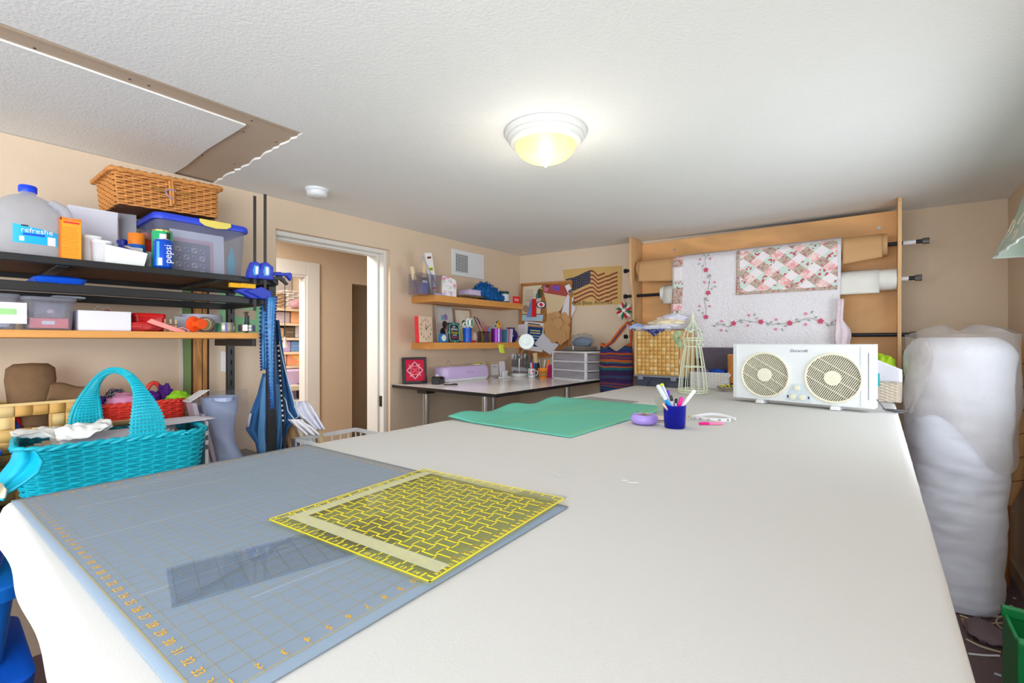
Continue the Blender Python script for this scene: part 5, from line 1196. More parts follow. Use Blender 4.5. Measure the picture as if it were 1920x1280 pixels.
# white desk lamp
o = dput('desk_lamp', 'white gooseneck desk lamp with round dish head', 'lamp', 974, 705)
MB().lathe([(0, 0), (.075, 0), (.078, .006), (.078, .022), (.072, .028), (0, .03)], 36).obj('base', white, o, smooth=40)
hd = atd(987, 640, 3.42) - o.location
nm_ = (CAM - atd(987, 640, 3.42)).normalized()
MB().tube([(0, 0, .028), (.004, -.01, .10), (.004, -.008, .17), (hd.x * .6, hd.y * .6, hd.z * .8), tuple(hd - nm_ * .02)], .006, 8).obj('gooseneck', M('brushed_pale_metal', (206, 200, 190), .3, metal=.5), o, smooth=True)
Mt = Matrix.Translation(hd) @ nm_.to_track_quat('Z', 'Y').to_matrix().to_4x4()
MB().lathe([(0, -.028), (.03, -.026), (.05, -.012), (.058, .0), (.055, .006), (.05, .004), (.03, .003)], 36, mat=Mt).obj('dish', M('pale_mint_white', (222, 230, 228), .35), o, smooth=50)
MB().lathe([(.031, .002), (.027, .008), (0, .010)], 28, mat=Mt).obj('lamp_disc', M('pale_mint_white'), o, smooth=50)
# clear organizer with pens behind the lamp
o = dput('pen_organizer', 'clear acrylic organizer packed with coloured pencils', 'organizer', 978, 703)
ow = .095
MB().box(-.04, .04, -ow, -ow + .002, 0, .16).box(-.04, .04, ow - .002, ow, 0, .16).box(-.04, -.038, -ow, ow, 0, .2).box(.038, .04, -ow, ow, 0, .15).box(-.04, .04, -ow, ow, 0, .003).obj('box', G('acrylic_clear'), o)
o.rotation_euler.z = VIEW(o.location)
pcols = [((190, 120, 140), 'dusty rose'), ((110, 150, 120), 'sage green'), ((60, 130, 180), 'sky blue'), ((190, 140, 70), 'ochre'), ((120, 70, 60), 'umber'), ((80, 80, 90), 'slate'), ((40, 110, 90), 'pine green'), ((170, 90, 50), 'rust')]
for k, (c, nm) in enumerate(pcols):
    v = Matrix.Rotation(o.rotation_euler.z, 3, 'Z') @ Vector((random.uniform(-.02, .02), -ow + .02 + k * .022, 0))
    pen(o.location, v.x, v.y, (random.uniform(-.1, .1), random.uniform(-.1, .1), 0), random.uniform(.18, .23), c, tuple(int(x * .8) for x in c), nm + ' pencil in the acrylic pencil organizer', 'pencil', z=ZK, group='pencils in the acrylic organizer', r=.005)
o = dput('wooden_roller', 'pale wooden handle standing behind the mug', 'handle', 1008, 704, rot=(0, .0, VIEW(Vector((-2, 3.3, 0)))))
o.rotation_euler = (.12, 0, o.rotation_euler.z)
MB().cyl((0, 0, 0), (0, 0, .12), .035, n=20).obj('dark_pot', dark, o, smooth=40); MB().cyl((0, .0, .12), (0, .0, .215), .022, .024, n=20).obj('wood_grip', M('pale_maple', (226, 198, 150), .6), o, smooth=40)
# mug
o = dput('mug', 'white souvenir mug with red heart and black letters', 'mug', 997, 707.5); o.rotation_euler.z = VIEW(o.location)
MB().lathe([(0, 0), (.03, 0), (.033, .003), (.033, .08), (.030, .08), (.029, .005), (0, .005)], 32).obj('body', white, o, smooth=40)
MB().tube([(0, .033, .062), (0, .05, .058), (0, .054, .04), (0, .047, .022), (0, .033, .018)], .0045, 8).obj('handle', white, o, smooth=True)
ink = M('black_ink', (16, 16, 18), .5)
for ch, y, z in (('I', -.015, .056), ('N', -.014, .027), ('Y', .013, .027)): text(ch, .034, ink, o, (.0335 - abs(y) * .18 + .002, y, z), RX)
hp = []
for i in range(28):
    t = 2 * PI * i / 28; hp.append((.034, .012 + 16 * math.sin(t) ** 3 * .00068, .056 + (13 * math.cos(t) - 5 * math.cos(2 * t) - 2 * math.cos(3 * t) - math.cos(4 * t)) * .00068))
MB().slab(hp, (-.003, 0, 0)).obj('heart', M('heart_red', (220, 16, 30), .5), o)
for k, (dy, c, lb) in enumerate(((-.014, (10, 90, 90), 'teal green marker in the mug'), (-.004, (230, 226, 220), 'white marker in the mug'), (.004, (226, 30, 40), 'red marker in the mug'), (.016, (20, 110, 206), 'blue marker in the mug'))):
    v = Matrix.Rotation(o.rotation_euler.z, 3, 'Z') @ Vector((.004 * (k % 2), dy, 0))
    pen(o.location, v.x, v.y, ((-.25 + .16 * k) * -.4, 0, 0), .125, c, c, lb, 'marker', r=.006, z=ZK + .004)
o = dput('striped_pot', 'orange striped pottery pot holding brushes and pens', 'pot', 1018, 709); o.rotation_euler.z = VIEW(o.location)
orp = M('pumpkin_orange', (238, 138, 30), .4)
MB().lathe([(0, 0), (.031, 0), (.033, .006), (.044, .078), (.045, .09), (.041, .09), (.03, .008), (0, .008)], 32).obj('pot_body', orp, o, smooth=40)
for z, c in ((.028, (90, 108, 60)), (.055, (84, 84, 50)), (.018, (120, 40, 24)), (.042, (150, 50, 24)), (.068, (190, 70, 30))): 
    r_ = .0335 + (z - .006) * .153 + .0006
    MB().lathe([(r_ - .0003, z - .005 if c[0] < 100 else z - .0015), (r_ + .0008, z + .005 if c[0] < 100 else z + .0015)], 32).obj('painted_band', M('band_%d' % c[0], c, .5), o, smooth=True)
b = MB()
for k in range(28):
    a = 2 * PI * k / 28; 
    for z in (.028, .055): r_ = .0345 + (z - .006) * .153; b.ball((r_ * math.cos(a), r_ * math.sin(a), z), .0018, 5, 4)
b.obj('dots', M('cream_dots', (226, 220, 180), .6), o, kind='stuff')
for k, (dy, ln, c, lb, ct_) in enumerate(((.024, -.5, (250, 110, 24), 'orange marker leaning out of the striped pot', 'marker'), (-.012, .3, (206, 196, 180), 'pale brush leaning left in the striped pot', 'paintbrush'), (.002, -.2, (226, 220, 206), 'white brush in the striped pot', 'paintbrush'), (-.02, .15, (60, 50, 46), 'dark brush in the striped pot', 'paintbrush'))):
    v = Matrix.Rotation(o.rotation_euler.z, 3, 'Z') @ Vector((0, dy * .6, 0))
    q = pen(o.location, v.x, v.y, (ln * .5, 0, 0), .15, c, c, lb, ct_, r=.0075 if k == 0 else .004, z=ZK + .01); q.rotation_euler = (ln * .5, 0, o.rotation_euler.z)
o = dput('pencil_case', 'magenta upright pencil pouch beside the drawer unit', 'pencil case', 1031, 707); o.rotation_euler.z = VIEW(o.location)
MB().lathe([(0, 0), (.032, 0), (.034, .01), (.032, .1), (.028, .106), (0, .106)], 24, sx=.6).obj('pouch', M('magenta_cloth', (196, 16, 110), .7), o, smooth=40)
MB().box(-.002, .002, -.024, .024, .106, .112).obj('zip', dark, o)
# three drawer unit
o = T('drawer_unit', 'white plastic three-drawer unit with clear drawer fronts on the corner desk', 'drawers', (-2.045, 3.375, ZK))
pA, pB = atz(1035, 708, ZK), atz(1098, 714, ZK); fwid = (pB - pA).length; ang = math.atan2(pB.y - pA.y, pB.x - pA.x)
o.location = (pA.x, pA.y, ZK); o.rotation_euler.z = ang
dw, dd, dh = fwid, .25, .238
def dbx(nm, m_, *a, **k): return MB().box(*a).obj(nm, m_, o, **k)
dbx('frame', white, 0, dw, 0, dd, dh - .014, dh, bevel=.004)
for x in (0, dw - .014):
    for y in (0, dd - .02): MB().box(x, x + .014, y, y + .02, 0, dh - .014).obj('upright', white, o)
for k in range(3): MB().box(0, dw, 0, dd, k * .074, k * .074 + .008).obj('rail', white, o)
smoke = G('smoky_drawer_plastic', (226, 224, 230), .1, .1, milky=.45, mcol=(240, 238, 244))
for k in range(3):
    z = k * .074 + .009
    d = MB().box(.015, dw - .015, .002, .006, z, z + .062).box(.015, .018, .006, dd - .02, z, z + .052).box(dw - .018, dw - .015, .006, dd - .02, z, z + .052).box(.015, dw - .015, dd - .022, dd - .02, z, z + .052).box(.018, dw - .018, .006, dd - .022, z, z + .003).obj('drawer', smoke, o)
    MB().slab([(dw * .36, .0, z + .062), (dw * .64, .0, z + .062), (dw * .58, -.008, z + .052), (dw * .42, -.008, z + .052)], (0, .003, 0)).obj('pull', smoke, d)
d0 = o
def inn(nm, lb, ct_, x0, x1, y0, y1, z0, z1, m_):
    q = T(nm, lb, ct_, Matrix.Rotation(ang, 3, 'Z') @ Vector((x0, y0, 0)) + Vector((o.location.x, o.location.y, ZK + z0)), ang)
    MB().box(0, x1 - x0, 0, y1 - y0, 0, z1 - z0).obj('sheet', m_, q, bevel=.001); MB().box(.004, x1 - x0 - .004, .004, y1 - y0 - .004, z1 - z0, z1 - z0 + .001).obj('top_sheet', paper, q)
inn('photo_strip', 'strip of small pictures in the highest drawer', 'pictures', dw * .2, dw * .72, .008, .02, .162, .19, floral('mini_pictures', [(226, 190, 180), (150, 160, 140), (120, 110, 110), (220, 214, 200)], 60))
inn('tan_papers', 'tan papers in the lowest drawer', 'papers', .03, dw - .03, .012, .20, .0135, .022, M('tan_paper', (206, 170, 150), .7))
# sheets, tray and plastic bag on top of the drawers
R3 = Matrix.Rotation(ang, 3, 'Z')
def top(x, y, z=0): return R3 @ Vector((x, y, 0)) + Vector((o.location.x, o.location.y, ZK + dh + z))
q = T('cutting_plates', 'stack of grey plastic plates on the drawer unit', 'plates', top(dw / 2 + .01, dd / 2 - .02, .001), ang)
for k, (w_, m_) in enumerate(((.29, M('plate_grey', (120, 112, 104), .4)), (.27, M('plate_umber', (92, 84, 76), .4)))): MB().box(-w_ / 2 + .02 * k, w_ / 2 + .02 * k, -.13, .13, k * .005, k * .005 + .0045).obj('plate', m_, q)
q2 = T('grey_tray_case', 'grey flat case with silver trim lying on the plates', 'case', top(dw / 2 + .03, dd / 2 - .02, .0115), ang)
MB().box(-.11, .12, -.09, .09, 0, .03).obj('case_body', M('case_grey', (128, 120, 112), .4), q2, bevel=.003); MB().box(-.11, .12, -.0905, .0905, .013, .016).obj('seam', dark, q2); MB().box(.012, .022, -.094, -.09, .002, .032).obj('silver_clip', white, q2)
q3 = T('zip_bag', 'clear plastic bag with blue-grey cloth on the grey case', 'bag', top(dw / 2 + .045, dd / 2, .043), ang)
crumple('cloth', (0, 0, .001), (.10, .06, .045), M('blue_grey_cloth', (110, 132, 156), .85), q3, 41, .2)
crumple('clear_bag', (.0, 0, 0), (.125, .08, .064), G('thin_bag_film', (238, 240, 244), .15, .1, milky=.18), q3, 43, .25)
# ================================================================== far wall: flag hanging, pinboard, ornament
def wframe(px, py, off): 
    p = onwall(px, py, off); return p
def wslab(parent, name, mat, pts, off, th, bevel=0):
    q = [onwall(px, py, off) - parent.location for px, py in pts]
    return MB().slab(q, -WN * th if False else WN * th).obj(name, mat, parent, bevel=bevel)
fg = T('flag_hanging', 'tan cloth wall hanging with wavy stars and stripes flag', 'wall hanging', onwall(1112, 574, .002))
tanc = M('tan_flag_cloth', (216, 178, 112), .9, bump=.2, bs=500, var=.06, vs_=20)
wslab(fg, 'cloth', tanc, [(1055, 506), (1110, 501), (1166, 498), (1166, 534), (1165, 570), (1120, 572), (1073, 574), (1062, 540)], .002, .003)
bur = M('brick_stripe', (146, 66, 58), .85, var=.2, vs_=20); fnv = M('slate_navy', (62, 62, 84), .85, var=.1)
WT = [(1061, 523), (1068, 521.5), (1075, 520), (1086, 515.5), (1096, 510.5), (1107, 506), (1112, 506.5), (1116, 510), (1121, 515.4), (1127, 513), (1134, 510)]
WT2 = [(1134.4, 517), (1141, 516), (1149, 512), (1158, 509)]
def wavy(px, tb=WT):
    for (a0, b0), (a1, b1) in zip(tb, tb[1:]):
        if px <= a1: return b0 + (b1 - b0) * (px - a0) / (a1 - a0)
    return tb[-1][1]
for r_ in range(7):
    for (xa, xb, tb) in ((1075, 1134, WT), (1134.4, 1158, WT2)):
        if r_ < 4 and xa < 1100: xa = 1107
        n = 16
        tp_ = [(xa + (xb - xa) * i / n, wavy(xa + (xb - xa) * i / n, tb) + r_ * 7.7) for i in range(n + 1)]
        wslab(fg, 'stripe', bur, tp_ + [(x, y + 3.3) for x, y in reversed(tp_)], .0052, .0006)
n = 14; tp_ = [(1061 + 46 * i / n, wavy(1061 + 46 * i / n)) for i in range(n + 1)]
can_ = wslab(fg, 'canton', fnv, tp_ + [(x, y + (25 if x > 1074 else 3)) for x, y in reversed(tp_)], .0052, .0007)
st = M('cream_star', (206, 194, 150), .85); b = MB()
for i in range(8):
    for j_ in range(5):
        px = 1077 + i * 4; py = 2.5 + j_ * 4.6 + wavy(px) + (1.3 if i % 2 else 0)
        c = onwall(px, py, .0061) - fg.location
        b.slab([c + WD * (.0042 if q % 2 == 0 else .0018) * math.cos(q * PI / 5) + Vector((0, 0, (.0042 if q % 2 == 0 else .0018) * math.sin(q * PI / 5))) for q in range(10)], WN * .0006)
b.obj('stars', st, fg, kind='stuff')
p = onwall(1109, 567.3, .0056) - fg.location
text('God Bless America', .052, ink, fg, p, (PI / 2, .01, WROT))
# pinboard
pb_ = T('pinboard', 'cork pinboard with wooden frame crowded with papers and ribbons', 'pinboard', onwall(1022, 671, .02))
fr = M('oak_frame', (198, 130, 66), .5, var=.15, wave=((3, 3, .4), 6, .5, 8)); cork = M('cork', (170, 114, 66), .9, bump=.4, bs=200, var=.2, vs_=60)
TL, TR, BL, BR = (978, 532), (1074, 526), (973, 672), (1070, 668)
wslab(pb_, 'cork_panel', cork, [TL, TR, BR, BL], .012, .008)
wslab(pb_, 'frame_rail', fr, [TL, TR, (1074, 530), (978, 536)], .012, .016); wslab(pb_, 'frame_rail', fr, [TL, (982, 532), (977, 672), BL], .012, .016)
wslab(pb_, 'frame_rail', fr, [(1070, 526.3), TR, BR, (1066, 668)], .012, .016); wslab(pb_, 'frame_rail', fr, [(973, 668), (1070, 664), BR, BL], .012, .016)
def pinned(name, label, cat, pts, mat, off, th=.0008, extra=()):
    o = T(name, label, cat, onwall(sum(p[0] for p in pts) / len(pts), max(p[1] for p in pts), off))
    wslab(o, 'sheet', mat, pts, off, th)
    for nm, m_, q, of2 in extra: wslab(o, nm, m_, q, off + of2, .0006)
    return o
cert = M('cream_certificate', (226, 212, 190), .7, var=.05)
lines = [('print_line', M('grey_text', (170, 158, 146), .7), [(985, y), (1000, y - .4), (1000, y + .6), (985, y + .8)], .0009) for y in range(543, 566, 3)]
pinned('certificate', 'cream certificate with round seal pinned at the board top', 'certificate', [(981, 537), (1016, 534), (1013, 588), (977, 588)], cert, .0215, extra=lines + [('seal', M('tan_seal', (182, 150, 124), .8), [(986 + 5.5 * math.cos(t), 579 + 7 * math.sin(t)) for t in [i * PI / 8 for i in range(16)]], .0012)])
pinned('paper_strip', 'pale blue strip of paper under the certificate', 'paper', [(977, 590), (1019, 590), (1017, 602), (976, 601)], M('pale_blue_paper', (176, 208, 230), .7), .0225)
pinned('parchment', 'large parchment sheet with dark red header', 'paper', [(1019, 547), (1063, 554), (1060, 566), (1050, 582), (1038, 590), (1026, 596), (1024, 565)], M('parchment', (222, 198, 160), .75, var=.04), .0235, extra=[('red_header', M('brick_red_paper', (176, 76, 72), .7), [(1018, 534), (1040, 532.5), (1062, 536), (1064, 556), (1020, 548.5)], .0010)])
pinned('paper_notes', 'white notes pinned at the right of the board', 'paper', [(1064, 552), (1076, 559), (1072, 569), (1080, 577), (1067, 604), (1052, 588), (1058, 568)], lil, .0245)
pinned('photo_card', 'small photo card pinned at the upper right corner', 'photo', [(1059, 536), (1067, 532), (1074, 546), (1066, 552)], paper, .029, extra=[('picture', M('photo_dark', (110, 90, 110), .6, var=.5, vs_=200), [(1065, 545), (1072, 541), (1073.5, 546), (1066.5, 551)], .0008)])
pinned('purple_tag', 'purple tag pinned on the red header', 'tag', [(1037, 534), (1050, 537), (1048, 546), (1035, 542)], M('purple_tag', (126, 84, 190), .6), .0262)
pinned('rose_badge', 'pink and brown round badge on the red header', 'badge', [(1024 + 5 * math.cos(t), 540 + 7 * math.sin(t)) for t in [i * PI / 8 for i in range(16)]], M('rose_badge', (206, 120, 134), .6), .0265, .002, extra=[('dark_cap', M('badge_brown', (110, 66, 60), .6), [(1021, 534), (1030, 533), (1029, 539), (1023, 539)], .0022)])
o = T('ribbon_rosette', 'red and blue prize ribbon pinned to the board', 'ribbon', onwall(1000, 600, .03))
wslab(o, 'blue_tail', M('ribbon_blue', (128, 146, 206), .5), [(995, 562), (999, 562), (997, 595), (987, 594)], .0285, .001); wslab(o, 'red_tail', M('ribbon_red', (222, 30, 36), .5), [(998, 560), (1005.5, 560), (1005.5, 594), (997, 594)], .0298, .001)
o = T('beaded_charm', 'dark green and teal beaded charm hanging on the board', 'charm', onwall(1010, 564, .03))
c = onwall(1012, 550, .032) - o.location; ball = MB().ball(c, (.028, .012, .045), 14, 10, lambda d: 1 + .2 * noise.noise(d * 3)).obj('beads', M('dark_green_beads', (64, 76, 44), .5, var=.5, vs_=60), o, smooth=True)
c = onwall(1007, 555, .036) - o.location; MB().ball(c, (.014, .008, .026)).obj('teal_stone', M('teal_stone', (20, 120, 150), .3), o, smooth=True)
c = onwall(1015, 541, .033) - o.location; MB().ball(c, (.014, .008, .016)).obj('brass_bell', M('brass', (190, 160, 70), .3, metal=.7), o, smooth=True)
o = T('leaf_badge', 'oval white badge with red leaf and navy rim', 'badge', onwall(1014, 577, .028))
def ell(cx_, cy_, a, b_): return [(cx_ + a * math.cos(t), cy_ + b_ * math.sin(t)) for t in [i * PI / 12 for i in range(24)]]
wslab(o, 'navy_rim', M('badge_navy', (36, 44, 84), .5), ell(1014.5, 571, 9, 6.8), .0285, .002); wslab(o, 'white_field', paper, ell(1014.5, 571, 7.2, 5.3), .0306, .0006)
wslab(o, 'red_leaf', M('leaf_red', (214, 24, 40), .5), [(1011, 570), (1013, 568), (1014.5, 567.5), (1016, 568), (1018.5, 571), (1017, 573.5), (1015, 575), (1013, 573), (1012, 572.5)], .0313, .0006)
pinned('note_card', 'white note card at the board lower left edge', 'paper', [(969, 609), (984, 607), (983, 630), (968, 629)], lil, .031)
pinned('flyer', 'white flyer with black header behind the blue leaflet', 'paper', [(984, 602), (1020, 606), (1017, 660), (980, 655)], paper, .0255, extra=[('header', ink, [(990, 605), (1013, 608), (1013, 610), (990, 607)], .001)])
o = pinned('blue_leaflet', 'dark blue leaflet with yellow heading pinned low on the board', 'leaflet', [(990, 611), (1018, 614), (1012, 650), (988, 648)], M('navy_leaflet', (24, 62, 128), .5), .0275, extra=[('tan_strip', M('tan_strip', (206, 150, 90), .6), [(988, 608), (1018, 611), (1018, 614), (990, 611.5)], .0008)])
for y_, c in ((618, (226, 226, 150)), (622.5, (226, 226, 150)), (628, (170, 190, 220)), (633, (170, 190, 220)), (640, (170, 190, 220))): wslab(o, 'print_line', M('lf_%d' % c[2], c, .6), [(994, y_), (1013, y_ + 1.6), (1013, y_ + 3.6), (994, y_ + 2)], .029, .0006)
# big kraft flower of overlapping discs
o = T('kraft_paper_flower', 'large brown kraft paper flower of layered petals on the board', 'paper flower', onwall(1042, 640, .034))
kf = M('kraft_flower_paper', (204, 156, 106), .8, var=.06, vs_=10)
for k, (cx_, cy_, rx, ry) in enumerate(((1046, 612, 16, 22), (1036, 600, 12, 15), (1056, 602, 13, 16), (1031, 615, 11, 18), (1058, 622, 11, 18), (1040, 628, 14, 14), (1052, 632, 11, 13), (1046, 606, 10, 10), (1045, 590, 6, 6))):
    pts = [(cx_ + rx * (1 + .10 * math.sin(5 * t + k)) * math.cos(t), cy_ + ry * (1 + .10 * math.sin(5 * t + k)) * math.sin(t)) for t in [i * PI / 14 for i in range(28)]]
    wslab(o, 'petal', kf, pts, .034 + k * .005, .003)
pinned('loose_sheet', 'white letter hanging diagonally below the paper flower', 'paper', [(1018, 623), (1030, 636), (1048, 646), (1032, 665), (1002, 645)], lil, .0315)
o = T('holiday_ornament', 'folded red, green and white fabric star ornament on the rod end', 'ornament', aty(1171, 582, 3.735) - Vector((0, 0, .085)))
oc = aty(1171, 582, 3.735) - o.location
for k in range(12):
    a = 2 * PI * k / 12 + .2; m_ = [M('holly_red', (198, 22, 40), .8), M('dotted_white', (232, 228, 224), .8, var=.25, vs_=300), M('holly_green', (24, 110, 70), .8)][k % 3]
    def q(r_, da, dy): return oc + Vector((r_ * math.cos(a + da), dy, r_ * math.sin(a + da)))
    MB().add([q(.012, 0, -.014), q(.05, -.22, -.01), q(.084, .08, -.006), q(.05, .30, .0), q(.02, 0, .012)], [(0, 1, 2), (0, 2, 3), (4, 2, 1), (4, 3, 2), (0, 3, 4), (0, 4, 1)]).obj('fold', m_, o)
MB().slab([oc + Vector(((.028 if i % 2 == 0 else .010) * math.cos(i * PI / 5), -.018, (.028 if i % 2 == 0 else .010) * math.sin(i * PI / 5))) for i in range(10)], (0, .004, 0)).obj('star', paper, o)
MB().tube([oc + Vector((0, 0, .07)), oc + Vector((-.008, -.006, .11)), oc + Vector((0, -.02, .143)), oc + Vector((.006, 0, .15)), oc + Vector((.004, .02, .143)), oc + Vector((.004, 0, .08))], .0016, 5).obj('hook', chrome, o, smooth=True)
# ================================================================== mats, rulers and notions on the cutting table
ZC = T0 + .0022
def mat_(name, label, c, w_, d_, rz, colr, line, nums, wob=.0):
    o = T(name, label, 'cutting mat', (c[0], c[1], ZC), rz)
    def fn(u, v):
        x, y = (u - .5) * w_, (v - .5) * d_
        z = .0
        if wob:
            e = max(0, (.5 - u) * 2); z = wob * max(0, e - .55) * (1 + math.sin(v * 17)) 
        return (x, y, z)
    MB().grid(fn, 40, 40).obj('mat_sheet', M(name + '_colour', colr, .5, var=.04, vs_=3), o, smooth=True, solid=.002, off=-1).location.z = .002
    lm = M(name + '_line', line, .6); b = MB(); inch = .0254; nx, ny = int((w_ - .02) / inch), int((d_ - .02) / inch); x0, y0 = -nx * inch / 2, -ny * inch / 2
    for i in range(0, nx + 1): wdt = .0010 if i in (0, nx) else .00032; b.box(x0 + i * inch - wdt, x0 + i * inch + wdt, y0, -y0, .00225, .0024)
    for i in range(0, ny + 1): wdt = .0010 if i in (0, ny) else .00032; b.box(x0, -x0, y0 + i * inch - wdt, y0 + i * inch + wdt, .00225, .0024)
    if nums:
        for k in range(5): 
            a = (x0 + .05, y0 + k * .1 + .05); 
        b.slab([(x0, y0 + .1, .00225), (x0 + .0006, y0 + .1, .00225), (x0 + .5, -y0, .00225), (x0 + .4994, -y0, .00225)], (0, 0, .0001))
    ln = b.obj('printed_grid', lm, o, kind='stuff')
    if nums:
        for i in range(1, nx):
            for yy, rr in ((y0 + .012, 0), (-y0 - .012, PI)): text(str(i), .014, M(name + '_number', nums, .6), o, (x0 + i * inch, yy, .0024), (0, 0, rr), name='printed_number', ext=.0001)
        for i in range(1, ny):
            for xx in (x0 + .012, -x0 - .012): text(str(i), .014, M(name + '_number'), o, (xx, y0 + i * inch, .0024), (0, 0, -PI / 2), name='printed_number', ext=.0001)
    return o, nx * inch, ny * inch
gm, gw, gd = mat_('grey_cutting_mat', 'large blue-grey gridded cutting mat with yellow numbers', (-.922, .440), .925, .632, math.radians(2.3), (134, 150, 168), (172, 160, 120), (226, 172, 60))
# white knife scars on the mat
b = MB()
for (xa, ya, xb, yb) in ((-.40, -.18, -.36, .29), (-.385, -.20, -.33, .30), (-.30, -.25, -.24, .28), (.18, -.28, .2, .1), (.3, -.2, .34, .28), (-.1, -.29, -.08, .0)):
    d = Vector((xb - xa, yb - ya, 0)).normalized(); n_ = Vector((-d.y, d.x, 0)) * .0006
    p0, p1 = Vector((xa, ya, .00225)), Vector((xb, yb, .00225)); b.slab([p0 - n_, p1 - n_, p1 + n_, p0 + n_], (0, 0, .0002))
b.obj('knife_scratches', M('pale_scratch', (178, 188, 198), .7), gm, kind='stuff')
grm, _, _ = mat_('green_cutting_mat', 'jade green gridded cutting mat beside the pen cup', (-1.100, 1.81), .60, .93, math.radians(-1.0), (96, 190, 168), (120, 202, 160), None, wob=.022)
b = MB(); ylw = M('yellow_green_print', (186, 206, 100), .6)
for q in (((-.05, -.44), (-.05, .44)), ((.28, -.44), (.28, .44)), ((-.28, .1), (.28, .1)), ((-.05, -.1), (.28, .35)), ((-.28, .36), (.0, .44))):
    p0, p1 = Vector(q[0] + (.0024,)), Vector(q[1] + (.0024,)); d = (p1 - p0).normalized(); n_ = Vector((-d.y, d.x, 0)) * .0014; b.slab([p0 - n_, p1 - n_, p1 + n_, p0 + n_], (0, 0, .0002))
b.obj('guide_lines', ylw, grm)
for x_, y_ in ((-.27, -.43), (-.2, .42)): MB().box(x_ - .03, x_ + .03, y_ - .01, y_ + .01, .0024, .0026).obj('corner_print', ylw, grm)
g2 = T('small_grey_mat', 'small grey mat half under the green cutting mat', 'cutting mat', (-1.19, 2.26, T0 + .0012), -.12)
MB().box(-.15, .17, -.06, .13, 0, .0018).obj('mat_sheet', M('mid_grey_mat', (150, 148, 150), .6), g2); MB().box(-.14, .16, .122, .124, .0018, .002).obj('edge_line', M('mid_grey_line', (120, 118, 120), .6), g2)
# clear ruler
acr = G('ruler_acrylic', (244, 247, 250), .2, .01, milky=.06)
def ruler(name, label, pts, th, z, tiltp=None):
    c = Vector((sum(p[0] for p in pts) / 4, sum(p[1] for p in pts) / 4, z)); o = T(name, label, 'ruler', c)
    MB().slab([(p[0] - c.x, p[1] - c.y, 0) for p in pts], (0, 0, th)).obj('acrylic_sheet', acr, o, bevel=.0006)
    return o, c
pA, pB = atz(295, 1072, ZC + .003), atz(322, 1140, ZC + .003)
dirv = (atz(640, 1046, ZC + .003) - pB).normalized(); wv = pA - pB
wv = Vector((-dirv.y, dirv.x, 0)) * wv.length
Ln = .318
cr_pts = [(pB.x, pB.y), (pB.x + dirv.x * Ln, pB.y + dirv.y * Ln), (pB.x + dirv.x * Ln + wv.x, pB.y + dirv.y * Ln + wv.y), (pB.x + wv.x, pB.y + wv.y)]
cr_, cc = ruler('clear_ruler', 'clear acrylic quilting ruler lying on the grey mat', cr_pts, .003, ZC + .0026)
b = MB(); blk = M('black_ruler_print', (96, 104, 114), .6)
for i in range(0, 13):
    for j_ in range(4):
        pass
nv_ = wv.length
for k in range(int(nv_ / .0064)):
    t = (k + .5) * .0064; p0 = pB + wv.normalized() * t - cc; p0.z = .0031; p1 = p0 + dirv * Ln
    n_ = wv.normalized() * (.00018 if k % 4 else .0004)
    b.slab([p0 - n_, p1 - n_, p1 + n_, p0 + n_], (0, 0, .00008))
for k in range(13):
    p0 = pB + dirv * (.006 + k * .0254) - cc; p0.z = .0031; p1 = p0 + wv; n_ = dirv * .0003; b.slab([p0 - n_, p1 - n_, p1 + n_, p0 + n_], (0, 0, .00009))
p0 = pB - cc; 
for ang_ in (0.62,):
    p1 = p0 + dirv * .17 + wv; p0.z = p1.z = .0032; d = (p1 - p0).normalized(); n_ = Vector((-d.y, d.x, 0)) * .0007; b.slab([p0 - n_, p1 - n_, p1 + n_, p0 + n_], (0, 0, .0001))
    p2 = p0 + dirv * .27; p1b = p0 + dirv * .17 + wv; p2.z = .0032; d = (p1b - p2).normalized(); n_ = Vector((-d.y, d.x, 0)) * .0007; b.slab([p2 - n_, p1b - n_, p1b + n_, p2 + n_], (0, 0, .0001))
b.obj('printed_scale', blk, cr_, kind='stuff')
# second clear ruler under the far edge of the yellow one
q = [atz(px, py, ZC) for px, py in ((905, 905), (935, 903), (1003, 924), (975, 932))]
r2, c2 = ruler('clear_template', 'thin clear template peeking out behind the yellow ruler', [(-.60, .70), (-.50, .72), (-.505, .825), (-.605, .805)], .0012, ZC + .0005)
MB().box(-.045, .045, -.003, -.0024, .0013, .0014).obj('printed_line', M('soft_grey_line'), r2)
# yellow square ruler: clear sheet with yellow print
yc = Vector((-.6675, .5835, ZC + .0062)); yr = T('yellow_square_ruler', 'square clear quilting ruler with yellow grid print', 'ruler', yc, math.radians(4.9))
hs = .1945
yac = G('yellow_tint_acrylic', (255, 253, 224), .16, .01, milky=.08, mcol=(255, 250, 190))
MB().box(-hs, hs, -hs, hs, 0, .003).obj('acrylic_sheet', yac, yr, bevel=.0008)
yel = M('vivid_yellow_print', (246, 226, 20), .5); b = MB(); zt = .0031
def strip(x0, y0, x1, y1, w_):
    p0, p1 = Vector((x0, y0, zt)), Vector((x1, y1, zt)); d = (p1 - p0).normalized(); n_ = Vector((-d.y, d.x, 0)) * w_; b.slab([p0 - n_, p1 - n_, p1 + n_, p0 + n_], (0, 0, .00012))
for s_ in (-1, 1):
    strip(-hs, s_ * (hs - .0015), hs, s_ * (hs - .0015), .0015); strip(s_ * (hs - .0015), -hs, s_ * (hs - .0015), hs, .0015)
st_ = .0254; x00 = -hs + .012
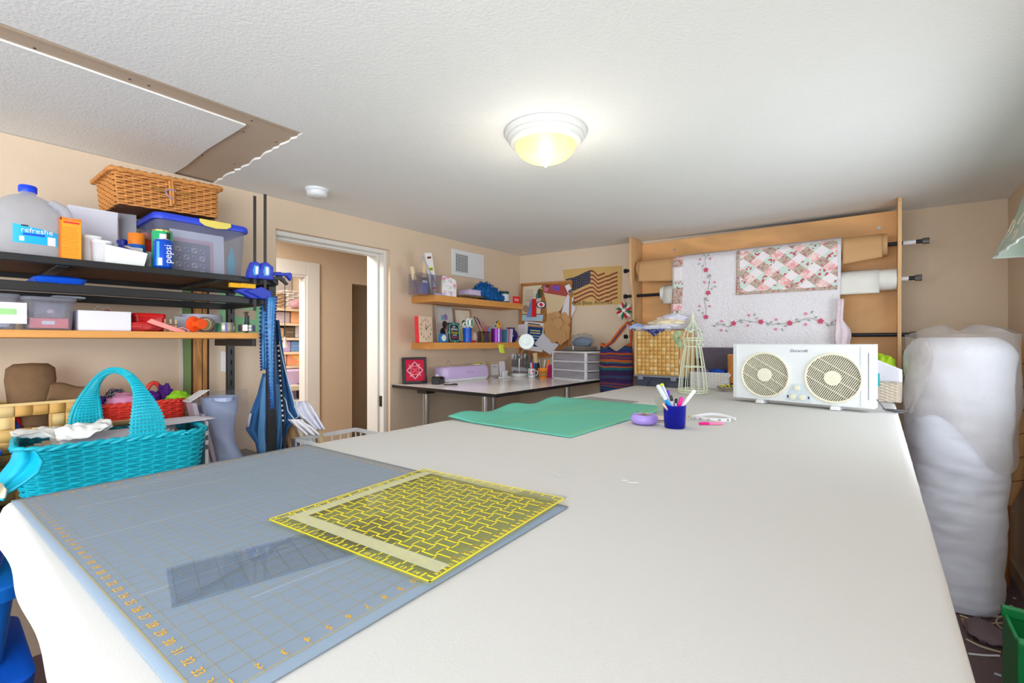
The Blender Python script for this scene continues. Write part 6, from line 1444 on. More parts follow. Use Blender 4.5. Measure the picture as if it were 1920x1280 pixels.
# stepped zig-zag bands of yellow between the inch squares
for k in range(1, 14):
    y = x00 + k * st_
    for i in range(0, 14):
        x = x00 + i * st_
        dy = .0040 * (1 if (i + k) % 2 else -1)
        strip(x + .0012, y + dy, x + st_ - .0012, y + dy, .0013); strip(x, y - .0042, x, y + .0042, .0013)
        strip(x + dy, y - st_ + .004, x + dy, y - .004, .0010 if k % 1 == 0 else .0005)
for k in range(15):
    t = x00 + k * st_
    strip(t, -hs + .004, t, -hs + .016, .0014); strip(t, hs - .016, t, hs - .004, .0014); strip(-hs + .004, t, -hs + .016, t, .0014); strip(hs - .016, t, hs - .004, t, .0014)
b.obj('yellow_grid_print', yel, yr, kind='stuff')
b = MB()
for k in range(46):
    t = -hs + .006 + k * (2 * hs - .012) / 45; n_ = .00016
    b.box(-hs + .004, hs - .004, t - n_, t + n_, .0031, .00318)
    if k % 4 == 0: b.box(t - n_, t + n_, -hs + .004, hs - .004, .0031, .00318)
b.obj('fine_black_print', M('olive_black_print', (120, 122, 70), .6), yr, kind='stuff')
for k in range(1, 15):
    t = x00 + (k - .5) * st_
    text(str(k), .011, yel, yr, (t, -hs + .009, .0031), name='printed_number', ext=.0001); text(str(15 - k), .011, yel, yr, (hs - .009, t, .0031), (0, 0, -PI / 2), name='printed_number', ext=.0001)
MB().box(-hs + .02, hs - .01, -hs + .024, -hs + .05, .0032, .0034).obj('frosted_grip_strip', M('frosted_grip', (232, 232, 196), .6, alpha=.45), yr)
MB().box(-hs + .02, -hs + .044, -hs + .05, hs - .02, .0032, .0034).obj('frosted_grip_strip', M('frosted_grip'), yr)
# pin cushion
def tput(name, label, cat, px, py, rz=0, rot=None, group=None): 
    p = atz(px, py, T0 + .0015); return T(name, label, cat, (p.x, p.y, T0 + .0015), rz, group, rot)
o = tput('magnetic_pincushion', 'lavender magnetic pin dish holding pins', 'pin dish', 1208, 794)
MB().lathe([(0, 0), (.036, 0), (.048, .006), (.0535, .018), (.051, .03), (.043, .037), (.036, .034), (.0, .028)], 40).obj('dish', M('lavender_gloss', (176, 150, 232), .2), o, smooth=60)
b = MB()
for k in range(34):
    a = random.uniform(0, 2 * PI); r_ = random.uniform(0, .026); a2 = random.uniform(0, 6.28); p = Vector((r_ * math.cos(a), r_ * math.sin(a), .034 + random.uniform(0, .006)))
    b.tube([p, p + Vector((.014 * math.cos(a2), .014 * math.sin(a2), .003))], .0006, 4); b.ball(p, .0018, 5, 4)
b.obj('pins', M('brass_steel_pins', (190, 176, 140), .3, metal=.6), o, kind='stuff')
MB().cyl((-.02, -.01, .035), (-.022, -.012, .05), .0012, n=6).obj('standing_pin', chrome, o)
# blue glass with pens
o = tput('pen_glass', 'cobalt blue glass tumbler full of pens', 'glass', 1265, 801)
bg = G('cobalt_clear_glass', (30, 36, 214), .25, .02, milky=.30, mcol=(30, 50, 236))
MB().lathe([(0, 0), (.036, 0), (.0385, .003), (.0415, .085), (.039, .085), (.0365, .018), (0, .016)], 36).obj('tumbler', bg, o, smooth=50)
MB().lathe([(0, .0005), (.0362, .0005), (.0372, .016), (0, .0158)], 36).obj('thick_base', M('deep_violet_glass', (52, 40, 110), .1), o, smooth=50)
gl = o.location
VR = VIEW(gl)
def gpen(px, py, col, capc, lb, r=.005, dep=0.0, capl=.3):
    """a pen whose top sits at that pixel, foot in the glass"""
    top_ = atd(px, py, (Vector((gl.x, gl.y, 0)).dot(FW)) + dep); ft = Vector((gl.x, gl.y, gl.z + .018)) + (Vector((top_.x - gl.x, top_.y - gl.y, 0)) * -.25)
    v = top_ - ft; q = T('pen', lb, 'pen', ft, rot=v.to_track_quat('Z', 'Y').to_euler()); h = v.length
    MB().lathe([(0, 0), (r * .7, .004), (r, .012), (r, h * (1 - capl)), (0, h * (1 - capl))], 12).obj('barrel', M('ink_%d_%d_%d' % col, col, .4), q, smooth=40)
    MB().lathe([(r * 1.15, h * (1 - capl)), (r * 1.15, h * .97), (r * .9, h), (0, h)], 12).obj('cap', M('ink_%d_%d_%d' % capc, capc, .4), q, smooth=40)
    return q
q = gpen(1233, 722, (232, 234, 238), (214, 222, 232), 'white and blue highlighter leaning left in the glass', .0068, -.015); MB().lathe([(.007, .07), (.0072, .075), (.0072, .10), (.007, .105)], 12).obj('blue_band', M('cyan_print', (20, 150, 220), .4), q)
gpen(1240, 719, (206, 212, 226), (220, 226, 30), 'pale blue pen with yellow end in the glass', .0065, .01, .05)
gpen(1252, 731, (226, 226, 230), (110, 50, 196), 'white pen with purple cap', .0045, .02, .2)
gpen(1258, 741, (220, 220, 224), (44, 40, 44), 'white pen with short black cap', .0048, .0, .2)
gpen(1268, 747, (214, 214, 218), (40, 38, 42), 'white pen with lower black cap in the middle', .0048, .012, .2)
gpen(1279, 745, (236, 20, 140), (244, 40, 160), 'hot pink marker in the glass', .006, -.02, .25)
gpen(1277, 745, (60, 54, 60), (46, 42, 46), 'black marker behind the pink marker', .0045, .01, .25)
gpen(1303, 731, (232, 234, 238), (238, 240, 244), 'white highlighter leaning right in the glass', .0058, -.01, .35)
gpen(1243, 757, (244, 190, 160), (246, 196, 170), 'peach pencil low in the glass', .004, -.03, .2)
# things behind the glass
o = tput('crystal_candle_holder', 'grey crystal candle holder behind the blue glass', 'candle holder', 1240, 782)
MB().lathe([(0, 0), (.04, 0), (.042, .01), (.018, .02), (.022, .035), (.015, .05), (.03, .065), (.03, .085), (.02, .086), (.018, .07), (0, .068)], 8).obj('crystal', G('smoky_crystal', (236, 236, 232), .35, .03, milky=.35, mcol=(220, 222, 216)), o, smooth=20)
MB().lathe([(0, -.0005), (.041, -.0005)], 8).obj('foot', greyc, o)
o = tput('wooden_coaster', 'pale round wooden coaster behind the lavender pin dish', 'coaster', 1232, 788)
MB().lathe([(0, 0), (.045, 0), (.047, .004), (.045, .014), (0, .015)], 32).obj('disc', M('pale_birch', (226, 208, 186), .6), o, smooth=40); MB().lathe([(.0462, .002), (.0475, .006), (.0462, .010)], 32).obj('bark_edge', M('bark_brown', (120, 106, 92), .8), o, smooth=40)
# measuring tape coil
tpm = M('tape_white', (226, 224, 226), .5)
o = tput('measuring_tape', 'white measuring tape lying in loops with black numbers', 'measuring tape', 1332, 790)
def ribbon(pts, h, nm, m_):
    b = MB(); vs = []; fs = []
    for p in pts: vs += [(p[0], p[1], p[2]), (p[0] + (p[3] if len(p) > 3 else 0), p[1], p[2] + h)]
    for i in range(len(pts) - 1): fs.append((2 * i, 2 * i + 2, 2 * i + 3, 2 * i + 1))
    b.add(vs, fs); return b.obj(nm, m_, o, smooth=True, solid=.0006, off=0)
V2 = VIEW(o.location) + PI / 2      # sideways as the viewer sees it
sx_, sy_ = math.cos(V2), math.sin(V2)
def side_(s_, f_, z): return (s_ * sx_ - f_ * sy_ * -1 * 0 + f_ * math.cos(VIEW(o.location)), s_ * sy_ + f_ * math.sin(VIEW(o.location)), z)
loop = [side_(-.075 + .15 * t, .03 * math.sin(PI * t) - .01, .002 + .002 * math.sin(6 * t)) for t in [i / 24 for i in range(25)]]
ribbon(loop, .016, 'tape_loop', tpm)
loop = [side_(.095 - .17 * t, -.03 - .022 * math.sin(PI * t * 1.3), .002 + .012 * math.sin(PI * t)) for t in [i / 24 for i in range(25)]]
ribbon(loop, .015, 'tape_loop', tpm)
for k, s_ in enumerate(('44', '45', '11', '12', '13')):
    t = (.72, .93, .10, .24, .45)[k]; p = side_(-.075 + .15 * t, .03 * math.sin(PI * t) - .01 + .0012, .010)
    text(s_, .011, ink, o, p, (PI / 2, 0, VIEW(o.location) + PI / 2 - .6 * math.cos(PI * t)), ext=.0002)
o = tput('pink_highlighter', 'hot pink highlighter lying in front of the measuring tape', 'highlighter', 1333, 796.5)
o.rotation_euler = (0, PI / 2, math.atan2(RT.y, RT.x)); o.location.z += .0058
MB().lathe([(0, -.047), (.004, -.046), (.0055, -.042), (.0055, -.008), (0, -.008)], 14).obj('cap', M('hot_pink', (240, 24, 140), .35), o, smooth=40); MB().lathe([(.0052, -.008), (.0052, .04), (.004, .046), (0, .047)], 14).obj('barrel', M('pale_pink_plastic', (246, 130, 176), .35), o, smooth=40)
o = tput('gold_wire_tie', 'pale wire twist tie lying beside the pen glass', 'wire', 1305, 783)
MB().tube([(-.03 + .006 * i, .012 * math.sin(i * .8), .002 + .012 * abs(math.sin(i * .5))) for i in range(12)], .0014, 5).obj('wire', M('pale_mint_wire', (206, 220, 190), .5), o, smooth=True); MB().ball((-.03, 0, .004), .004, 8, 6).obj('bead', M('gold_rim'), o)
for k, (px, py, lb) in enumerate(((1181, 904, 'scrap of white thread lying on the open cloth'), (1050, 892, 'bit of grey thread lying behind the yellow ruler'))):
    o = tput('thread_scrap', lb, 'thread', px, py, group='thread scraps'); MB().tube([(-.02 + .005 * i, .006 * math.sin(i * 1.1 + k), .0012) for i in range(9)], .0007, 5).obj('strand', paper if k == 0 else greyc, o, smooth=True)
# ================================================================== twin window fan
pf0, pf1 = atz(1430, 755, T0), atz(1570, 768, T0); fa = math.atan2(pf1.y - pf0.y, pf1.x - pf0.x)
fan = T('window_fan', 'white twin window fan with two round cream grilles', 'fan', ((pf0.x + pf1.x) / 2, (pf0.y + pf1.y) / 2, T0 + .0015), fa)
fw3, fh3 = .62, .285; fz = .022; fo = -.018
fwh = M('cool_white_plastic', (226, 230, 233), .35, var=.015); cg = M('cream_plastic', (232, 228, 206), .4); bgp = M('pale_blue_panel', (206, 218, 226), .4)
cxL, cxR, cz_, rF = -.145, .155, .150, .118
# front plate with two round holes
def plate(y0, y1):
    b = MB(); n = 48
    for (cx_, x0, x1) in ((cxL, -fw3 / 2 + .02, .005), (cxR, .005, fw3 / 2 - .02)):
        ring = [(cx_ + rF * math.cos(2 * PI * i / n), cz_ + fo * 0 + rF * math.sin(2 * PI * i / n)) for i in range(n)]
        out = []
        for i in range(n):
            a = 2 * PI * i / n; c, s_ = math.cos(a), math.sin(a)
            tx = ((x1 if c > 0 else x0) - cx_) / c if abs(c) > 1e-6 else 1e9; tz = ((fz + fh3 if s_ > 0 else fz) - cz_) / s_ if abs(s_) > 1e-6 else 1e9
            t = min(tx, tz); out.append((cx_ + t * c, cz_ + t * s_))
        vs = [(x, y0, z) for x, z in ring] + [(x, y0, z) for x, z in out] + [(x, y1, z) for x, z in ring]
        fs = [(i, (i + 1) % n, n + (i + 1) % n, n + i) for i in range(n)] + [(i, 2 * n + i, 2 * n + (i + 1) % n, (i + 1) % n) for i in range(n)]
        b.add(vs, fs)
    return b
b = plate(-.03, .0)
for x_ in (-fw3 / 2 + .02, .005 - .035, .005, fw3 / 2 - .055):
    for z_ in (fz, fz + fh3 - .035): b.box(x_, x_ + .035, -.0298, -.002, z_, z_ + .035)
b.obj('front_plate', fwh, fan)
MB().box(-fw3 / 2 + .02, fw3 / 2 - .02, -.0295, .06, fz - .003, fz).box(-fw3 / 2 + .02, fw3 / 2 - .02, -.0295, .06, fz + fh3, fz + fh3 + .004).box(-fw3 / 2, -fw3 / 2 + .02, -.022, .055, fz - .003, fz + fh3 + .004).box(fw3 / 2 - .02, fw3 / 2, -.022, .055, fz - .003, fz + fh3 + .004).obj('housing', fwh, fan, bevel=.003)
for x_, w_ in ((fw3 / 2 - .045, .015), (-fw3 / 2 + .022, .004)): MB().box(x_, x_ + w_, -.034, -.03, fz + .006, fz + fh3 - .006).obj('side_rib', fwh, fan)
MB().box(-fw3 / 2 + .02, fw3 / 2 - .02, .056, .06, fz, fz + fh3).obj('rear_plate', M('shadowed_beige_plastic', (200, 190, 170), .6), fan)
for cx_ in (cxL, cxR):
    g_ = MB(); n = 48
    g_.tube([(cx_ + (rF - .004) * math.cos(2 * PI * i / n), -.033, cz_ + (rF - .004) * math.sin(2 * PI * i / n)) for i in range(n)], .006, 8, closed=True)
    gr = g_.obj('grille_ring', cg, fan, smooth=True)
    b = MB(); dirn = Vector((math.cos(1.02), 0, math.sin(1.02))); per = Vector((-dirn.z, 0, dirn.x))
    for k in range(-14, 15):
        d = k * .0078; L_ = math.sqrt(max(0, (rF - .006) ** 2 - d * d))
        if L_ < .01: continue
        c = Vector((cx_, -.030, cz_)) + per * d
        p0, p1 = c - dirn * L_, c + dirn * L_; n_ = per * .0016
        b.slab([p0 - n_, p1 - n_, p1 + n_, p0 + n_], (0, .012, 0))
    b.obj('louvres', cg, gr)
    b = MB()
    for k in (-.05, .0, .05):
        L_ = math.sqrt((rF - .006) ** 2 - k * k); c = Vector((cx_, -.033, cz_)) + dirn * k; n_ = dirn * .0014
        b.slab([c - per * L_ - n_, c + per * L_ - n_, c + per * L_ + n_, c - per * L_ + n_], (0, .004, 0))
    b.obj('cross_bars', cg, gr)
    MB().cyl((cx_, -.036, cz_), (cx_, -.03, cz_), .035, n=28).obj('hub', cg, gr)
    for k in range(5):
        a = 2 * PI * k / 5; pts = [Vector((cx_, .02, cz_)) + Vector((r_ * math.cos(a + w_), y_, r_ * math.sin(a + w_))) for r_, w_, y_ in ((.03, -.3, .012), (.095, -.45, .02), (.1, .25, -.006), (.03, .4, -.01))]
        MB().slab(pts, (0, .0015, 0)).obj('blade', M('beige_blade', (206, 194, 172), .5), fan)
MB().slab([(-.05, -.0305, fz + .004), (.07, -.0305, fz + .004), (.045, -.0305, .085), (.03, -.0305, .112), (-.018, -.0305, .112), (-.03, -.0305, .085)], (0, -.0012, 0)).obj('control_panel', bgp, fan)
for x_, z_ in ((.006, .093), (-.012, .047), (.03, .047)): MB().lathe([(0, 0), (.014, 0), (.0125, .008), (0, .009)], 20, mat=Matrix.Translation((x_, -.032, z_)) @ Matrix.Rotation(PI / 2, 4, 'X')).obj('knob', cg, fan, smooth=40)
for x_ in (-.036, .056): MB().box(x_ - .003, x_ + .003, -.0335, -.0316, .042, .054).obj('switch', M('navy_switch', (40, 50, 90), .4), fan)
text('Duracraft', .02, M('navy_print', (50, 62, 100), .5), fan, (.012, -.0305, fz + fh3 - .03), (PI / 2, 0, 0), shear=.25)
for px in (1430, 1570):
    x_ = (-1 if px < 1500 else 1) * (pf1 - pf0).length / 2
    MB().slab([(x_ - .02, -.05, 0), (x_ + .02, -.05, 0), (x_ + .016, -.05, fz - .003), (x_ - .016, -.05, fz - .003)], (0, .12, 0)).obj('foot', white, fan, bevel=.004)
MB().tube([(fw3 / 2, .03, .06), (fw3 / 2 + .03, .05, .01), (fw3 / 2 + .07, .04, .006), (fw3 / 2 + .09, .07, .005), (fw3 / 2 + .05, .10, .006), (fw3 / 2 + .02, .07, .012), (fw3 / 2 + .06, .05, .014), (fw3 / 2 + .1, .08, .012), (fw3 / 2 + .06, .12, .008), (fw3 / 2 + .01, .1, .01)], .003, 6).obj('power_cord', M('grey_cord', (84, 82, 88), .5), fan, smooth=True)
# ================================================================== wire birdcage
bc = tput('wire_birdcage', 'pale green wire birdcage candle lantern with leafy crown', 'birdcage', 1299, 736)
gc = M('pale_celery_paint', (222, 230, 204), .5, var=.06)
Rb = .088
for z in (.004, .02): MB().tube([(Rb * math.cos(t), Rb * math.sin(t), z) for t in [i * PI / 18 for i in range(36)]], .004, 6, closed=True).obj('base_ring', gc, bc, smooth=True)
MB().lathe([(0, 0), (Rb, 0), (Rb, .004), (0, .004)], 36).obj('base_plate', gc, bc)
MB().tube([(.068 * math.cos(t), .068 * math.sin(t), .165) for t in [i * PI / 18 for i in range(36)]], .0032, 6, closed=True).obj('middle_ring', gc, bc, smooth=True)
def cager(z): 
    u = z / .30; return Rb - .038 * u ** 1.5 - .002
for k in range(14):
    a = 2 * PI * k / 14; MB().tube([(cager(z) * math.cos(a), cager(z) * math.sin(a), z) for z in [.004 + .288 * i / 10 for i in range(11)]], .0026, 6).obj('bar', gc, bc, smooth=True)
for z, r_ in ((.292, .05), (.33, .058), (.345, .06)): MB().tube([(r_ * math.cos(t), r_ * math.sin(t), z) for t in [i * PI / 14 for i in range(28)]], .003, 6, closed=True).obj('crown_ring', gc, bc, smooth=True)
for k in range(14):
    a = 2 * PI * k / 14; MB().tube([(.05 * math.cos(a), .05 * math.sin(a), .292), (.056 * math.cos(a), .056 * math.sin(a), .32), (.06 * math.cos(a), .06 * math.sin(a), .345)], .0022, 5).obj('crown_bar', gc, bc)
for k in range(10):
    a = 2 * PI * k / 10; MB().tube([(.058 * math.cos(a), .058 * math.sin(a), .345), (.05 * math.cos(a), .05 * math.sin(a), .38), (.028 * math.cos(a), .028 * math.sin(a), .42), (.012 * math.cos(a), .012 * math.sin(a), .445), (.006 * math.cos(a), .006 * math.sin(a), .47)], .0024, 5).obj('dome_bar', gc, bc, smooth=True)
MB().lathe([(.004, .46), (.012, .468), (.006, .478), (.009, .486), (.003, .495), (.004, .505), (0, .512)], 14).obj('finial', gc, bc, smooth=True)
lf = M('soft_sage_leaf', (204, 216, 186), .6, var=.15)
for k in range(16):
    a = random.uniform(0, 6.28); z = random.uniform(.30, .43); r_ = .065 - max(0, z - .35) * .35; c = Vector((r_ * math.cos(a), r_ * math.sin(a), z)); d = Vector((-math.sin(a), math.cos(a), random.uniform(-.6, .6))).normalized() * .017; n_ = Vector((math.cos(a), math.sin(a), .3)) * .006
    MB().add([c - d, c + n_ + Vector((0, 0, .008)), c + d, c + n_ - Vector((0, 0, .008)), c + n_ * 1.6], [(0, 4, 1), (1, 4, 2), (2, 4, 3), (3, 4, 0)]).obj('leaf', lf, bc, solid=.0012)
sage = T('sage_leaf_sprig', 'soft green artificial leaf sprig clinging to the birdcage crown', 'leaf sprig', (bc.location.x - .085, bc.location.y - .03, T0 + .275))
for k in range(6):
    a = k * 1.05; c = Vector((.014 * math.cos(a), .012 * math.sin(a), .03 + .014 * k)); MB().ball(c, (.018, .008, .022), 8, 6).obj('leaf', M('sage_green_leaf', (160, 180, 140), .6, var=.2), sage, smooth=True)
MB().tube([(0, 0, 0), (.004, 0, .06), (.02, .01, .12)], .002, 5).obj('stem', M('sage_green_leaf'), sage)
# ================================================================== boxes and baskets at the far end of the table
# grey tote with woven-front cabinet on it
tt = T('grey_tote', 'shallow smoky grey plastic tote under the woven box', 'storage tote', (-1.238, 3.395, T0 + .0015))
smk = G('smoky_grey_plastic', (170, 176, 196), .15, .1, milky=.45, mcol=(140, 146, 166))
l = loft(rrect(.345, .30, .015), [(.001, .96, .96), (.068, 1, 1)]); l.obj('tub', smk, tt, smooth=40, solid=.002)
l = loft(rrect(.36, .315, .018), [(.068, 1, 1), (.078, 1, 1)]); l.f.append(tuple(l.n + k for k in range(l.n))); l.obj('lid', M('smoky_lid', (128, 132, 146), .4), tt, smooth=40)
for x_ in (-.12, .12): MB().box(x_ - .02, x_ + .02, -.163, -.155, .045, .077).obj('latch', M('smoky_lid'), tt, bevel=.003)
b = MB(); b.tube([(-.075, -.155, .002), (-.062, -.156, .03), (-.045, -.157, .045), (-.045, -.157, .066)], .003, 6); b.tube([(.075, -.155, .002), (.062, -.156, .03), (.05, -.157, .045), (.05, -.157, .066)], .003, 6); b.obj('handle_moulding', dark, tt, smooth=True)
q = T('purple_papers', 'dim blue-violet papers inside the smoky grey tote', 'papers', (tt.location.x, tt.location.y, T0 + .005)); MB().box(-.14, .14, -.12, .12, 0, .03).obj('stack', M('violet_papers', (120, 110, 160), .7, var=.3, vs_=20), q); MB().box(-.13, .13, -.115, .115, .03, .034).obj('top_sheet', lil, q)
wc = T('woven_cabinet', 'small woven splint-front box cabinet with light wood frame', 'cabinet', (-1.238, 3.40, T0 + .081))
cw3, ch3, cd3 = .35, .322, .29
fwood = M('light_frame_wood', (222, 176, 116), .6, var=.12, wave=((5, 5, .5), 6, .5, 8))
MB().box(-cw3 / 2, -cw3 / 2 + .018, -cd3 / 2, cd3 / 2, 0, ch3).obj('side_panel', fwood, wc); MB().box(cw3 / 2 - .018, cw3 / 2, -cd3 / 2, cd3 / 2, 0, ch3).obj('side_panel', fwood, wc)
MB().box(-cw3 / 2 + .018, cw3 / 2 - .018, -cd3 / 2, cd3 / 2, ch3 - .012, ch3).box(-cw3 / 2 + .018, cw3 / 2 - .018, -cd3 / 2, cd3 / 2, 0, .01).box(-cw3 / 2 + .018, cw3 / 2 - .018, cd3 / 2 - .01, cd3 / 2, .01, ch3 - .012).obj('carcass', fwood, wc)
dr = MB().box(-cw3 / 2 + .022, cw3 / 2 - .022, -cd3 / 2 - .004, -cd3 / 2 + .008, .004, ch3 - .004).obj('door', fwood, wc)
nc2, nr2 = 10, 11; dwid = (cw3 - .046) / nc2; dhei = (ch3 - .01) / nr2; tl2 = {}
for r_ in range(nr2):
    for c_ in range(nc2):
        key = (r_ + c_) % 2
        if key not in tl2:
            if key: t = MB().grid(lambda u, v: ((u - .5) * dwid * 1.03, -.0035 * math.sin(PI * u), (v - .5) * dhei * .96), 5, 1).obj('splint', spl[0], dr, smooth=True, solid=.0012)
            else: t = MB().grid(lambda u, v: ((u - .5) * dwid * .96, -.0035 * math.sin(PI * v), (v - .5) * dhei * 1.03), 1, 5).obj('splint', spl[0], dr, smooth=True, solid=.0012)
            tl2[key] = t
        else: t = tl2[key].copy(); COL.objects.link(t)
        t.location = (-cw3 / 2 + .023 + (c_ + .5) * dwid, -cd3 / 2 - .0055, .005 + (r_ + .5) * dhei); t.material_slots[0].link = 'OBJECT'; t.material_slots[0].material = random.choice(spl)
MB().box(cw3 / 2 - .019, cw3 / 2 - .014, -cd3 / 2 - .006, -cd3 / 2 - .002, .085, .12).obj('hinge', white, wc)
# folded cloths on the cabinet
zc = T0 + .081 + ch3 + .0015
for k, (nm, lb, dx, dy, sz, m_, sd) in enumerate((('white_cloth', 'white crumpled cloth hanging over the woven cabinet top', -.02, -.07, (.20, .10, .026), M('white_blue_cloth', (224, 224, 238), .85), 51), ('cream_cloth', 'cream cotton cloth on the heap on the woven cabinet', .03, -.05, (.13, .08, .03), M('cream_cotton', (238, 222, 190), .85), 53), ('pale_lilac_cloth', 'pale lilac cloth topping the heap on the woven cabinet', .07, -.01, (.10, .07, .03), M('pale_lilac_cotton', (222, 218, 234), .85), 55))):
    o = crumple(nm, (wc.location.x + dx, wc.location.y + dy, zc + k * .034), sz, m_, None, sd, .3, n=40, m=20); tag(o, lb, 'cloth')
o = tag(MB().grid(lambda u, v: (-.165 + .14 * u, .02 * math.sin(u * 5) - .01, .03 * math.sin(PI * u) - .012 * u + .026 * v), 12, 4).obj('blue_check_cloth', M('blue_check', (150, 176, 230), .85, var=.2, vs_=60), None, smooth=True, solid=.006, loc=(wc.location.x - .06, wc.location.y - .12, zc + .006)), 'pale blue checked cloth sticking out left on the woven cabinet', 'cloth')
o = T('navy_bandana', 'navy star-print bandana corner hanging over the cabinet front', 'cloth', (wc.location.x - .02, wc.location.y - cd3 / 2 - .016, zc - .045))
nvc = floral('navy_star_print', [(28, 34, 96), (34, 40, 104), (28, 34, 96), (30, 36, 100), (150, 156, 206)], 160)
MB().slab([(-.09, 0, .046), (-.075, 0, .062), (.06, -.003, .062), (.08, 0, .046), (.035, -.003, .03), (.005, -.004, .0), (-.02, -.003, .02), (-.05, 0, .042)], (0, .004, 0)).obj('cloth', nvc, o); MB().box(-.08, .06, .0, .05, .046, .05).obj('fold', nvc, o)
# crocheted bag hanging on the rack end
cbm = None
def stripes(key, cols, scale):
    m = bpy.data.materials.new(key); m.use_nodes = True; N = m.node_tree.nodes; L = m.node_tree.links; b = N['Principled BSDF']; b.inputs['Roughness'].default_value = .95
    tc = N.new('ShaderNodeTexCoord'); sp = N.new('ShaderNodeSeparateXYZ'); L.new(tc.outputs['Object'], sp.inputs[0])
    nz = N.new('ShaderNodeTexNoise'); nz.inputs['Scale'].default_value = 9; L.new(tc.outputs['Object'], nz.inputs['Vector'])
    ma = N.new('ShaderNodeMath'); ma.operation = 'MULTIPLY_ADD'; ma.inputs[1].default_value = .035; L.new(nz.outputs['Fac'], ma.inputs[0]); L.new(sp.outputs['Z'], ma.inputs[2])
    wn = N.new('ShaderNodeTexWhiteNoise'); wn.noise_dimensions = '1D'; mu = N.new('ShaderNodeMath'); mu.operation = 'MULTIPLY'; mu.inputs[1].default_value = scale; L.new(ma.outputs[0], mu.inputs[0]); fl = N.new('ShaderNodeMath'); fl.operation = 'FLOOR'; L.new(mu.outputs[0], fl.inputs[0]); L.new(fl.outputs[0], wn.inputs['W'])
    cr = N.new('ShaderNodeValToRGB'); cr.color_ramp.interpolation = 'CONSTANT'; e = cr.color_ramp.elements
    while len(e) < len(cols): e.new(.5)
    for i, c in enumerate(cols): e[i].position = i / len(cols); e[i].color = rgb(c)
    L.new(wn.outputs['Value'], cr.inputs[0]); L.new(cr.outputs[0], b.inputs['Base Color'])
    n2 = N.new('ShaderNodeTexNoise'); n2.inputs['Scale'].default_value = 220; bp = N.new('ShaderNodeBump'); bp.inputs['Strength'].default_value = .8; bp.inputs['Distance'].default_value = .01; L.new(n2.outputs['Fac'], bp.inputs['Height']); L.new(bp.outputs[0], b.inputs['Normal'])
    return m
cbm = stripes('crochet_stripes', [(52, 40, 96), (206, 100, 40), (24, 110, 120), (80, 44, 110), (40, 60, 130), (150, 70, 50), (60, 36, 80), (30, 90, 110)], 95)
cpos = aty(1155, 727, 3.43)
o = T('crochet_bag', 'colourful striped crochet bag hanging from the rack side', 'bag', (cpos.x, 3.43, .93))
def bagp(u, v):
    a = 2 * PI * u; wv_ = .135 + .01 * math.sin(PI * v); dp = .06 + .02 * math.sin(PI * v) - .03 * v
    z = v * .42; 
    x = wv_ * math.cos(a); zz = z - (.07 * math.sin(PI * (x / .135 + 1) / 2) ** 2 if v > .9 else .05 * v ** 4 * math.sin(PI * (x / .135 + 1) / 2) ** 2)
    return (x, dp * math.sin(a), zz)
MB().grid(bagp, 48, 30).obj('bag_body', cbm, o, smooth=True, solid=.005)
for k, m_ in enumerate((M('rust_yarn', (206, 100, 44), .95), M('slate_yarn', (70, 70, 120), .95), M('rust_yarn'))):
    MB().tube([(-.125 + .006 * k, -.02 + .01 * k, .41 - .004 * k), (-.09 + .006 * k, -.03 + .01 * k, .385), (-.03 + .01 * k, -.03 + .01 * k, .43), (.05 + .01 * k, -.02 + .01 * k, .53), (.095 + .008 * k, .0 + .01 * k, .585), (.118, .01 + .01 * k, .565), (.12, .015 + .008 * k, .48), (.118, .02, .40)], .0085, 7).obj('strap', m_, o, smooth=True)
MB().tube([(.10, .02, .57), (.09, .12, .60), (.04, .24, .60), (.034, .262, .60)], .006, 6).obj('hook', dark, o, smooth=True)
MB().tube([(.10, -.012, .565), (.115, -.03, .50), (.13, -.03, .43)], .004, 6).obj('cord', M('cream_cord', (206, 196, 180), .8), o, smooth=True)
# white wicker basket with blue cloths, orange basket, plant dish (behind the fan)
ww = M('white_wicker', (224, 220, 216), .6, var=.08, vs_=60)
bx0, bx1 = xy(1293, 3.36), xy(1364, 3.36)
wbk = T('white_wicker_basket', 'low white wicker basket of blue cloth beside the birdcage', 'basket', ((bx0 + bx1) / 2, 3.43, T0 + .0015))
wicker(wbk, rrect(bx1 - bx0, .15, .012), .105, 14, .0037, ww, greyc, stake=.022, rim=.005)
o = crumple('blue_cloth', (wbk.location.x + .05, 3.42, T0 + .075), (.055, .05, .035), M('ultramarine_cloth', (20, 70, 160), .85), None, 61, .35); tag(o, 'ultramarine cloth in the low white wicker basket', 'cloth')
o = crumple('grey_cloth', (wbk.location.x - .05, 3.43, T0 + .075), (.06, .05, .03), M('violet_grey_cloth', (120, 110, 150), .85), None, 63, .35); tag(o, 'violet-grey cloth in the low white wicker basket', 'cloth')
o = T('lilac_fold', 'lilac folded cloth at the end of the low white basket', 'cloth', (wbk.location.x + .115, 3.42, T0 + .075), rot=(0, -.5, 0)); MB().box(-.03, .03, -.04, .04, 0, .03).obj('folded_cloth', lil, o, bevel=.008); MB().box(-.031, .031, -.041, .02, .012, .015).obj('fold_line', greyc, o)
rs = T('honey_wicker_basket', 'tall honey brown wicker basket behind the fan', 'basket', (xy(1385, 3.40) - .0, 3.46, T0 + .0015 + .04))
wicker(rs, rrect(.13, .12, .012), .19, 22, .0042, wk, wkd, flare=1.05, stake=.02, rim=.006)
st2 = T('basket_stand', 'low dark wooden block under the honey wicker basket', 'block', (rs.location.x, 3.46, T0 + .0015)); MB().box(-.05, .05, -.05, .05, 0, .034).obj('block', dark, st2); MB().box(-.055, .055, -.055, .055, .034, .0385).obj('top', brownu, st2)
pd = tput('seed_dish', 'small grey dish of yellow and black beads behind the fan', 'dish', 1366, 733)
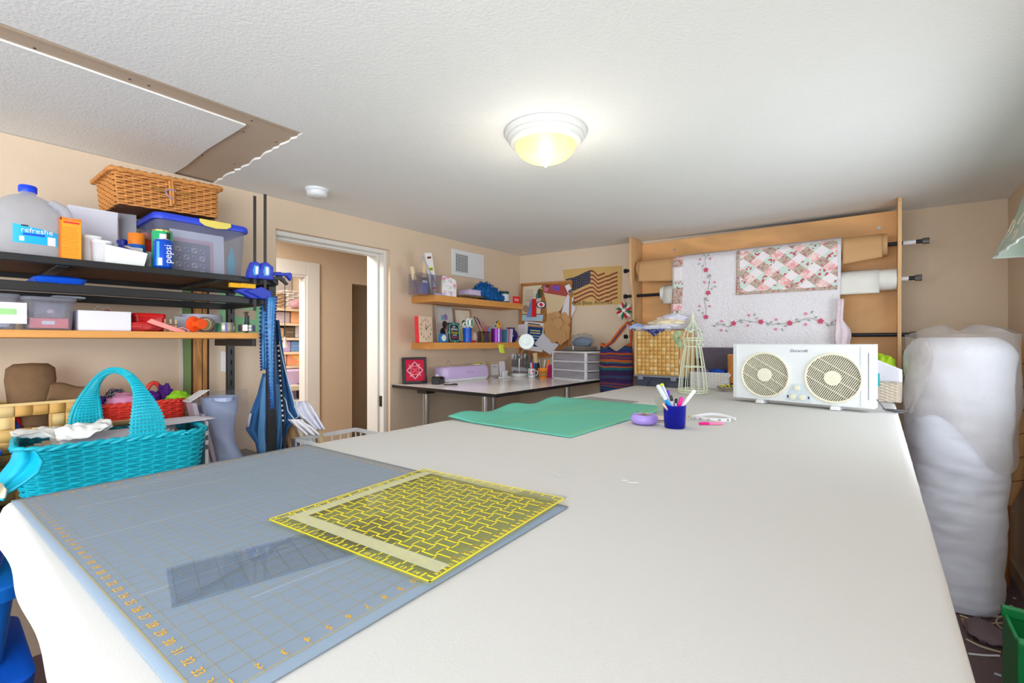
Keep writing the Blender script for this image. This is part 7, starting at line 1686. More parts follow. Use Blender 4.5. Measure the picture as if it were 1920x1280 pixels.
MB().lathe([(0, 0), (.03, 0), (.03, .008), (.05, .014), (.062, .028), (.058, .03), (0, .022)], 24, sx=1.2).obj('dish', M('taupe_ceramic', (170, 158, 140), .4), pd, smooth=40)
b = MB(); b2 = MB()
for k in range(60):
    a = random.uniform(0, 6.28); r_ = random.uniform(0, .05); (b if k % 3 else b2).ball((1.2 * r_ * math.cos(a), r_ * math.sin(a), .030 + .008 * random.random()), .0052, 6, 4)
b.obj('yellow_beads', M('lemon_beads', (214, 206, 60), .4), pd, kind='stuff'); b2.obj('black_beads', black, pd, kind='stuff')
# dark felt-lined crate behind them
o = T('dark_cube', 'dark grey fabric cube filling the shelf gap under the quilt', 'storage cube', (-.72, 3.62, T0 + .09)); 
MB().box(-.30, .26, -.09, .09, 0, .19).obj('cube', M('dark_violet_grey_felt', (92, 84, 96), .95), o, bevel=.01); MB().box(-.30, .26, -.092, .092, .165, .188).obj('hem', M('dark_violet_grey_felt'), o)
o2 = T('crate_support', 'plain board carrying the dark fabric cube', 'board', (-.72, 3.62, T0 + .045)); MB().box(-.3, .26, -.08, .08, 0, .043).obj('board', brownu, o2); MB().box(-.3, .26, -.081, -.08, .018, .022).obj('edge_line', dark, o2)
# cream basket with cloth right of the fan
cbx = T('cream_wicker_basket', 'cream woven basket of scraps at the right table corner', 'basket', (xy(1658, 3.28), 3.30, T0 + .0015), -.05)
wicker(cbx, rrect(.14, .22, .012), .14, 18, .0038, M('cream_wicker', (228, 214, 196), .65, var=.08, vs_=50), M('cream_lining', (190, 176, 160), .8), flare=1.05, stake=.02, rim=.005)
for nm, lb, dx, dy, dz, sz, c, sd in (('lime_dotted_cloth', 'lime green dotted cloth standing in the cream basket', .0, .03, .12, (.05, .05, .075), (168, 206, 40), 71), ('lime_scrap', 'darker lime scrap low in the cream basket', .01, -.05, .10, (.04, .04, .04), (120, 190, 20), 72)):
    o = crumple(nm, (cbx.location.x + dx, cbx.location.y + dy, T0 + dz), sz, M(nm, c, .85, var=.2, vs_=40), None, sd, .4); tag(o, lb, 'cloth')
o = tag(MB().grid(lambda u, v: (.17 * (u - .4), .012 * math.sin(4 * u), .02 + .15 * v * (1 - .55 * u)), 10, 8).obj('white_pattern_sheet', lil, None, smooth=True, solid=.001, loc=(cbx.location.x - .03, cbx.location.y - .13, T0 + .09)), 'white pattern sheet with a teal figure leaning in the cream basket', 'paper')
o = tag(MB().box(-.035, .035, -.002, .002, 0, .07).obj('teal_pack', M('teal_pack', (24, 176, 190), .5), None, loc=(cbx.location.x - .055, cbx.location.y - .142, T0 + .085)), 'bright teal fabric packet standing by the fan end', 'packet')
o = tag(MB().box(-.05, .05, -.05, .05, 0, .105).obj('violet_box', M('violet_box', (110, 70, 160), .6), None, loc=(cbx.location.x - .10, cbx.location.y - .10, T0 + .0015), bevel=.003), 'violet carton standing behind the fan end', 'box')
# ================================================================== quilt over the rack
QY = 3.652
qa = T('quilt', 'white floral quilt with patchwork panel draped over the kraft roll', 'quilt', (-.72, QY, 1.24))
qw_ = M('white_quilted_cotton', (238, 234, 240), .9, bump=.9, bs=70, var=.03, vs_=30)
qx0, qx1, qzt, qzb = -1.268, -.182, 2.045, 1.238
def qsurf(x, z, off=0.0):
    """front of the quilt: soft hanging folds"""
    t = (qzt - z) / (qzt - qzb)
    y = QY + .010 * math.sin(7 * x + 1.0) * t + .006 * math.sin(15 * x + 3 * t) * t - off
    if t < .09: q = (.09 - t) / .09; y += .075 * q * q
    return Vector((x - qa.location.x, y - qa.location.y, z - qa.location.z))
def qedge(x, z):
    t = (qzt - z) / (qzt - qzb); u = (x - qx0) / (qx1 - qx0)
    return x + (.012 * math.sin(5 * t + .5) - .012) * (1 - u) + (-.022 * t * t + .0) * u
def qgrid(name, x0, x1, z0, z1, mat, off, nu=8, nv=8, solid=.003):
    return MB().grid(lambda u, v: qsurf(qedge(x0 + (x1 - x0) * u, z0 + (z1 - z0) * v), z0 + (z1 - z0) * v, off), nu, nv).obj(name, mat, qa, smooth=True, solid=solid, off=-1)
qgrid('quilt_body', qx0, qx1, qzb, qzt, qw_, 0, 60, 44, .008)
MB().grid(lambda u, v: Vector((qx0 + (qx1 - qx0) * u - qa.location.x, .076 + .075 * math.sin(v * PI / 2) + .0 , qzt - 1.24 - .075 * (1 - math.cos(v * PI / 2)) * .9)), 30, 8).obj('quilt_back_fold', qw_, qa, smooth=True, solid=.006)
MB().tube([qsurf(qedge(qx0 + (qx1 - qx0) * i / 40, qzb), qzb, .002) for i in range(41)], .005, 6).obj('binding', M('lilac_white_binding', (226, 220, 234), .9), qa, smooth=True)
fab = {'pink': floral('pink_rose_print', [(246, 206, 206), (244, 190, 190), (250, 226, 224), (240, 170, 172), (248, 214, 212)], 55), 'taupe': floral('taupe_print', [(196, 178, 162), (188, 170, 156), (204, 186, 168), (196, 178, 162), (190, 120, 130)], 90), 'mint': floral('mint_cherry_print', [(206, 228, 218), (212, 232, 222), (206, 228, 218), (210, 230, 220), (206, 90, 106)], 75), 'white': M('white_print_cotton', (244, 236, 240), .9, var=.06, vs_=60)}
def qpx(px, py):
    p = aty(px, py, QY - .004); return p.x, p.z
def qpatch(pts, mat, off=.006, name='patch'):
    v = [qsurf(x, z, off) for x, z in pts]; n = len(v)
    return MB().slab(v, (0, -.0022, 0)).obj(name, mat, qa)
# patchwork panel: diagonal rows of diamonds clipped to the panel
PX0, PZ0 = qpx(1381, 553); PX1 = qx1 - .004; PZ1 = 2.020
bd = .020
qgrid('sashing', PX0, PX0 + bd, PZ0, PZ1, fab['taupe'], .009, 2, 16); qgrid('sashing', PX0 + bd, PX1 - .012, PZ0, PZ0 + bd, fab['taupe'], .009, 16, 2)
def clip(poly, x0, x1, z0, z1):
    for ax, lim, sg in ((0, x0, 1), (0, x1, -1), (1, z0, 1), (1, z1, -1)):
        out = []
        for i in range(len(poly)):
            a, b_ = poly[i - 1], poly[i]; da, db = sg * (a[ax] - lim), sg * (b_[ax] - lim)
            if (da >= 0) != (db >= 0): t = da / (da - db); out.append((a[0] + (b_[0] - a[0]) * t, a[1] + (b_[1] - a[1]) * t))
            if db >= 0: out.append(b_)
        poly = out
        if len(poly) < 3: return None
    return poly
def area2(p): return abs(sum(p[i - 1][0] * p[i][1] - p[i][0] * p[i - 1][1] for i in range(len(p)))) / 2
order = ['taupe', 'mint', 'pink', 'white']; sq = .060
for i in range(-8, 18):
    for j_ in range(-8, 18):
        cx_ = PX0 + (i - j_) * sq * .72; cz2 = PZ0 + (i + j_) * sq * .62
        poly = clip([(cx_, cz2), (cx_ + sq * .72, cz2 + sq * .62), (cx_, cz2 + sq * 1.24), (cx_ - sq * .72, cz2 + sq * .62)], PX0 + bd, PX1 - .014, PZ0 + bd, PZ1)
        if poly and area2(poly) > 2e-4: qpatch(poly, fab[order[(i + 2 * (j_ % 2)) % 4]], .005)
# printed side border and bottom border
zz = qzt - .015
for k, (h_, f_) in enumerate(((.03, 'pink'), (.055, 'taupe'), (.115, 'white'), (.055, 'mint'), (.12, 'taupe'), (.055, 'pink'), (.11, 'mint'), (.06, 'white'), (.16, 'pink'))):
    if zz - h_ < qzb + .012: h_ = zz - qzb - .012
    qgrid('border_patch', qx0 + .004, qx0 + .082, zz - h_, zz, fab[f_], .006, 4, 6, .002); zz -= h_
xx = qpx(1318, 660)[0]
for k, (w_, f_) in enumerate(((.045, 'pink'), (.13, 'mint'), (.05, 'pink'), (.12, 'taupe'), (.1, 'white'), (.1, 'mint'), (.1, 'pink'), (.1, 'taupe'), (.05, 'mint'))):
    qgrid('border_patch', xx, xx + w_ - .001, qzb + .012, qzb + .062, fab[f_], .006, 5, 3, .002); xx += w_
    if xx > qx1 - .12: break
# embroidered sprays
rose = M('rose_embroidery', (206, 84, 116), .8, var=.25, vs_=200); bud = M('pink_bud_thread', (232, 130, 164), .8); leafm = M('grey_green_thread', (140, 146, 130), .8)
def flower(px, py, big=1):
    x, z = qpx(px, py); c = qsurf(x, z, .0085); r_ = .0165 if big else .0085
    return MB().slab([c + Vector((r_ * (1 + .22 * math.cos(5 * t + px)) * math.cos(t), 0, r_ * (1 + .22 * math.cos(5 * t + px)) * math.sin(t))) for t in [i * PI / 9 for i in range(18)]], (0, -.0025, 0)).obj('rose' if big else 'bud', rose if big else bud, qa)
def leaf(px, py, a, L_=.013):
    x, z = qpx(px, py); c = qsurf(x, z, .0085); d = Vector((math.cos(a), 0, math.sin(a))); n_ = Vector((-d.z, 0, d.x))
    MB().slab([c - d * L_, c - n_ * L_ * .32, c + d * L_, c + n_ * L_ * .32], (0, -.0018, 0)).obj('leaf', leafm, qa)
def stem(pts): MB().tube([qsurf(*qpx(a, b_), .009) for a, b_ in pts], .0014, 5).obj('stem', leafm, qa)
V_ = [(1324, 506), (1328, 549), (1324, 594)]
for px, py in V_: flower(px, py)
for px, py in ((1313, 486), (1332, 485), (1321, 529), (1340, 529), (1312, 574), (1331, 574)): flower(px, py, 0)
stem([(1326, 476), (1322, 486), (1323, 498)]); stem([(1326, 514), (1332, 518), (1330, 532), (1328, 543)]); stem([(1327, 556), (1322, 564), (1324, 578), (1324, 588)])
for px, py, a in ((1327, 477, .6), (1319, 478, 2.2), (1311, 495, .3), (1318, 499, 1.2), (1332, 516, -.6), (1328, 519, .7), (1341, 537, -.4), (1335, 541, 1.0), (1322, 560, 1.2), (1327, 563, -.8), (1311, 582, .2), (1318, 587, 1.2), (1330, 530, 1.5)): leaf(px, py, a)
Hh = [(1375, 606), (1427, 603), (1481, 605.5), (1539, 602)]
for px, py in Hh: flower(px, py)
for px, py in ((1353, 602), (1352, 619), (1404, 591), (1402, 610), (1456, 599), (1455, 617), (1511, 588), (1511, 608), (1568, 601)): flower(px, py, 0)
stem([(1340, 610), (1352, 608), (1366, 613), (1372, 608)]); stem([(1381, 603), (1395, 600), (1410, 603), (1421, 603)]); stem([(1433, 603), (1446, 608), (1462, 608), (1474, 606)]); stem([(1488, 606), (1502, 600), (1520, 596), (1533, 601)]); stem([(1546, 604), (1556, 610), (1566, 608)])
for px, py, a in ((1339, 611, -.9), (1345, 606, .8), (1357, 608, .3), (1362, 620, -1.2), (1369, 611, .3), (1388, 600, .8), (1391, 604, -.4), (1415, 590, 1.2), (1419, 597, .3), (1407, 603, 0), (1440, 608, -.8), (1446, 604, .7), (1460, 606, .2), (1467, 618, -1.1), (1473, 611, .5), (1494, 599, .7), (1498, 603, -.5), (1523, 585, 1.1), (1530, 595, .4), (1517, 600, 0), (1552, 610, -.8), (1560, 605, .9)): leaf(px, py, a)
# second folded quilt piece on the lowest rod
o = drape('lilac_print_cloth', [(560, 1571, 1582), (600, 1568, 1580), (618, 1567, 1594), (630, 1566, 1596), (655, 1568, 1590)], 2.93, M('lilac_grey_print_cloth', (234, 216, 224), .9, var=.10, vs_=60), amp=.005, nf=2, thick=.006, seed=.3)
tag(o, 'lilac-grey print cloth bunched on the lowest rod beside the quilt', 'cloth')
# ================================================================== right side: batting roll, cardboard tubes, floor clutter
bt = T('batting_roll', 'tall fat roll of white quilt batting in plastic standing on the floor', 'batting roll', (.318, 3.36, 0))
batm = M('white_batting', (228, 230, 242), .85, bump=.25, bs=12, var=.04, vs_=5)
def bat(u, v):
    a = 2 * PI * u; z = .005 + 1.375 * v
    r = .180 + .040 * v + .003 * math.sin(9 * v * PI + a) + .006 * noise.noise(Vector((math.cos(a) * 2, math.sin(a) * 2, z * 3))) + .003 * abs(math.sin(26 * v + 2 * math.sin(2 * a))) - .005 * max(0, noise.noise(Vector((math.cos(a) * 1.6, math.sin(a) * 1.6, z * 22)))) ** .7
    if v > .93: r *= math.sqrt(max(0, 1 - ((v - .93) / .07) ** 2 * .55))
    if v < .03: r *= .93 + v * 2.3
    return (r * math.cos(a) + .012 * v, r * math.sin(a) + .01 * v, z)
b = MB().grid(bat, 72, 170); n = 65
b.add([bat(i / 72, 1.0) for i in range(72)], [tuple(range(72))]); b.obj('roll', batm, bt, smooth=70)
wrapm = G('hazy_plastic_wrap', (240, 238, 236), .03, .3, milky=.28, mcol=(240, 234, 230))
def wrap(u, v):
    a = -2.75 + 3.6 * u; 
    low = .98 + .10 * math.sin(3 * a + 1) - .16 * max(0, math.sin(a * 1.0 + 2.6)) 
    z = low + (1.40 - low) * min(1, v * 1.25); r = .230 + .010 * math.sin(7 * a + 9 * v) * (1 - v) + .008 * noise.noise(Vector((a * 3, v * 6, 1)))
    if v > .8: k = (v - .8) / .2; r *= 1 - .85 * k; z = 1.40 + .015 * math.sin(5 * a) + .03 * math.sin(k * 2.6)
    return (r * math.cos(a) + .012, r * math.sin(a) + .01, z)
MB().grid(wrap, 60, 34).obj('plastic_wrap', wrapm, bt, smooth=25)
def tail(u, v):
    p = Vector((-.13, -.20, 1.36)).lerp(Vector((-.185, -.17, 1.0)), v); wd_ = .10 - .05 * v
    return p + Vector((wd_ * (u - .5) + .012 * math.sin(7 * v + 5 * u), -.035 * math.sin(PI * u) - .02 * math.sin(9 * v + 2 * u), .02 * math.sin(6 * u)))
MB().grid(tail, 18, 22).obj('plastic_tail', wrapm, bt, smooth=25)
card = M('cardboard_brown', (196, 146, 98), .75, var=.08, vs_=6)
o = T('cardboard_tube', 'brown cardboard tube leaning in the corner behind the batting', 'cardboard tube', (.545, 3.74, 0))
MB().tube([(0, 0, .002), (.002, -.01, .7), (.012, -.02, 1.36)], [.034, .034, .034], 20).obj('tube', M('orange_cardboard', (190, 122, 56), .7, var=.08, vs_=6), o, smooth=40); MB().cyl((.012, -.02, 1.345), (.0122, -.0202, 1.362), .0345, n=20).obj('tube_end', card, o)
o = T('slit_cardboard_wrap', 'bent cardboard sheet with cut slits leaning behind the batting', 'cardboard', (.572, 3.54, .50), rot=(0, 0, .2))
MB().tube([(-.03, 0, .0), (-.012, 0, .12), (.0, 0, .3), (.004, 0, .55), (.0, 0, .86)], [.012, .036, .042, .042, .040], 20).obj('sheet', card, o, smooth=40)
for k in range(6): MB().tube([(-.045 + .006 * k, -.042, .13 + .12 * k), (-.01, -.047, .14 + .12 * k), (.03, -.036, .152 + .12 * k)], .0016, 4).obj('slit', M('dark_brown_slit', (70, 46, 30), .9), o)
o = T('short_cardboard_tube', 'narrow cardboard tube leaning on the rack side', 'cardboard tube', (.20, 3.72, .0), rot=(0, -.04, 0))
MB().cyl((0, 0, .003), (0, 0, 1.30), .024, n=18).obj('tube', card, o, smooth=40); MB().cyl((0, 0, 1.295), (0, 0, 1.303), .0245, n=18).obj('tube_end', M('tube_end_brown', (160, 116, 76), .8), o)
# window valance on the right wall
vl = T('window_valance', 'pale green bell-shaped valance with cream scrolls on the right wall', 'valance', (XR - .004, 2.55, 1.785))
vlm = M('sage_green_fabric', (186, 200, 186), .8, var=.05, vs_=12)
def val(u, v):
    y = -.80 + 1.6 * u; fl = .155 - .125 * v ** .7; e = abs(u - .5) * 2
    x = -fl * (1 if e < .97 else max(0, (1 - e) / .03)) - .004 * math.sin(u * 60) * (1 - v)
    yy = y * (1.07 - .07 * v)
    return (x, yy, .0 + .40 * v)
MB().grid(val, 80, 16).obj('fabric', vlm, vl, smooth=60, solid=.004)
MB().tube([Vector(val(i / 40, 0)) + Vector((-.002, 0, 0)) for i in range(41)], .004, 6).obj('hem_trim', M('white_gimp', (226, 230, 226), .7), vl)
scr = M('cream_scroll_print', (228, 210, 184), .8)
for k in range(7):
    for ph, rr, zz in ((0, .07, .12), (1.4, .045, .26), (.6, .035, .06)):
        u0 = .06 + k * .15 + ph * .03
        if u0 > .97: continue
        pts = []
        for i in range(16):
            t = i / 15 * 4.6; r_ = rr * (1 - .13 * t); pts.append(Vector(val(min(.969, max(.031, u0 + r_ * math.cos(t + ph) / 1.6)), min(1, max(0, (zz + r_ * math.sin(t + ph)) / .4)))) + Vector((-.004, 0, 0)))
        MB().tube(pts, .0045, 5).obj('scroll', scr, vl, smooth=True)
# end facing the far wall
pts = [Vector((0, .80 * 1.07, 0)), Vector(val(.97, 0)), Vector(val(.97, .3)), Vector(val(.97, .6)), Vector(val(.97, 1)), Vector((0, .80, .40))]
MB().slab(pts, (0, .003, 0)).obj('return_panel', vlm, vl)
# green plastic crate on the floor
gp = atz(1884, 1272, .0)
o = T('green_crate', 'tall bright green moulded plastic crate on the carpet', 'crate', (.474, 2.16, 0)); gpl = M('kelly_green_plastic', (10, 128, 66), .35, var=.06)
hx = .138; o.scale = (1, 1, 1.62)
MB().box(-hx, hx, -.12, .12, 0, .02).obj('bottom', gpl, o)
for x0, x1, y0, y1 in ((-hx, -hx + .012, -.12, .12), (hx - .012, hx, -.12, .12), (-hx + .012, hx - .012, .108, .12)): MB().box(x0, x1, y0, y1, .02, .27).obj('side', gpl, o, bevel=.003)
MB().box(-hx + .012, hx - .012, -.12, -.108, .02, .19).obj('side', gpl, o, bevel=.003)
MB().box(-hx - .006, -hx + .02, -.135, -.10, .005, .285).obj('corner_post', gpl, o, bevel=.005); MB().box(hx - .02, hx + .006, -.135, -.10, .005, .285).obj('corner_post', gpl, o, bevel=.005)
MB().box(-hx + .02, hx - .02, -.13, -.105, .175, .20).obj('lip', gpl, o, bevel=.004); MB().box(-hx - .004, hx + .004, .105, .126, .262, .285).obj('lip', gpl, o, bevel=.004)
# cords, scraps on the floor
cordm = M('cream_cord_rubber', (206, 186, 160), .6)
def cord(label, pts, r, z=.006, mat=None):
    v = [atz(px, py, z) for px, py in pts]; c = v[0].copy(); c.z = 0
    o = T('extension_cord', label, 'cord', c, group='cords on the floor'); s2 = []
    for i in range(len(v) - 1):
        for k in range(6):
            t = k / 6; p0 = v[max(0, i - 1)]; p1 = v[i]; p2 = v[i + 1]; p3 = v[min(len(v) - 1, i + 2)]
            s2.append(.5 * (2 * p1 + (p2 - p0) * t + (2 * p0 - 5 * p1 + 4 * p2 - p3) * t * t + (3 * p1 - p0 - 3 * p2 + p3) * t ** 3) - c)
    s2.append(v[-1] - c); MB().tube(s2, r, 8).obj('cable', mat or cordm, o, smooth=True); return o, c
o, c = cord('cream cord with plug end nearest the batting roll', [(1800, 1138), (1822, 1141), (1846, 1152), (1880, 1156), (1919, 1154)], .0055)
p = atz(1822, 1142, .02) - c; MB().ball((p.x, p.y, .018), (.030, .02, .016), 12, 8).obj('plug', M('grey_white_plug', (190, 188, 184), .5), o, smooth=True)
cord('cream cord running below the plugged one', [(1800, 1153), (1825, 1162), (1852, 1168), (1880, 1168)], .004)
cord('looped tan cord beside the green crate', [(1919, 1150), (1890, 1154), (1872, 1158), (1868, 1168), (1876, 1176), (1884, 1182)], .004)
cord('tan cord lying nearest the viewer on the carpet', [(1812, 1198), (1836, 1210), (1860, 1218), (1876, 1222)], .004)
cord('white cord lying nearest the viewer on the carpet', [(1816, 1225), (1845, 1228), (1874, 1229)], .004, mat=paper)
cord('thin brown cord in front of the cardboard tube', [(1832, 1162), (1850, 1150), (1880, 1142), (1915, 1140)], .003, mat=M('brown_cord', (150, 118, 86), .6))
o = tag(MB().slab([atz(px, py, .004) for px, py in ((1800, 1158), (1826, 1165), (1858, 1172), (1845, 1178), (1812, 1184))], (0, 0, .003)).obj('wood_offcut', M('reddish_offcut', (186, 130, 100), .7), None), 'thin reddish wood offcut lying on the carpet', 'wood offcut')
o = T('carpet_piece', 'mauve folded carpet piece lying on the floor', 'carpet piece', (atz(1848, 1190, .0).x, atz(1848, 1190, .0).y, .0))
crumple('folded_piece', (0, 0, .001), (.07, .11, .022), M('mauve_carpet_piece', (134, 112, 118), .95, bump=.6, bs=200), o, 81, .25); MB().box(-.05, .05, -.09, .09, .0, .004).obj('underlay', M('dark_underlay', (70, 56, 60), .95), o)
for k, (px, py) in enumerate(((1880, 1119), (1896, 1135), (1902, 1121))):
    p = atz(px, py, .002); o = T('paper_scrap', ['white paper scrap nearest the batting roll', 'white paper scrap nearest the viewer by the baseboard', 'white paper scrap closest to the cardboard tube corner'][k], 'scrap', (p.x, p.y, .001), .5 * k, 'paper scraps by the tubes'); MB().slab([(-.008, -.005, 0), (.008, -.006, 0), (.009, .005, 0), (-.006, .006, 0)], (0, 0, .0015)).obj('scrap', paper, o)
p = atz(1870, 1264, .002); o = T('paper_scrap', 'pale blue paper scrap on the carpet by the green crate', 'scrap', (p.x, p.y, .001)); MB().slab([(-.01, -.006, 0), (.01, -.008, 0), (.012, .006, 0), (-.006, .01, 0)], (0, 0, .002)).obj('scrap', M('pale_blue_scrap', (196, 214, 226), .7), o)
o = T('dark_cloth_heap', 'dark plum cloth heap behind the batting roll foot', 'cloth', (.44, 3.58, .001)); crumple('cloth', (0, 0, 0), (.085, .05, .06), M('dark_plum_cloth', (70, 40, 56), .9), o, 83, .35); MB().box(-.05, .05, -.03, .03, 0, .006).obj('fold', M('dark_plum_cloth'), o)
# ================================================================== left of the table: blue bins, crate of rolls, grey bin
bbm = M('royal_blue_bin', (12, 84, 196), .35, var=.08); bb2 = M('azure_bin', (10, 100, 190), .35)
def bluebin(label, c, w_, d_, h_, m_, z):
    o = T('blue_bin', label, 'storage bin', (c[0], c[1], z), group='blue bins under the table end')
    l = loft(rrect(w_, d_, .05), [(.001, .84, .84), (h_ - .02, .97, .97)]); l.obj('tub', m_, o, smooth=40)
    l = loft(rrect(w_ * 1.06, d_ * 1.06, .06), [(h_ - .04, 1.0, 1.0), (h_ - .006, 1.01, 1.01), (h_, .97, .97)]); l.f.append(tuple(2 * l.n + k for k in range(l.n))); l.obj('lid', m_, o, smooth=40)
    return o
bluebin('large royal blue lidded bin standing on the floor', (-1.93, -.045), .44, .42, .50, bbm, .001)
bluebin('smaller azure blue bin stacked on the royal blue bin', (-1.95, -.015), .34, .34, .22, bb2, .503)
bluebin('highest small blue tub on the stack of blue bins', (-1.95, .005), .26, .28, .12, bbm, .725)
# white crate of rolled patterns in front of the doorway
ck1 = T('white_crate', 'white open-grid plastic crate of rolled patterns before the doorway', 'crate', (-2.13, 1.30, .60), .0)
cwm = M('translucent_white_crate', (226, 226, 228), .5, alpha=.8)
ew, ed, eh = .26, .34, .285
MB().box(-ew / 2, ew / 2, -ed / 2, ed / 2, 0, .006).obj('bottom', cwm, ck1)
for x0, x1, y0, y1 in ((-ew / 2, -ew / 2 + .006, -ed / 2, ed / 2), (ew / 2 - .006, ew / 2, -ed / 2, ed / 2), (-ew / 2, ew / 2, -ed / 2, -ed / 2 + .006), (-ew / 2, ew / 2, ed / 2 - .006, ed / 2)):
    b = MB().box(x0, x1, y0, y1, eh - .02, eh).box(x0, x1, y0, y1, .14, .155).box(x0, x1, y0, y1, .0, .03)
    if x1 - x0 < .01:
        for k in range(8): y = -ed / 2 + ed * k / 7; b.box(x0, x1, max(-ed / 2, y - .004), min(ed / 2, y + .004), .03, eh - .02)
    else:
        for k in range(6): x = -ew / 2 + ew * k / 5; b.box(max(-ew / 2, x - .004), min(ew / 2, x + .004), y0, y1, .03, eh - .02)
    b.obj('grid_side', cwm, ck1)
ck2 = T('stool', 'plain wooden stool carrying the white crate', 'stool', (-2.13, 1.30, 0)); MB().box(-.15, .15, -.18, .18, .56, .597).obj('seat', fwood, ck2, bevel=.004)
for x in (-.12, .12):
    for y in (-.15, .15): MB().box(x - .018, x + .018, y - .018, y + .018, 0, .56).obj('leg', fwood, ck2)
rolls = [((575, 845), (540, 788), .022, (196, 160, 116), 'kraft paper roll leaning left in the white crate'), ((600, 845), (566, 778), .024, (206, 170, 126), 'tan paper roll in the middle of the white crate'), ((590, 845), (560, 795), .015, (226, 214, 190), 'cream pattern roll in the white crate'), ((612, 845), (583, 770), .02, (214, 190, 150), 'pale tan roll nearest the doorway side'), ((565, 848), (534, 803), .016, (186, 150, 110), 'short brown roll at the near crate corner'), ((606, 845), (574, 803), .014, (240, 238, 240), 'white paper roll in front in the crate')]
for (bx, by), (tx, ty), r_, c, lb in rolls:
    p1 = atd(tx, ty, 2.36 + random.uniform(-.03, .03)); p0 = p1 + Vector((.03, .07, -.25)); v = p1 - p0
    q = T('pattern_roll', lb, 'paper roll', p0, rot=v.to_track_quat('Z', 'Y').to_euler(), group='rolls in the white crate')
    MB().lathe([(r_ * .5, v.length), (r_, v.length), (r_, .0), (0, .0)], 18).obj('roll', M('roll_%d' % c[2], c, .7), q, smooth=40); MB().lathe([(0, v.length - .006), (r_ * .55, v.length - .006)], 18).obj('hollow_end', M('roll_hollow_brown', (110, 84, 60), .9), q)
for nm, lb, rows, a, m_, sd in (('lilac_shirt', 'lilac-white cloth heaped over the crate rolls', [(752, 552, 575), (762, 548, 584), (775, 555, 592), (790, 575, 600), (805, 590, 609)], 2.30, lil, 1.0), ('white_cloth_strip', 'white cloth strip across the rolls in the crate', [(786, 540, 566), (793, 548, 572), (800, 556, 584), (815, 575, 600)], 2.27, paper, 2.2)):
    o = drape(nm, rows, a, m_, amp=.018, nf=2.2, thick=.006, seed=sd); tag(o, lb, 'cloth')
o = T('grey_waste_bin', 'translucent grey bin with a bagged roll behind the hanging jeans', 'bin', (-2.33, 1.20, ZD + .0)); o.location.z = .60
MB().lathe([(0, 0), (.075, 0), (.085, .26), (.082, .26), (.072, .006), (0, .006)], 24, p=4).obj('bin_body', G('grey_bin_plastic', (206, 206, 214), .1, .2, milky=.4, mcol=(196, 196, 206)), o, smooth=40); MB().box(-.06, .06, -.06, .06, -.03, 0).obj('foot', greyc, o)
o.location = (-2.42, 1.12 + .12, .60)
sb = T('side_stool', 'low wooden block under the grey bin', 'block', (-2.42, 1.24, 0)); MB().box(-.09, .06, -.09, .09, 0, .545).obj('block', fwood, sb); MB().box(-.1, .065, -.1, .1, .545, .568).obj('top', fwood, sb)
q = T('bagged_roll', 'paper roll in a lilac plastic bag sticking out of the grey bin', 'bag', (-2.43, 1.235, .612), rot=(.22, 0, 0))
MB().cyl((0, 0, 0), (0, 0, .33), .03, n=18).obj('roll', M('tan_core', (196, 160, 110), .7), q, smooth=40); MB().grid(lambda u, v: ((.045 + .008 * math.sin(4 * 6.28 * u + 5 * v)) * math.cos(6.28 * u), (.045 + .008 * math.sin(4 * 6.28 * u + 5 * v)) * math.sin(6.28 * u), .15 + .2 * v), 30, 12).obj('plastic_bag', M('lilac_film', (206, 204, 224), .3, alpha=.7), q, smooth=True)
MB().tube([(.045, .03, .3), (.05, .06, .25), (.05, .1, .2)], .003, 6).obj('red_cord', redp, q)
# ================================================================== room across the hall: shelves of baskets and fabric
XS = -5.62
hs_ = T('wall_shelf_unit', 'cream shelf unit with fabrics seen through two doorways', 'shelving unit', (XS, 1.9, 0)); crm = M('cream_shelf_paint', (232, 216, 190), .6)
zs = [hz(560, py, XS + .3) for py in (579, 606, 633, 659, 685)]
for k, z in enumerate(zs): MB().box(0, .3, -1.1, ye - .11 - 1.9, z - .03, z).obj('shelf_board', crm, hs_)
MB().box(-.02, 0, -1.1, ye - .11 - 1.9, 0, 2.35).obj('back_panel', M('pale_grey_back', (206, 200, 200), .8), hs_); MB().box(0, .3, -1.12, -1.1, 0, 2.35).obj('side_panel', crm, hs_); pass
def hbox(nm, lb, cat, px0, px1, top_, z, m_, wick=None):
    y0, y1 = yx(px0, XS + .28), yx(px1, XS + .28); h_ = hz((px0 + px1) / 2, top_, XS + .28) - z; o = T(nm, lb, cat, (XS + .15, (y0 + y1) / 2, z + .001))
    if wick: wicker(o, rrect(.24, y1 - y0, .015), h_, 8, .009, m_, greyc, stake=.06, rim=.010, sides=4)
    else: MB().box(-.12, .12, -(y1 - y0) / 2, (y1 - y0) / 2, 0, h_ - .002).obj('stack', m_, o, bevel=.012); MB().box(-.1205, .1205, -(y1 - y0) / 2 + .01, (y1 - y0) / 2 - .01, h_ * .5, h_ * .5 + .004).obj('fold', greyc, o)
    return o
hbox('tan_basket', 'tan wicker basket on the highest shelf across the hall', 'basket', 517, 535, 550, zs[0], M('tan_wicker', (190, 160, 130), .7), 1)
hbox('white_basket', 'white wicker basket on the highest shelf across the hall', 'basket', 537, 567, 546, zs[0], ww, 1)
o = crumple('pink_fabric', (XS + .27, yx(560, XS + .28), zs[0] + .002), (.05, .12, .06), M('dusty_rose_fabric', (206, 160, 172), .85), None, 91, .3); tag(o, 'dusty rose fabric on the highest shelf across the hall', 'fabric')
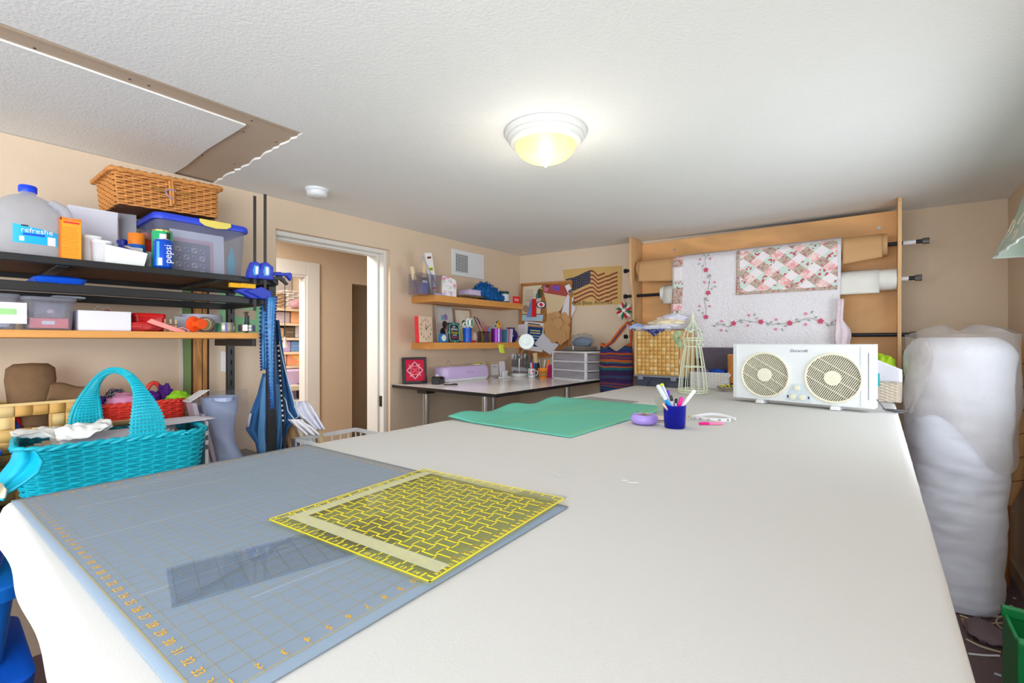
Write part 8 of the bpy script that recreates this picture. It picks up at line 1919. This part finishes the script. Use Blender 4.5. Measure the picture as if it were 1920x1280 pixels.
hbox('grey_lilac_stack', 'grey-lilac fabric stack on the second shelf across the hall', 'fabric', 517, 545, 584, zs[1], M('grey_lilac_fabric', (196, 186, 206), .85, var=.2, vs_=12)); hbox('peach_stack', 'peach fabric stack on the second shelf across the hall', 'fabric', 547, 571, 584, zs[1], M('peach_fabric', (236, 180, 140), .85, var=.2, vs_=12))
hbox('brown_box', 'tan box on the third shelf across the hall', 'box', 517, 534, 614, zs[2], M('tan_box', (200, 166, 126), .8)); hbox('dark_basket', 'dark brown woven box on the third shelf across the hall', 'box', 536, 553, 613, zs[2], M('dark_woven_box', (110, 96, 80), .8, var=.4, vs_=50)); hbox('grey_print_stack', 'grey print fabric on the third shelf across the hall', 'fabric', 555, 571, 611, zs[2], M('grey_print_fabric', (196, 196, 204), .85, var=.2, vs_=20))
hbox('violet_stack', 'violet fabric stack on the fourth shelf across the hall', 'fabric', 530, 546, 639, zs[3], M('violet_fabric', (196, 170, 222), .85)); hbox('sky_stack', 'sky blue and orange fabric on the fourth shelf across the hall', 'fabric', 547, 571, 639, zs[3], floral('sky_orange_print', [(110, 160, 216), (110, 160, 216), (236, 160, 90)], 5))
hbox('cream_stack', 'cream fabric on the fifth shelf across the hall', 'fabric', 520, 538, 664, zs[4], M('cream_fabric', (236, 216, 180), .85)); hbox('sunset_stack', 'orange and violet fabric on the fifth shelf across the hall', 'fabric', 540, 571, 663, zs[4], floral('sunset_print', [(240, 160, 120), (244, 196, 120), (196, 160, 220)], 5))
o = hbox('purple_cabinet', 'lilac cabinet under the shelves across the hall', 'cabinet', 495, 560, 692, 0, M('lilac_cabinet', (206, 182, 222), .6)); o.location.x += .30
sm = T('sewing_machine', 'old cream and black sewing machine on a stand across the hall', 'sewing machine', (-4.98, yx(556, -4.98), 0))
zsm = hz(556, 757, -4.98); MB().box(-.2, .2, -.3, .13, 0, zsm).obj('table_base', crm, sm)
MB().box(-.08, .08, -.25, .12, zsm, zsm + .05).box(-.05, .05, -.20, .12, zsm + .15, zsm + .21).box(-.05, .05, -.25, -.16, zsm + .05, zsm + .21).obj('machine_arm', M('cream_enamel', (206, 200, 186), .4), sm, bevel=.01)
MB().box(-.06, .06, .02, .13, zsm + .05, zsm + .22).obj('machine_head', black, sm, bevel=.02); MB().cyl((0, .13, zsm + .17), (0, .14, zsm + .17), .05, n=20).obj('hand_wheel', black, sm)
pn = T('pull_cord', 'hanging pull cord with a grey bell seen across the hall', 'pendant', (-5.0, yx(534, -5.0), 2.399)); zb_ = hz(534, 652, -5.0) - 2.399
MB().cyl((0, 0, zb_ + .1), (0, 0, 0), .004, n=6).obj('cord', dark, pn); MB().lathe([(.008, zb_ + .12), (.02, zb_ + .06), (.05, zb_), (.045, zb_)], 16).obj('bell', M('grey_bell', (176, 170, 170), .4), pn, smooth=40)
